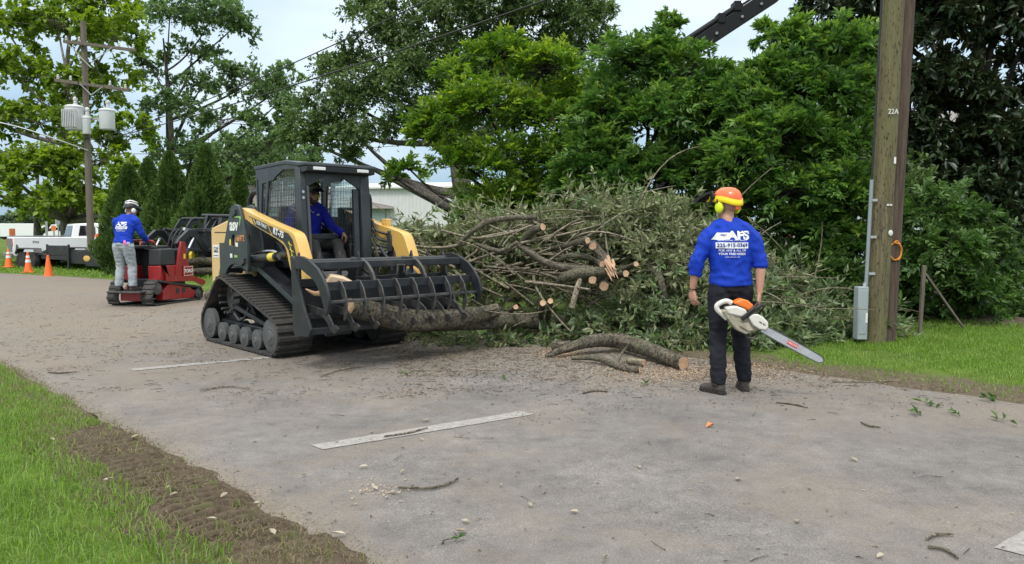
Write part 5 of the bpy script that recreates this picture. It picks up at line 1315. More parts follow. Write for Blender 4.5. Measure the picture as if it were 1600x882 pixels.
def make_person(root, J, hd_yaw, mats, voxel=.006, hands=None, dec=.35, sleeve=(1.0, 1.0), foldamp=.007, tw=1.0, pitch=0.0, build=1.0, facing=Vector((0, 1, 0))):
    V_ = {k: Vector(v) for k, v in J.items() if not k.startswith('toe')}
    right = (V_['shR'] - V_['shL']).normalized(); hip_r = (V_['hipR'] - V_['hipL']).normalized()
    spine = [V_['pelvis'] - (V_['waist'] - V_['pelvis']).normalized() * .06, V_['pelvis'], V_['waist'], V_['chest'], V_['chest'] + (V_['neck'] - V_['chest']) * .62, V_['neck']]
    bw = build
    def torso(mb, g, low=0, hem=None):
        rr = [(.168, .115), (.168, .115), (.150 * bw, .105 * bw), (.178 * bw, .120 * bw), (.145, .095), (.062, .062)]
        pts = spine[:]
        if hem is not None: pts = [hem] + pts[1:]
        mb.tube(pts[low:], [(a + g, b + g) for a, b in rr[low:]], 20, refdir=right)
    def arms(mb, g, fr):
        for s, f in (('L', fr[0]), ('R', fr[1])):
            a, e, w = V_['sh' + s], V_['el' + s], V_['wr' + s]
            cap(mb, a + (V_['neck'] - a) * .18 - Vector((0, 0, .01)), a, .062 + g, .060 + g, 14)
            cap(mb, a, e, .060 + g, .046 + g, 14)
            end = e + (w - e) * f
            if f > .02: mb.tube([e - (e - a).normalized() * .01, e, e + (end - e) * .3, end], [.03, .046 + g, .047 + g * 1.1, (.047 - .018 * f) + g * 1.25], 14)
            mb.tube([V_['neck'] + (a - V_['neck']) * .15 + Vector((0, 0, .01)), a + (V_['neck'] - a) * .45 + Vector((0, 0, .022)), a], [.05 + g, .05 + g, .055 + g], 12)
    def legs(mb, g, top=True):
        for s in 'LR':
            h, k, a = V_['hip' + s], V_['kn' + s], V_['an' + s]
            mb.tube([h + (h - k).normalized() * .08, h, h + (k - h) * .35, h + (k - h) * .8, k, k + (a - k) * .3, k + (a - k) * .62, a + (k - a) * .06, a], [.075 + g, .096 + g, .088 + g, .066 + g, .062 + g, .062 + g, .052 + g * 1.5, .042 + g * 2.0, .035 + g * 2.0], 16)
        mb.tube([spine[0], spine[1], spine[1] + (spine[2] - spine[1]) * .45], [(.15 + g, .105 + g), (.158 + g, .108 + g), (.135 + g, .088 + g)], 20, refdir=hip_r)
        mid = (V_['hipL'] + V_['hipR']) / 2
        mb.ball(mid + Vector((0, 0, -.01)), (.13 + g, .10 + g, .09), 14, 8)
    # body
    b = MB(); torso(b, -.004); legs(b, -.008)
    for s in 'LR':
        a, e, w = V_['sh' + s], V_['el' + s], V_['wr' + s]
        cap(b, a, e, .052, .040, 12)
        b.tube([e, e + (w - e) * .22, e + (w - e) * .6, w], [.041, .047, .037, .027], 14)
        hh = (hands or {}).get(s)
        if hh: hand(b, w, *hh)
        k = V_['an' + s]; Rf = Matrix.Rotation(J.get('toe' + s, 0.0), 3, 'Z'); b.ball(k + Rf @ Vector((0, .06, -.045)), (.036, .10, .03), 12, 8, Rf)
    nk = V_['neck']; hc = V_['head']
    b.tube([nk - Vector((0, 0, .05)), nk + (hc - nk) * .25, nk + (hc - nk) * .62], [.07, .060, .058], 16)
    M_ = head_prims(b, hc, hd_yaw, pitch)
    body = grow(b, 'body', mats['skin'], root, voxel, 4, dec)
    # clothing
    b = MB(); hem = V_['pelvis'] + (V_['pelvis'] - V_['waist']).normalized() * .015
    torso(b, .019, 0, hem); arms(b, .014, sleeve)
    sh = grow(b, 'shirt', mats['shirt'], root, max(.0085, voxel * 1.3), 7, 1.0, folds(foldamp, (8, 8, 13), 3.0))
    b = MB(); legs(b, .012 * tw); tr_ = grow(b, 'trousers', mats['trousers'], root, max(.0085, voxel * 1.3), 7, 1.0, folds(foldamp * .9, (7, 7, 15), 8.0))
    for s in 'LR':
        a = V_['an' + s]; yw = J.get('toe' + s, 0.0); Rz = Matrix.Rotation(yw, 3, 'Z')
        def T(x, y, z): return a + Rz @ Vector((x, y, z - .09))
        b = MB(); b.tube([T(0, .0, .17), T(0, -.003, .12), T(0, -.002, .08)], [.056, .056, .058], 14)
        b.tube([T(0, -.062, .045), T(0, -.05, .045), T(0, .02, .05), T(0, .10, .042), T(0, .165, .036), T(0, .20, .03)], [(.022, .03), (.043, .045), (.046, .052), (.052, .042), (.046, .036), (.022, .02)], 16, refdir=Rz @ Vector((1, 0, 0)))
        bo = grow(b, 'boot', mats['boot'], root, .007, 5, .6)
        sl = MB(); out = []
        for y, w in ((-.078, .025), (-.06, .042), (0, .043), (.06, .048), (.12, .055), (.17, .048), (.20, .028)): out.append((y, w))
        poly = [(-w, y) for y, w in out] + [(w, y) for y, w in out[::-1]]
        sl.prism(poly, 0.0, .026, axis='z'); o_ = sl.build('sole', 'boot_sole', bo, bev=.004); o_.location = a + Vector((0, 0, -.088)); o_.rotation_euler = (0, 0, yw)
    return body, sh, tr_, M_
def stick_on(me_o, target, direction=Vector((0, 1, 0)), off=.004):
    """press a flat print onto the cloth"""
    bv = BVHTree.FromPolygons([v.co.copy() for v in target.data.vertices], [tuple(p.vertices) for p in target.data.polygons])
    for v in me_o.data.vertices:
        w = me_o.matrix_basis @ v.co
        hit = bv.ray_cast(w - direction * 1.0, direction)
        if hit[0] is not None: v.co = me_o.matrix_basis.inverted() @ (hit[0] - direction * (off + .0))
    me_o.data.update()
def grid_plate(name, w, h, nx, nz, m, parent, loc, slant=0.0):
    b = MB(); 
    for j in range(nz + 1):
        for i in range(nx + 1): b.v.append((-w / 2 + w * i / nx + slant * (j / nz - .5), 0, -h / 2 + h * j / nz))
    for j in range(nz):
        for i in range(nx): k = j * (nx + 1) + i; b.f.append((k, k + 1, k + nx + 2, k + nx + 1))
    o = b.build(name, m, parent, smooth=60); o.location = loc; return o
def print_text(s, size, x, z, sh, root, m='print_white', sx=1.0, off=.0045, bold=0.0, d=Vector((0, 1, 0)), rot=(R(90), 0, 0), tilt=0.0):
    o = text_obj('lettering', s, size, m, sh, (x, -1.0 if d.y > 0 else 1.0, z), (rot[0], tilt, rot[2]), extrude=0, sx=sx, offset=bold)
    stick_on(o, sh, d, off); return o
def helmet(root, c, M_, shell, band, muff, kind='forest'):
    """hard hat in the head's own frame (faces +y)"""
    c = Vector(c); rot = M_.to_4x4(); h = empty('helmet', c, 0, None, None, None, root); h.rotation_euler = M_.to_euler()
    prof = [(.128, .0), (.127, .03), (.118, .065), (.10, .097), (.07, .118), (.03, .128), (.004, .13)]
    vs, fs = [], []; n = 28
    for r, z in prof:
        for k in range(n):
            t = 2 * math.pi * k / n; x, y = math.cos(t), math.sin(t)
            lz = z
            if z < .005: lz = .0 + (-.022 * max(0, -y) ** 2) + (.012 * max(0, y)) + (.02 * (abs(x) > .75))
            ridge = 1 + .035 * (abs(x) < .28) * (z > .05)
            vs.append((x * r * .90 * ridge, y * r * 1.12 * ridge - .005, lz))
    for i in range(len(prof) - 1):
        for k in range(n): fs.append((i * n + k, i * n + (k + 1) % n, (i + 1) * n + (k + 1) % n, (i + 1) * n + k))
    fs.append(tuple(range((len(prof) - 1) * n, len(prof) * n)))
    b = MB(); b.add(vs, fs); o = b.build('shell', shell, h, smooth=60); sd = o.modifiers.new('s', 'SOLIDIFY'); sd.thickness = .006; sd.offset = -1
    # brim and rear band
    b = MB(); vs = []; fs = []
    for k in range(n):
        t = 2 * math.pi * k / n; x, y = math.cos(t), math.sin(t)
        z0 = -.030 * max(0, -y) ** 2 - .008 + (.018 * max(0, y)) + .022 * max(0, abs(x) - .6); ex = .055 * max(0, y) ** 3
        for r, dz in ((.131, .048), (.135, .022), (.136 + ex * .6, .0), (.130 + ex * .6, -.006)): vs.append((x * r * .90, y * (r * 1.12) + (ex if y > 0 else 0) - .005, z0 + dz))
    for k in range(n):
        j = (k + 1) % n
        for q in range(3): fs.append((k * 4 + q, j * 4 + q, j * 4 + q + 1, k * 4 + q + 1))
    b.add(vs, fs); o = b.build('rim_band', band, h, smooth=60); sd = o.modifiers.new('s', 'SOLIDIFY'); sd.thickness = .004; sd.offset = -1
    for s in (-1, 1):
        o = MB().lathe([(.030, 0), (.040, .004), (.043, .022), (.036, .036), (.018, .042)], (0, 0, 0), (s, 0, 0), 18).build('ear_muff', muff, h, smooth=50); o.scale = (1, 1, 1.25); o.location = (s * .088, -.012, -.055)
        MB().bar((s * .118, -.005, .02), (s * .118, -.012, -.05), .012, .02).build('muff_arm', 'black_plastic', h, bev=.003)
    return h
# ---------------------------------------------------------------- worker with the chainsaw
W1 = empty('person', (1.98, 6.66, 0), R(-4), 'worker seen from behind in blue shirt and orange helmet, holding a chainsaw', 'person')
J = dict(anL=(-.125, -.06, .09), anR=(.14, .10, .09), knL=(-.125, .0, .50), knR=(.105, .13, .50), hipL=(-.11, 0, .93), hipR=(.075, .02, .93), pelvis=(-.02, .01, .985), waist=(-.022, .012, 1.10), chest=(-.03, .02, 1.34), neck=(-.05, .035, 1.535), head=(-.052, .075, 1.675),
         shL=(-.225, .01, 1.405), shR=(.165, .01, 1.405), elL=(-.325, -.015, 1.18), wrL=(-.352, .03, .925), elR=(.232, -.02, 1.165), wrR=(.222, -.05, .905), toeL=R(38), toeR=R(-4))
hands = {'L': ((.12, .05, -1), (.75, .6, -.1), (.1, 1, 0), .55), 'R': ((-.12, -.12, -1), (-.75, .35, -.2), (-.25, 1, 0), 1.05)}
body, sh, trs, HM = make_person(W1, J, R(33), dict(skin='skin', shirt='shirt_blue', trousers='trousers_black', boot='boot'), .0052, hands, .30, (.46, .10), .010, build=1.02)
hl_ = helmet(W1, Vector(J['head']) + Vector((0, -.005, .048)), HM, 'helmet_orange', 'helmet_yellow', 'neon_yellow')
# raised mesh visor, side bracket, rear adjuster
vs = []; fs = []
for i in range(9):
    t = R(-70 + i * 17.5)
    for j, (r, z) in enumerate(((.135, .095), (.19, .085), (.25, .055), (.31, .005))): vs.append((math.sin(t) * r * .95, math.cos(t) * r * 1.05 + .0, z - (.02 if abs(i - 4) == 4 else 0)))
for i in range(8):
    for j in range(3): fs.append((i * 4 + j, i * 4 + 4 + j, i * 4 + 5 + j, i * 4 + 1 + j))
b = MB(); b.add(vs, fs); o = b.build('visor', 'visor_mesh', hl_, smooth=60); sd = o.modifiers.new('s', 'SOLIDIFY'); sd.thickness = .003
MB().tube([vs[i * 4 + 3] for i in range(9)], .003, 6).tube([vs[i * 4] for i in range(9)], .004, 6).build('visor_rim', 'black_plastic', hl_)
for s in (-1, 1): MB().lathe([(.03, 0), (.03, .012), (.02, .018)], (s * .112, .055, .045), (s, 0, 0), 14).bar((s * .118, .055, .045), (s * .125, .085, -.02), .01, .025).build('visor_hinge', 'black_plastic', hl_)
MB().box((-.028, -.142, -.075), (.028, -.125, -.028)).build('size_knob', 'helmet_orange', hl_, bev=.006)
MB().bar((-.10, .0, -.02), (-.07, .075, -.14), .008, .003).build('chin_strap', 'black_plastic', hl_)
MB().lathe([(.031, -.006), (.031, .006)], Vector(J['wrL']) + Vector((.003, 0, .015)), Vector(J['wrL']) - Vector(J['elL']), 18).build('wristband', 'black_plastic', W1)
# print on the back
XC = -.035
print_text('AFS', .098, XC + .055, 1.418, sh, W1, sx=1.25, bold=.005)
o = grid_plate('logo_block', .13, .062, 8, 4, 'print_white', sh, (XC - .088, -1, 1.414), slant=.05); stick_on(o, sh)
o = grid_plate('logo_block', .05, .008, 4, 2, 'print_blue', sh, (XC - .075, -1, 1.425), slant=.006); stick_on(o, sh, off=.007)
print_text('PROFESSIONAL TREE SERVICE', .0165, XC, 1.376, sh, W1, sx=1.15)
o = grid_plate('number_panel', .282, .052, 16, 4, 'print_white', sh, (XC, -1, 1.333)); stick_on(o, sh)
print_text('225-915-0369', .046, XC, 1.333, sh, W1, 'print_blue', sx=1.03, off=.008, bold=.001)
print_text('FOR ANY & ALL OF', .026, XC, 1.288, sh, W1, sx=1.05, bold=.0006)
print_text('YOUR TREE NEEDS', .026, XC, 1.258, sh, W1, sx=1.05, bold=.0006)
print_text('www.afstree.com', .0165, XC, 1.232, sh, W1, sx=1.1)
# ---------------------------------------------------------------- chainsaw, hanging from his right hand
mat('saw_white', (0.66, 0.64, 0.58), .45, var=.08, dirt=.28, dscale=14, dirtcol=(.25, .22, .15))
mat('saw_dirty', (0.36, 0.33, 0.25), .65, var=.3, scale=20, dirt=.5, dscale=16, dirtcol=(.16, .14, .09), bump=.3)
mat('saw_orange', (0.85, 0.20, 0.03), .4, var=.06, dirt=.08, dscale=12)
mat('bar_steel', (0.56, 0.58, 0.61), .36, metal=.55, var=.12, scale=10, dirt=.12, dscale=12)
mat('chain_steel', (0.12, 0.12, 0.125), .5, metal=.6, var=.4, scale=60)
mat('label_red', (0.62, 0.05, 0.06), .5, var=.05)
CS = empty('chainsaw', at(1120.5, 479.5, 6.44), 0, 'white and orange chainsaw with long bar hanging from the worker hand', 'chainsaw')
CS.rotation_euler = (0, math.atan2(.474, .88), R(-2))
# local: x along the bar, z up across it, y depth (camera side negative)
b = MB().prism([(.135, .085), (.20, .088), (.245, .075), (.30, .05), (.41, .0), (.39, -.035), (.33, -.095), (.25, -.10), (.195, -.082), (.12, -.048), (.06, -.02), (.05, .0), (.12, .02)], -.03, .085)
b.build('engine_case', 'saw_dirty', CS, bev=.012, seg=3)
MB().prism([(.06, .03), (.135, .085), (.215, .095), (.25, .075), (.225, .02), (.10, -.012)], -.045, .07).build('side_cover', 'saw_white', CS, bev=.015, seg=3)
MB().prism([(.105, .092), (.118, .125), (.147, .162), (.20, .172), (.262, .158), (.268, .13), (.245, .09), (.215, .10)], -.04, .085).build('top_cover', 'saw_orange', CS, bev=.014, seg=3)
MB().prism([(.265, .045), (.275, .085), (.325, .108), (.37, .108), (.435, .088), (.458, .05), (.452, .02), (.40, -.002), (.33, .005)], -.065, -.028).build('clutch_cover', 'saw_white', CS, bev=.012, seg=3)
MB().prism([(.24, -.055), (.33, -.06), (.37, -.03), (.30, .0), (.23, -.02)], -.045, -.03).build('muffler_plate', 'saw_dirty', CS, bev=.006)
MB().tube(curve_pts([(.10, .02, .088), (.05, .02, .082), (.012, .02, .04), (.0, .02, .005), (.022, .02, -.022), (.07, .02, -.035), (.13, .02, -.05)], 5), [(.022, .022)] * 31, 10).build('rear_handle', 'saw_white', CS, smooth=60)
MB().bar((.055, .02, .045), (.085, .02, .05), .012, .02).build('trigger', 'black_plastic', CS, bev=.003)
MB().tube(curve_pts([(.235, -.05, .0), (.24, -.062, .06), (.262, -.058, .13), (.28, -.02, .19), (.285, .05, .192), (.275, .10, .14), (.26, .105, .05), (.25, .09, -.05)], 5), .013, 10).build('front_handle', 'black_plastic', CS, smooth=60)
MB().prism([(.205, .005), (.225, .06), (.27, .14), (.305, .20), (.325, .19), (.30, .12), (.262, .04), (.235, .0)], -.066, -.052).build('hand_guard', 'black_plastic', CS, bev=.006)
MB().tube(curve_pts([(.315, -.02, .19), (.345, .0, .20), (.37, .05, .18), (.375, .09, .13)], 5), .008, 8).build('brake_lever', 'black_plastic', CS, smooth=60)
bar = [(.42, .052), (.60, .056), (.85, .054), (.97, .050), (1.0, .044), (1.015, .03), (1.018, .018), (1.012, .004), (.995, -.008), (.96, -.014), (.80, -.018), (.60, -.018), (.42, -.014)]
br_ = MB().prism(bar, -.045, -.039).build('guide_bar', 'bar_steel', CS, bev=.001)
ch_ = MB()
for i_ in range(len(bar) - 1):
    p_, q_ = Vector((bar[i_][0], -.042, bar[i_][1])), Vector((bar[i_ + 1][0], -.042, bar[i_ + 1][1]))
    ch_.bar(p_, q_, .009, .007)
    k_ = int((q_ - p_).length / .02)
    for j_ in range(k_):
        c_ = p_.lerp(q_, (j_ + .5) / k_); dd_ = (q_ - p_).normalized(); nn__ = Vector((-dd_.z, 0, dd_.x)); nn__ = nn__ if nn__.dot(c_ - Vector((.7, -.042, .018))) > 0 else -nn__
        ch_.bar(c_ - dd_ * .005, c_ + dd_ * .005, .006, .012)
tag(ch_.build('chain', 'chain_steel', CS), kind='stuff')
lb_ = MB().box((.665, -.0475, .004), (.765, -.0455, .038)).build('bar_label', 'label_red', br_, bev=.001)
text_obj('lettering', 'OREGON', .024, 'white_decal', lb_, (.715, -.0485, .021), (R(90), 0, 0), sx=.95)
MB().tube(curve_pts([(.33, .0, -.09), (.36, -.01, -.11), (.40, -.02, -.09), (.42, -.02, -.05)], 4), .006, 6).build('bumper_spike', 'black_plastic', CS)
text_obj('lettering', 'MS 461', .022, 'black_decal', CS, (.395, -.0665, .055), (R(90), 0, 0))
# ---------------------------------------------------------------- operator in the cab
OP = empty('person', ldw(.0, .05, 1.20), R(-46.2 - 90), 'seated loader operator in blue shirt, sunglasses and dark helmet', 'person')
J = dict(hipL=(-.10, .02, .09), hipR=(.10, .02, .09), pelvis=(0, -.02, .12), waist=(0, -.03, .22), chest=(0, -.02, .44), neck=(0, .03, .615), head=(-.01, .09, .735),
         knL=(-.17, .44, .10), knR=(.17, .44, .10), anL=(-.17, .62, -.30), anR=(.17, .62, -.30), shL=(-.20, -.0, .53), shR=(.20, -.0, .53), elL=(-.30, .10, .30), wrL=(-.33, .34, .22), elR=(.33, .08, .30), wrR=(.36, .33, .24), toeL=0.0, toeR=0.0)
hands = {'L': ((0, .6, -.5), (.5, -.2, -.7), (.4, .5, .5), .8), 'R': ((0, .6, -.5), (-.5, -.2, -.7), (-.4, .5, .5), .8)}
body, sh, trs, HM = make_person(OP, J, R(8), dict(skin='skin_tan', shirt='shirt_violet', trousers='trousers_grey', boot='boot'), .0065, hands, .4, (.92, .92), .006, build=1.05, pitch=R(-6))
h_ = helmet(OP, Vector(J['head']) + Vector((0, -.005, .045)), HM, 'helmet_camo', 'helmet_black', 'neon_yellow')
hc = Vector(J['head'])
def hp(x, y, z): return hc + HM @ Vector((x, y, z))
o = MB()
for s in (-1, 1): o.ball(hp(s * .034, .088, .018), (.028, .012, .019), 12, 8, HM); o.bar(hp(s * .06, .08, .022), hp(s * .082, -.01, .015), .006, .01)
o.bar(hp(-.012, .096, .024), hp(.012, .096, .024), .006, .006); o.build('sunglasses', 'dark_glass', OP)
b = MB(); b.ball(hp(0, .045, -.085), (.055, .055, .042), 14, 8, HM); b.ball(hp(.04, .03, -.06), (.03, .05, .045), 10, 8, HM); b.ball(hp(-.04, .03, -.06), (.03, .05, .045), 10, 8, HM)
grow(b, 'beard', 'beard', OP, .007, 3)
o = MB().tube(curve_pts([(-.07, .07, .62), (-.05, .115, .56), (0, .13, .51), (.05, .115, .56), (.07, .07, .62)], 5), .0035, 6).ball((0, .135, .50), .011).build('necklace', 'chrome', OP)
t_ = print_text('AFS', .034, -.09, .475, sh, OP, sx=1.2, d=Vector((0, -1, 0)), rot=(R(90), 0, R(180)), off=.005)
# ---------------------------------------------------------------- worker on the red stand-on machine
ML = L_ = (-7.42, 14.85, 79.0)
def mlw(x, y, z):
    a = R(ML[2]); c, s = math.cos(a), math.sin(a); return Vector((ML[0] + c * x - s * y, ML[1] + s * x + c * y, z))
W3 = empty('person', mlw(-.28, .10, .30), R(ML[2] - 90 + 4), 'worker in pale jeans and black and white helmet driving the red stand-on loader', 'person')
J = dict(anL=(-.13, -.05, .09), anR=(.12, .02, .09), knL=(-.12, .02, .48), knR=(.11, .04, .48), hipL=(-.095, -.06, .88), hipR=(.095, -.06, .88), pelvis=(0, -.06, .93), waist=(.0, -.035, 1.04), chest=(.0, .03, 1.27), neck=(.02, .12, 1.455), head=(.035, .19, 1.575),
         shL=(-.20, .05, 1.36), shR=(.21, .05, 1.36), elL=(-.26, .16, 1.10), wrL=(-.20, .38, 1.02), elR=(.28, .13, 1.10), wrR=(.24, .36, .97), toeL=R(20), toeR=R(-30))
hands = {'L': ((.1, .9, -.1), (0, -.2, -1), (1, 0, 0), .7), 'R': ((-.1, .9, -.1), (0, -.2, -1), (-1, 0, 0), .7)}
body, sh, trs, HM = make_person(W3, J, R(-24), dict(skin='skin_tan', shirt='shirt_blue', trousers='jeans_pale', boot='boot'), .008, hands, .5, (.95, .95), .009, pitch=R(-12), tw=1.5)
h_ = helmet(W3, Vector(J['head']) + Vector((0, -.005, .048)), HM, 'helmet_black', 'helmet_black', 'helmet_white')
o = MB().tube(curve_pts([(-.10, -.06, .075), (-.04, -.11, .10), (.03, -.06, .135), (.07, .02, .125), (.04, .08, .12)], 5), .014, 8).build('stripe', 'helmet_white', h_)
o = MB().tube(curve_pts([(.112, .06, .06), (.105, -.02, .085), (.07, -.10, .08), (.0, -.135, .06)], 5), .013, 8).build('stripe', 'helmet_white', h_)
print_text('AFS', .10, 0, 1.305, sh, W3, sx=1.3, bold=.005)
o = grid_plate('number_panel', .24, .05, 8, 3, 'print_white', sh, (0, -1, 1.235)); stick_on(o, sh)
print_text('225-915-0369', .036, 0, 1.235, sh, W3, 'print_blue', off=.009)
print_text('FOR ANY & ALL OF', .022, 0, 1.195, sh, W3)
print_text('YOUR TREE NEEDS', .022, 0, 1.17, sh, W3)
b = MB().ball((.13, -.20, .95), (.03, .015, .045)).ball((.15, -.19, .92), (.02, .012, .03)); b.build('pink_rag', 'pink_cloth', W3)
# ================================================================== red stand-on track loader
mat('red_paint', (0.29, 0.012, 0.016), .4, var=.12, dirt=.28, dscale=4, coat=.2)
mat('dark_plastic', (0.03, 0.032, 0.036), .55, var=.2, dirt=.15)
mat('orange_paint', (0.75, 0.26, 0.03), .5, var=.1, dirt=.2)
MN = empty('mini_loader', (ML[0], ML[1], 0), R(ML[2]), 'red stand-on tracked mini loader with raised black grapple', 'mini loader')
for sgn in (-1, 1):
    y0, y1 = (-.50, -.25) if sgn < 0 else (.25, .50)
    make_track(MN, [(-.12, .36, .11), (-.20, .16, .12), (1.20, .15, .11), (1.0, .12, .10)], y0, y1, .022, .022, .06, .10, 'rubber')
    MB().prism([(.02, .10), (1.02, .06), (1.12, .20), (.85, .30), (.25, .42), (.08, .30)], sgn * .47, sgn * .30).build('side_plate', 'red_paint', MN, bev=.01)
    wheel('idler_wheel', MN, (1.20, sgn * .44, .15), .105, .08, 'wheel_grey')
    wheel('drive_wheel', MN, (-.12, sgn * .44, .34), .12, .08, 'wheel_grey')
    for x in (.45, .65): MB().box((x, sgn * .474 - .003, .20), (x + .10, sgn * .474 + .003, .30)).build('plate_slot', 'dark_plastic', MN)
    # rear shrouds
    yy0, yy1 = sorted((sgn * .46, sgn * .17))
    MB().prism([(.0, .48), (.55, .48), (.55, .78), (.0, .78)], yy0, yy1).build('shroud', 'red_paint', MN, bev=.02)
    MB().prism([(.01, .783), (.50, .783), (.45, 1.12), (.03, 1.12)], yy0 + .01, yy1 - .005).build('tank', 'dark_plastic', MN, bev=.03, seg=3)
    # red tower and skirt
    MB().prism([(.42, .50), (.95, .52), (.86, .80), (.78, 1.24), (.64, 1.26), (.52, .9)], sgn * .485, sgn * .44).build('tower', 'red_paint', MN, bev=.008)
    MB().prism([(-.04, .78), (.10, .78), (.10, .46), (.98, .42), (1.30, .30), (1.42, .34), (1.38, .42), (1.02, .52), (.2, .56)], sgn * .505, sgn * .488).build('skirt', 'red_paint', MN, bev=.004)
    ar = plate('lift_arm', [(.60, 1.22), (.70, 1.32), (1.0, 1.50), (1.25, 1.50), (1.55, 1.22), (1.78, .98), (1.72, .90), (1.45, 1.12), (1.20, 1.34), (1.02, 1.36), (.74, 1.18), (.64, 1.14)], [], sgn * .42, sgn * .35, 'black_steel', MN, bev=.008)
    MB().cyl((.55, sgn * .40, .62), (1.0, sgn * .40, 1.1), .04, 12).build('lift_cylinder', 'black_steel', MN)
    MB().cyl((1.0, sgn * .40, 1.1), (1.18, sgn * .40, 1.32), .022, 10).build('piston_rod', 'chrome', MN)
    MB().cyl((1.10, sgn * .24, 1.52), (1.45, sgn * .24, 1.45), .035, 12).cyl((1.45, sgn * .24, 1.45), (1.62, sgn * .24, 1.38), .02, 10).build('tilt_cylinder', 'chrome' if sgn < 0 else 'black_steel', MN)
    MB().box((.70, sgn * .488 - .003, .90), (.76, sgn * .488 + .003, 1.0)).build('sticker', 'yellow_decal', MN)
MB().box((.02, -.24, .12), (1.1, .24, .52)).build('chassis', 'dark_plastic', MN, bev=.02)
MB().box((.30, -.30, .52), (1.12, .30, 1.10)).build('engine_housing', 'dark_plastic', MN, bev=.04, seg=3)
MB().box((-.52, -.36, .27), (.0, .36, .30)).build('platform', 'worn_steel', MN, bev=.008)
MB().box((-.30, -.23, .10), (-.26, .23, .27)).build('platform_skirt', 'red_paint', MN, bev=.01)
MB().box((.05, -.34, 1.12), (.42, .34, 1.18)).build('control_panel', 'dark_plastic', MN, bev=.02)
MB().tube(curve_pts([(.08, -.30, 1.18), (.02, -.28, 1.27), (.02, 0, 1.29), (.02, .28, 1.27), (.08, .30, 1.18)], 5), .018, 8).build('handlebar', 'red_paint', MN)
for y in (-.15, -.05, .06, .17): MB().cyl((.22, y, 1.18), (.20, y, 1.27), .008, 6).ball((.20, y, 1.28), .017, 8, 6).build('lever', 'hose', MN)
MB().box((.70, -.4875, .57), (.95, -.4845, .74)).build('badge', 'red_paint', MN)
b = MB(); b.bar((.68, -.508, .55), (.97, -.508, .55), .004, .008).bar((.68, -.508, .73), (.97, -.508, .73), .004, .008).bar((.68, -.508, .55), (.68, -.508, .73), .004, .008).bar((.97, -.508, .55), (.97, -.508, .73), .004, .008)
b2 = MB().prism([(.66, .53), (.99, .53), (.99, .75), (.66, .75)], -.507, -.486).build('badge_plate', 'red_paint', MN, bev=.003); tag(b.build('badge_frame', 'white_decal', b2, smooth=0), kind='stuff')
text_obj('lettering', 'TORO', .10, 'white_decal', b2, (.825, -.5095, .64), (R(90), 0, 0), offset=.003)
# grapple on the raised arms
MB().box((1.70, -.66, 1.05), (1.76, .62, 1.48)).box((1.70, -.66, 1.48), (2.05, .62, 1.53)).build('grapple_plate', 'black_steel', MN, bev=.01)
MB().box((1.64, -.70, 1.02), (1.70, .66, 1.09)).box((1.64, -.70, 1.46), (1.70, .66, 1.53)).build('grapple_rail', 'black_steel', MN, bev=.006)
for y in (-.52, -.36, .12, .40):
    plate('grapple_jaw', [(1.62, 1.46), (1.68, 1.55), (1.88, 1.74), (2.10, 1.78), (2.35, 1.55), (2.42, 1.20), (2.36, 1.22), (2.26, 1.48), (2.06, 1.64), (1.92, 1.60), (1.78, 1.46)], [], y - .015, y + .015, 'black_steel', MN, bev=.004)
MB().cyl((2.05, -.55, 1.75), (2.05, .45, 1.75), .035, 10).build('jaw_bar', 'black_steel', MN)
MB().cyl((1.85, -.86, 1.80), (1.95, -.12, 1.82), .04, 12).build('top_bar', 'black_steel', MN)
MB().prism([(1.78, 1.45), (1.95, 1.50), (2.02, 1.82), (1.88, 1.84), (1.80, 1.62)], -.66, -.58).prism([(1.78, 1.45), (1.95, 1.50), (2.02, 1.82), (1.88, 1.84), (1.80, 1.62)], -.30, -.24).build('jaw_bracket', 'black_steel', MN, bev=.006)
MB().prism([(1.72, .62), (1.80, .62), (2.12, .70), (2.20, 1.05), (1.76, 1.05)], -.70, -.10).build('lower_jaw', 'black_steel', MN, bev=.02)
MB().ball((1.95, -.62, .95), (.16, .10, .14)).build('rotator', 'black_steel', MN)
MB().prism([(1.62, .78), (1.72, .78), (1.74, .98), (1.66, 1.05), (1.60, .95)], .02, -.05).build('yellow_hook', 'yellow_decal', MN, bev=.008)
MB().prism([(1.74, .44), (2.05, .50), (2.2, .64), (1.9, .60)], -.82, -.45).build('orange_jaw', 'orange_paint', MN, bev=.01)
MB().tube(curve_pts([(1.66, -.62, 1.0), (1.5, -.78, .92), (1.55, -.86, .84), (1.75, -.85, .80)], 5), .014, 6).build('yellow_hose', 'yellow_decal', MN)
for k in range(3): MB().tube(curve_pts([(1.0, -.1 + k * .1, 1.12), (1.15, -.1 + k * .1, 1.42), (1.45, -.05 + k * .1, 1.5), (1.68, 0 + k * .1, 1.3)], 5), .016, 6).build('hydraulic_hose', 'hose', MN)
def mnp(x, y, z): return mlw(x, y, z)
log_thing('mossy log gripped under the red mini loader grapple, upper one', [mnp(1.55, .05, .78), mnp(1.62, -.35, .82), mnp(1.66, -.75, .76)], [.07, .09, .08], (True, True), 'bark_log', 'log', 'cut_log', 71)
log_thing('mossy log gripped under the red mini loader grapple, lower one', [mnp(1.50, .0, .58), mnp(1.56, -.4, .60), mnp(1.6, -.8, .62)], [.06, .075, .07], (True, True), 'bark_log', 'log', 'cut_log', 72)
# low stump and rubble in front of the red machine
q = gr(316, 470); log_thing('pale stump piece on the road between the two machines', [Vector((q.x, q.y + .3, .06)), Vector((q.x + .15, q.y + .2, .12)), Vector((q.x + .35, q.y + .1, .08))], [.09, .11, .08], (True, True), 'bark_twig', 'log', 'cut_log', 73)

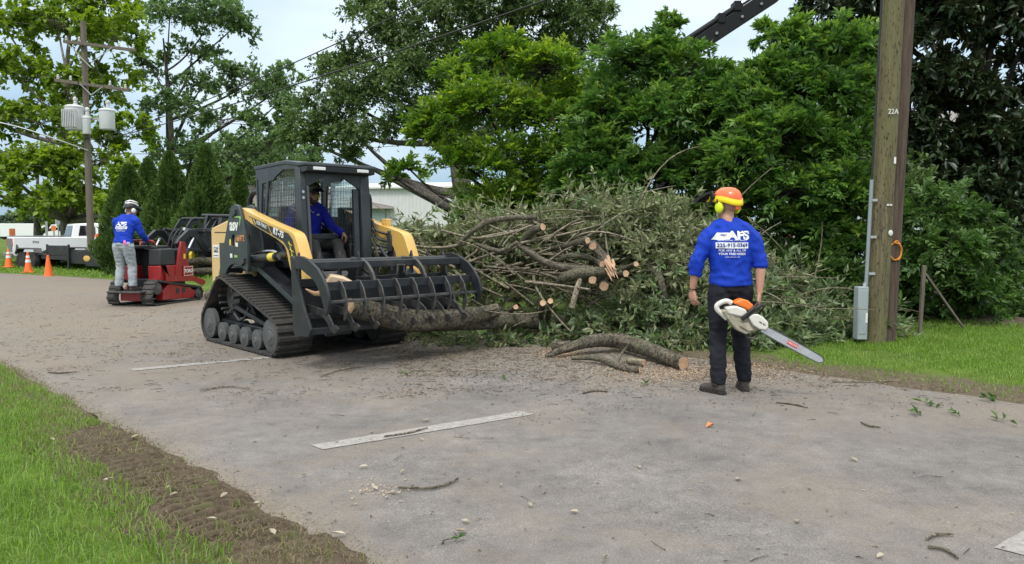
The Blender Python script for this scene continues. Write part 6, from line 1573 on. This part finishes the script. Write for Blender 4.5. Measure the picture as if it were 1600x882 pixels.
# ================================================================== vehicles and cones far left
mat('white_paint', (0.82, 0.83, 0.84), .3, var=.02, coat=.4)
mat('tail_red', (0.45, 0.02, 0.03), .3, var=.1)
mat('grey_trim', (0.16, 0.165, 0.17), .5, var=.1)
mat('tyre', (0.02, 0.02, 0.02), .8, var=.3, dirt=.3)
mat('rim', (0.35, 0.35, 0.36), .35, metal=.7)
mat('black_trailer', (0.016, 0.017, 0.019), .5, var=.3, dirt=.25, dscale=4)
mat('cone_orange', (0.88, 0.15, 0.025), .5, var=.07, scale=3, dirt=.1, dscale=8)
mat('cone_white', (0.72, 0.72, 0.70), .5, var=.06, dirt=.15)
mat('sign_orange', (0.85, 0.22, 0.08), .6)
mat('sign_green', (0.03, 0.35, 0.14), .6)
def car_wheel(parent, x, y, r, w, sgn):
    o = MB().lathe([(r * .55, -w / 2), (r * .93, -w / 2), (r, -w * .3), (r, w * .3), (r * .93, w / 2), (r * .55, w / 2)], (0, 0, 0), (0, 1, 0), 26).build('wheel', 'tyre', parent); o.location = (x, y, r)
    MB().lathe([(r * .58, -w * .4), (r * .58, w * .42), (r * .5, w * .40), (r * .2, w * .32), (r * .12, w * .36)], (0, 0, 0), (0, sgn, 0), 20).build('rim', 'rim', o)
def pickup(loc, rz, label, name='pickup_truck', details=True):
    t = empty(name, loc, rz, label, 'pickup truck')
    Wd = .96
    def arch(cx, r, n=10): return [(cx + r * math.cos(math.pi - math.pi * k / n), .42 + r * math.sin(math.pi * k / n) * 1.0) for k in range(n + 1)]
    low = [(0, .62), (.02, .55)] + [(.6, .50)] + arch(1.25, .52) + [(2.0, .44), (4.0, .44)] + arch(4.95, .52) + [(5.75, .50), (5.9, .6), (5.88, 1.05), (5.6, 1.18), (4.3, 1.25), (3.9, 1.28), (.05, 1.32), (0, 1.28)]
    MB().prism(low, -Wd, Wd).build('body', 'white_paint', t, bev=.03, seg=3)
    # bed is closed: a dark sheet imitates the shaded hollow between the rails
    MB().box((.08, -.82, 1.322), (2.02, .82, 1.327)).build('bed_shade_sheet', 'tyre', t)
    for s in (-1, 1): MB().box((.05, s * .88 - .05, 1.32), (2.05, s * .88 + .05, 1.36)).build('bed_rail', 'grey_trim', t, bev=.01)
    # cab
    z0, z1 = 1.27, 1.86; a, b = .93, .76
    vs = [(2.06, -a, z0), (4.35, -a, z0), (4.35, a, z0), (2.06, a, z0), (2.20, -b, z1), (3.65, -b, z1), (3.65, b, z1), (2.20, b, z1), (2.9, -b, z1 + .04), (2.9, b, z1 + .04)]
    MB().add(vs, [(0, 1, 5, 8, 4), (2, 3, 7, 9, 6), (3, 0, 4, 7), (1, 2, 6, 5), (4, 8, 9, 7), (8, 5, 6, 9), (0, 3, 2, 1)]).build('cab', 'white_paint', t, bev=.04, seg=3)
    def lerp(p, q, f): return Vector(p).lerp(Vector(q), f)
    for s in (-1, 1):
        def sp(x, f): return Vector((x + (2.20 - 2.06) * 0, s * (a + (b - a) * f + .006), z0 + (z1 - z0) * f))
        for x0, x1, xt0, xt1 in ((2.32, 2.98, 2.42, 2.98), (3.08, 4.0, 3.08, 3.55)):
            MB().add([sp(x0, .14), sp(x1, .14), sp(xt1, .86), sp(xt0, .86)] + [sp(x0, .14) - Vector((0, s * .02, 0)), sp(x1, .14) - Vector((0, s * .02, 0)), sp(xt1, .86) - Vector((0, s * .02, 0)), sp(xt0, .86) - Vector((0, s * .02, 0))], [(0, 1, 2, 3), (4, 7, 6, 5), (0, 4, 5, 1), (1, 5, 6, 2), (2, 6, 7, 3), (3, 7, 4, 0)]).build('side_window', 'dark_glass', t)
        for x in (2.98, 3.05): pass
        MB().box((3.0, s * (Wd + .001) - .004, .6), (3.012, s * (Wd + .001) + .004, 1.27)).build('door_gap', 'grey_trim', t)
        MB().box((3.15, s * .97 - .012, 1.12), (3.33, s * .97 + .012, 1.15)).build('door_handle', 'grey_trim', t, bev=.004)
        MB().box((-.015, s * .80 - .13, .92), (.16, s * .80 + .175, 1.26)).build('tail_light', 'tail_red', t, bev=.02)
        for x in (1.25, 4.95): car_wheel(t, x, s * .83, .42, .27, s)
        MB().lathe([(.53, -.02), (.57, -.02), (.57, .02), (.53, .02)], (1.25, s * .945, .42), (0, 1, 0), 24).build('arch_trim', 'white_paint', t)
    MB().add([(2.055, -.72, 1.36), (2.055, .72, 1.36), (2.17, .62, 1.78), (2.17, -.62, 1.78), (2.09, -.72, 1.36), (2.09, .72, 1.36), (2.20, .62, 1.78), (2.20, -.62, 1.78)], [(0, 3, 2, 1), (4, 5, 6, 7), (0, 1, 5, 4), (1, 2, 6, 5), (2, 3, 7, 6), (3, 0, 4, 7)]).build('rear_window', 'dark_glass', t)
    MB().box((-.02, -.62, .72), (.0, .62, 1.25)).build('tailgate', 'grey_trim', t, bev=.01)
    MB().box((-.16, -.95, .48), (-.0, .95, .66)).build('bumper', 'grey_trim', t, bev=.03)
    if details: text_obj('lettering', 'FX4', .13, 'black_decal', t, (.78, -Wd - .003, 1.10), (R(90), 0, 0), offset=.003)
    return t
PK = pickup((-20.6, 30.6, -.06), R(40), 'white pickup truck parked behind the black trailer')
MB().box((3.2, -.978, .62), (3.75, -.962, 1.02)).build('door_sign', 'sign_green', PK)
# another pickup roof glimpsed behind, and one seen through the bushes on the right
pickup((-22.0, 37.5, -.1), R(12), 'white pickup half hidden behind the nearer white pickup', details=False)
pk3 = pickup((6.6, 19.5, .12), R(205), 'white vehicle glimpsed through the bushes right of the worker', details=False)
# trailer
TA, TBv = Vector((-19.2, 29.3, 0)), Vector((-14.2, 26.2, 0)); dv = TBv - TA
TRL = empty('utility_trailer', TA, math.atan2(dv.y, dv.x), 'long black utility trailer with low side panels behind the traffic cones', 'trailer'); LT = dv.length
MB().box((0, -.02, .50), (LT, 1.85, .60)).build('deck', 'black_trailer', TRL, bev=.01)
for y in (-.06, 1.89):
    MB().box((1.5, y - .03, .42), (3.4, y + .03, .55)).build('frame_rail', 'black_trailer', TRL, bev=.01)
    MB().box((1.9, y - .025, .57), (3.4, y + .025, .95)).build('side_board', 'black_trailer', TRL, bev=.006)
    MB().box((3.46, y - .025, .30), (LT, y + .025, .76)).build('side_board', 'black_trailer', TRL, bev=.006)
    MB().box((3.46, y - .03, .765), (LT, y + .03, .81)).build('top_rail', 'black_trailer', TRL, bev=.008)
    for x in (1.92, 3.43, LT - .5): MB().box((x - .03, y - .035, .40), (x + .03, y + .035, .99)).build('stake', 'black_trailer', TRL, bev=.006)
    MB().prism([(-.15, .62), (.05, .84), (1.35, .84), (1.5, .66), (1.44, .62), (1.3, .79), (.1, .79), (-.08, .60)], y - .22, y + .06).build('mudguard', 'worn_steel', TRL, bev=.01)
    for x in (.25, 1.02): car_wheel(TRL, x, y - .08, .34, .22, -1 if y < 1 else 1)
MB().prism([(-.75, .20), (-.62, .18), (.0, .58), (.02, .66), (-.12, .66)], .0, 1.8).build('dovetail', 'black_trailer', TRL, bev=.01)
MB().bar((-.05, -.08, .60), (-.35, -.08, .95), .05, .05).bar((-.35, -.08, .95), (-.42, -.08, .55), .04, .04).build('ramp_strut', 'worn_steel', TRL, bev=.006)
MB().box((3.48, -.16, .02), (3.58, -.09, .90)).build('jack_leg', 'black_trailer', TRL, bev=.006)
MB().box((LT - 1.3, -.1, .22), (LT - .1, .5, .50)).build('toolbox', 'black_trailer', TRL, bev=.02)
o = MB().lathe([(.17, 0), (.17, .02), (.15, .025)], (0, 0, 0), (0, -1, 0), 24).build('oval_badge', 'yellow_paint', TRL); o.scale = (1.25, 1, .62); o.location = (LT - 1.2, -.088, .50)
o = MB().prism([(LT, .42), (LT + .9, .40), (LT + .9, .50), (LT, .60)], .75, 1.05).build('tongue', 'black_trailer', TRL, bev=.01)
MB().cyl((LT - .62, -.1, .78), (LT - .62, -.1, .98), .06, 12).build('winch', 'rim', TRL)
# cones
def cone(loc, h, label, bands=True, rz=0.3):
    t = empty('traffic_cone', loc, rz, label, 'traffic cone', 'orange traffic cones'); k = h / .71
    MB().box((-.18 * k, -.18 * k, 0), (.18 * k, .18 * k, .035 * k)).build('base', 'cone_orange', t, bev=.012)
    MB().lathe([(.135 * k, .035 * k), (.128 * k, .06 * k), (.03 * k, .70 * k), (.02 * k, .71 * k)], (0, 0, 0), (0, 0, 1), 24).build('cone_body', 'cone_orange', t)
    if bands:
        for z0, z1 in ((.36, .46), (.52, .60)):
            r = lambda z: (.137 - (z - .03) * .1535) * k + .003
            MB().lathe([(r(z0), z0 * k), (r(z1), z1 * k)], (0, 0, 0), (0, 0, 1), 24).build('reflective_band', 'cone_white', t)
    return t
def gz(px, py): g = gr(px, py); g.z = ground_z(g.x, g.y); return g
cone(gz(14, 421.5), .72, 'banded orange cone farthest left of the three on the grass')
cone(gz(44.5, 427), .72, 'banded orange cone in the middle of the three by the trailer')
cone(gz(76, 432), .75, 'plain orange cone without bands, nearest of the three by the trailer', False)
c4 = TRL.matrix_basis @ Vector((LT - 1.15, .25, .60))
cone(c4, .78, 'banded orange cone standing on the black trailer, rear one')
cone(TRL.matrix_basis @ Vector((LT - .95, .2, .60)), .80, 'plain orange cone standing on the black trailer in front of the pole', False)
# box truck, sign posts far left
bt = empty('box_truck', (-66, 97, 0), R(12), 'white box truck far away at the left edge', 'box truck')
MB().box((0, -1.2, .85), (6.2, 1.2, 2.55)).build('cargo_box', 'white_paint', bt, bev=.04)
MB().prism([(6.3, .6), (8.3, .6), (8.3, 1.35), (7.5, 1.55), (6.95, 2.35), (6.3, 2.4)], -1.05, 1.05).build('cab', 'white_paint', bt, bev=.06)
MB().prism([(6.75, 1.55), (7.35, 1.55), (6.95, 2.2), (6.75, 2.2)], -1.06, 1.06).build('cab_window', 'dark_glass', bt)
for x in (1.4, 7.3):
    for s in (-1, 1): car_wheel(bt, x, s * .95, .45, .28, s)
MB().box((0, -.5, .5), (7, .5, .85)).build('chassis', 'tyre', bt)
vn = empty('white_van', (-74, 99, 0), R(14), 'white van far away behind the box truck', 'van')
MB().prism([(0, .5), (5, .5), (5, 1.1), (4.3, 1.3), (3.7, 2.2), (.1, 2.25), (0, 2.1)], -.95, .95).build('body', 'white_paint', vn, bev=.06)
MB().prism([(2.4, 1.35), (4.05, 1.35), (3.6, 2.0), (2.4, 2.0)], -.96, .96).build('window', 'dark_glass', vn)
for x in (1, 4.1):
    for s in (-1, 1): car_wheel(vn, x, s * .82, .36, .22, s)
mat('galvanised', (0.42, 0.43, 0.44), .5, metal=.5, var=.1)
def sign(px, Y, py, w, h, m, label):
    g = gbase(px, Y); s_ = empty('road_sign', g, R(10), label, 'road sign'); z = at(px, py, Y).z - g[2]
    MB().cyl((0, 0, 0), (0, 0, z + h / 2), .04, 8).build('post', 'galvanised', s_)
    MB().box((-w / 2, -.06, z - h / 2), (w / 2, -.04, z + h / 2)).build('panel', m, s_, bev=.006)
sign(21.5, 45, 363, .33, .42, 'sign_orange', 'orange road work sign at far left above the pickup bed')
sign(86, 52, 357, .30, .36, 'sign_orange', 'small orange sign between the grey sign posts')
sign(75, 50, 357, .16, .9, 'galvanised', 'narrow grey sign post left of the pickup cab')
sign(93, 50, 345, .35, .5, 'galvanised', 'grey back of a road sign just left of the pickup cab')
# ================================================================== buildings
mat('metal_wall', (0.66, 0.67, 0.68), .5, metal=0, var=.04, scale=1.5, dirt=.1, dscale=.8)
mat('roof_shingle', (0.20, 0.185, 0.17), .9, var=.25, scale=10, bump=.4, bscale=30)
mat('siding', (0.42, 0.50, 0.50), .7, var=.08)
mat('fascia', (0.68, 0.68, 0.66), .6, var=.05)
g0 = at(520, 363, 46); g1 = at(770, 363, 44); dv = Vector((g1.x - g0.x, g1.y - g0.y, 0)); LB = dv.length
SH = empty('metal_building', (g0.x, g0.y, 0), math.atan2(dv.y, dv.x), 'white corrugated metal building behind the brush pile', 'building')
n_ = int(LB / .92); HB = 4.05
pm = MB()
for k in range(4):
    x = k * .23; pm.prism([(x, -.02), (x + .23, -.02), (x + .23, .0), (x + .16, .0), (x + .14, .03), (x + .09, .03), (x + .07, .0), (x, .0)], 0, HB, axis='z')
pme = pm.mesh('wall_panel', 0); pme.materials.append(MATS['metal_wall'])
for k in range(n_):
    o = bpy.data.objects.new('wall_panel', pme); COL.objects.link(o); o.parent = SH; o.location = (k * .922, -.03, 0); o.scale = (1, -1, 1)
MB().box((0, .02, 0), (n_ * .922, 12, HB - .02)).build('core_wall', 'metal_wall', SH)
MB().prism([(-.3, HB), (-.3, HB + .12), (6, HB + .75), (12.3, HB + .12), (12.3, HB)], -.3, n_ * .922 + .3, axis='x').build('roof', 'fascia', SH, bev=.02)
h0 = at(352, 363, 42)
HS = empty('house', (h0.x, h0.y, 0), R(20), 'low house with grey shingle roof behind the slim conifer', 'house')
MB().box((0, 0, 0), (9, 7, 2.9)).build('wall', 'siding', HS)
MB().prism([(-.5, 2.85), (3.5, 4.3), (7.5, 2.85)], -.5, 9.5, axis='x').build('roof', 'roof_shingle', HS, bev=.02)
MB().cyl((3.2, 2.4, 3.7), (3.2, 2.4, 4.5), .09, 10).build('vent_pipe', 'fascia', HS)
MB().box((1.2, -.02, 1.0), (2.4, .01, 2.2)).build('window', 'dark_glass', HS)
t0 = at(1290, 363, 27)
TH_ = empty('house', (t0.x, t0.y, .1), R(-8), 'pale teal sided house glimpsed behind the tree left of the tall pole', 'house')
for k in range(22): MB().box((0, -.03 + (k % 2) * .002, k * .2), (7.5, .0, k * .2 + .195)).build('siding_board', 'siding', TH_)
MB().box((0, .01, 0), (7.5, 6, 4.4)).build('wall', 'siding', TH_)
MB().prism([(-.5, 4.4), (3, 6.0), (6.5, 4.4)], -.4, 7.9, axis='x').build('roof', 'roof_shingle', TH_)
MB().box((2.6, -.05, 1.6), (3.7, -.031, 3.2)).build('window', 'dark_glass', TH_)
# ================================================================== utility poles, wires
m, nt, p, o = new_mat('pole_mossy')
v = _coord(nt, 'Object', (1, 1, .08))
f = _noise(nt, 26, 9, .75, v)
c = _mixc(nt, _ramp(nt, f, .38, .62), (0.05, 0.04, 0.024), (0.19, 0.155, 0.095))
c = _mixc(nt, _ramp(nt, _noise(nt, 2.2, 6, .7, _coord(nt, 'Object', (1, 1, .4))), .34, .62, (0, 0, 0), (.85, .85, .85)), c, (0.145, 0.14, 0.06))
ck = _ramp(nt, _noise(nt, 60, 3, .6, _coord(nt, 'Object', (1, 1, .22))), .58, .64); c = _mixc(nt, ck, c, (.03, .022, .016))
nt.links.new(c, p.inputs['Base Color']); p.inputs['Roughness'].default_value = .95
b = nt.nodes.new('ShaderNodeBump'); b.inputs['Strength'].default_value = .8; b.inputs['Distance'].default_value = .01
nt.links.new(f, b.inputs['Height']); nt.links.new(b.outputs[0], p.inputs['Normal'])
m, nt, p, o = new_mat('pole_brown')
v = _coord(nt, 'Object', (1, 1, .06)); f = _noise(nt, 30, 9, .75, v)
c = _mixc(nt, _ramp(nt, f, .33, .68), (0.035, 0.024, 0.018), (0.135, 0.095, 0.072))
nt.links.new(c, p.inputs['Base Color']); p.inputs['Roughness'].default_value = .95
b = nt.nodes.new('ShaderNodeBump'); b.inputs['Strength'].default_value = .8; b.inputs['Distance'].default_value = .01
nt.links.new(f, b.inputs['Height']); nt.links.new(b.outputs[0], p.inputs['Normal'])
mat('cabinet_grey', (0.30, 0.345, 0.36), .5, var=.06, dirt=.2, dscale=6)
mat('pvc_grey', (0.25, 0.29, 0.32), .5, var=.06)
mat('grey_weathered', (0.14, 0.115, 0.092), .9, var=.25, scale=12, stretch=(1, 1, .2), bump=.3)
mat('transformer_grey', (0.58, 0.60, 0.61), .45, var=.05, dirt=.12, dscale=3)
mat('porcelain', (0.55, 0.55, 0.54), .3)
mat('wire_black', (0.016, 0.016, 0.017), .6)
mat('rope_orange', (0.72, 0.25, 0.03), .7)
mat('tag_white', (0.72, 0.72, 0.70), .5, dirt=.1)
g = gr(1366, 537, .06)
UP = empty('utility_pole', (g.x, g.y, .04), 0, 'mossy green-brown front utility pole numbered 22 with grey conduit', 'utility pole')
HP = 9.0; lx = .20
def polemesh(r0, r1, H, lean, m, parent, name='pole_shaft', seed=0):
    P_ = []; n = 20; vs = []; fs = []
    for i in range(31):
        z = H * i / 30; r = r0 + (r1 - r0) * i / 30
        for k in range(n):
            t = 2 * math.pi * k / n; rr = r * (1 + .02 * mnoise.noise(Vector((math.cos(t) * 2, math.sin(t) * 2, z * .8 + seed))) + .012 * mnoise.noise(Vector((math.cos(t) * 9, math.sin(t) * 9, z * .5))))
            vs.append((math.cos(t) * rr + lean[0] * z / H, math.sin(t) * rr + lean[1] * z / H, z - .05))
    for i in range(30):
        for k in range(n): fs.append((i * n + k, i * n + (k + 1) % n, (i + 1) * n + (k + 1) % n, (i + 1) * n + k))
    fs.append(tuple(range(30 * n, 31 * n)))
    b = MB(); b.add(vs, fs); return b.build(name, m, parent, smooth=60)
polemesh(.135, .115, HP, (lx, 0), 'pole_mossy', UP)
def onpole(z, x=0.0, r=.135): # point on the camera side of the pole
    return Vector((lx * z / HP + x, -math.sqrt(max(0, (r - .02 * z / HP) ** 2 - x * x)) - .002, z))
text_obj('lettering', '22A', .085, 'tag_white', UP, onpole(2.86, .005) + Vector((0, -.014, 0)), (R(90), 0, 0), sx=.9)
for z, x, r_ in ((1.40, .065, .035),): 
    q = onpole(z, x); MB().lathe([(r_, 0), (r_, .008), (r_ * .6, .012)], q, (.45, -1, 0), 18).build('round_tag', 'tag_white', UP)
for z, x in ((1.74, .045), (1.74, .005)): q = onpole(z, x); MB().box(q + Vector((-.012, -.01, -.01)), q + Vector((.014, .004, .01))).build('small_tag', 'tag_white', UP)
q = onpole(2.28, .07); MB().box(q + Vector((-.012, -.012, -.04)), q + Vector((.012, .004, .04))).build('small_tag', 'tag_white', UP)
cx_ = -.155
MB().cyl((cx_ - .01, -.06, .30), (cx_ + .03, -.06, 2.05), .022, 12).build('conduit', 'pvc_grey', UP)
for z in (.9, 1.35, 1.8): MB().bar((cx_ + .0 + z * .018, -.085, z), (cx_ + .09, -.10, z), .012, .03).build('conduit_clamp', 'galvanised', UP)
MB().tube([(cx_ + .03 + lx * (z - 2) / HP, -.06, z) for z in np.linspace(2.0, 8.6, 12)], .014, 8).build('riser_cable', 'wire_black', UP)
cb = MB().box((-.29, -.16, .09), (-.165, -.03, .74)).build('meter_cabinet', 'cabinet_grey', UP, bev=.008)
MB().box((-.275, -.166, .16), (-.18, -.158, .70)).build('cabinet_cover', 'cabinet_grey', cb, bev=.004)
MB().box((-.20, -.172, .30), (-.175, -.158, .42)).build('cabinet_latch', 'tag_white', cb)
MB().cyl((-.20, -.1, .70), (-.17, -.07, .78), .022, 10).build('conduit_elbow', 'pvc_grey', cb)
U2 = empty('utility_pole', (g.x + .185, g.y + .10, .04), 0, 'dark brown second utility pole pressed against the mossy one', 'utility pole')
polemesh(.118, .10, HP, (lx * 1.15, 0), 'pole_brown', U2, seed=5)
MB().tube([(-.085 + lx * 1.15 * z / HP, -.095, z) for z in np.linspace(.0, 8.5, 10)], .006, 6).build('ground_wire', 'galvanised', U2)
for z in (1.06, .05): MB().box((-.10, -.115, z), (-.07, -.095, z + .03)).build('wire_staple', 'galvanised', U2)
RL = empty('rope_loop', U2.location + Vector((.03, -.125, 1.17)), 0, 'orange rope loop hanging on the dark brown pole', 'rope')
MB().tube([(math.cos(t) * .075, -.012 * math.sin(t * 2), math.sin(t) * .105) for t in np.linspace(0, 2 * math.pi, 28)], .008, 8).build('rope_coil', 'rope_orange', RL)
MB().tube([(math.cos(t) * .06 + .012, .006 + .012 * math.sin(t * 2), math.sin(t) * .12 + .01) for t in np.linspace(-1.2, 2.2, 18)], .009, 8).build('rope_coil', 'rope_orange', RL)
# wooden stake with brace
g = gr(1437, 521, .12)
ST = empty('wooden_stake', (g.x, g.y, .08), 0, 'thin wooden stake with diagonal brace under the round shrub', 'stake')
tpS = at(1444, 415, g.y); MB().bar((0, 0, 0), Vector(tpS) - ST.location, .042, .042).build('post', 'grey_weathered', ST, bev=.004)
MB().bar(Vector(at(1446, 428, g.y)) - ST.location, Vector(at(1505, 512, g.y)) - ST.location + Vector((0, .0, 0)), .035, .025).build('brace', 'grey_weathered', ST, bev=.004)
# ---- pole with transformers on the left
YP = 31.0; KP = YP / FPX
b0 = gbase(143, YP); PL = empty('utility_pole', b0, 0, 'tall wooden pole with two crossarms and grey transformers at left', 'utility pole')
def lp(px, py, dy=0.0): q = at(px, py, YP); return Vector((q.x - b0[0], q.y - b0[1] + dy, q.z - b0[2]))
HT = lp(147, 34).z
polemesh(.145, .105, HT + .05, (.02, 0), 'grey_weathered', PL)
for (pa, pb) in (((104, 67), (216, 81)), ((90, 127), (206, 143))):
    MB().bar(lp(*pa, -.2), lp(*pb, -.2), .10, .12).build('crossarm', 'grey_weathered', PL, bev=.006)
for (pa, pb) in (((147, 108), (112, 72)), ((147, 150), (130, 133)), ((147, 150), (166, 137)), ((147, 100), (180, 77))): MB().bar(lp(*pa, -.2), lp(*pb, -.24), .03, .03).build('arm_brace', 'galvanised', PL)
for (px, py) in ((108, 62), (128, 64), (190, 72), (212, 75), (95, 122), (115, 124), (176, 132), (200, 137)):
    MB().lathe([(.03, 0), (.06, .03), (.035, .06), (.06, .09), (.035, .12), (.05, .16), (.02, .2)], lp(px, py + 4, -.2), (0, 0, 1), 10).build('insulator', 'porcelain', PL)
def can(pxc, py0, py1, rpx, fins):
    c_ = lp(pxc, py1, -.25); H = (py1 - py0) * KP; r_ = rpx * KP
    t_ = MB().lathe([(r_ * .95, 0), (r_, .04), (r_, H - .05), (r_ * 1.05, H - .04), (r_ * 1.05, H), (r_ * .8, H + .06)], c_, (0, 0, 1), 20).build('transformer', 'transformer_grey', PL)
    MB().lathe([(.09, 0), (.09, .08), (.06, .1), (.08, .14), (.06, .18), (.09, .22), (.09, .30), (.04, .36)], c_ + Vector((.05, 0, H + .05)), (0, 0, 1), 12).build('bushing', 'porcelain', t_)
    if fins:
        for k in range(8): MB().box(c_ + Vector((-.26 + k * .07, -r_ - .10, .08)), c_ + Vector((-.235 + k * .07, -r_ * .6, H - .15))).build('cooling_fin', 'transformer_grey', t_)
    MB().bar(c_ + Vector((0, .1, H * .6)), Vector((.0, .0, (c_.z + H * .6))), .06, .10).build('bracket', 'galvanised', t_)
can(123, 170, 205, 13.5, True); can(173, 175, 204, 11, False)
can(141, 186, 211, 6, False)
MB().tube(curve_pts([lp(140, 236, -.1), lp(110, 224, -.5), lp(60, 206, -.9), lp(20, 196, -1.2)], 6), .024, 8).build('lamp_arm', 'galvanised', PL)
lh = MB().ball(lp(14, 195, -1.25), (.28, .13, .09), 12, 8).build('lamp_head', 'galvanised', PL)
MB().ball(lp(12, 197, -1.25), (.17, .10, .08), 12, 8).build('lamp_lens', 'lamp_lens', lh)
for pa, pb in (((150, 92), (165, 130)), ((165, 130), (173, 168)), ((120, 75), (135, 120)), ((128, 128), (123, 160))): MB().tube(curve_pts([lp(*pa, -.25), lp((pa[0] + pb[0]) / 2 + 3, (pa[1] + pb[1]) / 2 + 4, -.3), lp(*pb, -.3)], 4), .012, 5).build('jumper_wire', 'wire_black', PL)
# ---- overhead wires
def wire(a_, b_, sag, r, label):
    a_, b_ = Vector(a_), Vector(b_); P_ = []
    for k in range(41): t = k / 40; P_.append(a_.lerp(b_, t) + Vector((0, 0, -4 * sag * t * (1 - t))))
    o = MB().tube([q - a_ for q in P_], r, 6).build('overhead_wire', 'wire_black', None); o.location = a_; tag(o, label, 'wire', 'overhead wires between the poles')
pl0 = Vector(b0)
rp = Vector((UP.location.x + .14, UP.location.y, 0))
wire(pl0 + lp(147, 222), rp + Vector((0, -.12, 5.72)), .25, .017, 'lower thick cable running from the left pole to the tall pole')
wire(pl0 + lp(147, 218), rp + Vector((0, -.12, 7.05)), .45, .014, 'upper cable crossing the dark oak towards the tall pole')
wire(pl0 + lp(212, 70, -.2), rp + Vector((-.4, .0, 10.0)), .2, .009, 'thin wire rising from the upper crossarm end across the sky')
wire(pl0 + lp(147, 240), at(760, 215, 40), .3, .012, 'low cable passing behind the loader cab')
wire(pl0 + lp(108, 62, -.2), at(-700, -150, 22), .3, .009, 'thin wire leaving the upper crossarm to the left')
wire(pl0 + lp(95, 122, -.2), at(-700, 60, 22), .3, .009, 'thin wire leaving the lower crossarm to the left')
wire(pl0 + lp(147, 215), at(-700, 300, 24), .3, .014, 'cable leaving the left pole to the left')
# ---- crane boom beyond the trees
mat('crane_black', (0.008, 0.009, 0.011), .6, var=.15, spec=.25)
YC = 26.0
kb = at(1040, 103, YC); CR = empty('crane', (kb.x, kb.y, 0), 0, 'dark crane boom rising to the right above the trees', 'crane')
def cp(px, py, dy=0): return Vector(at(px, py, YC + dy)) - Vector((kb.x, kb.y, 0))
MB().bar((0, 0, 0), (0, 0, kb.z - .2), .55, .55).build('mast', 'crane_black', CR, bev=.03)
MB().bar(cp(1020, 117), cp(1210, -8), .42, .50).build('boom', 'crane_black', CR, bev=.02)
MB().bar(cp(1130, 45), cp(1420, -145), .34, .40).build('inner_boom', 'crane_black', CR, bev=.02)
MB().cyl(cp(1050, 78), cp(1158, 7), .11, 12).build('luffing_ram', 'crane_black', CR)
MB().cyl(cp(1150, 12), cp(1180, -8), .08, 12).build('ram_rod', 'chrome', CR)
for px, py in ((1062, 72), (1125, 33), (1150, 14)): MB().box(cp(px, py) - Vector((.12, .25, .12)), cp(px, py) + Vector((.12, .25, .2))).build('ram_clamp', 'crane_black', CR, bev=.01)
for px, py in ((1085, 75), (1120, 52), (1160, 26), (1190, 6)): MB().cyl(cp(px, py, -.28), cp(px, py, -.2), .05, 8).build('boom_bolt', 'galvanised', CR)
MB().cyl(cp(1146, 0), cp(1146, -12), .03, 6).build('antenna', 'galvanised', CR)
bpy.data.scenes.remove(_TS)
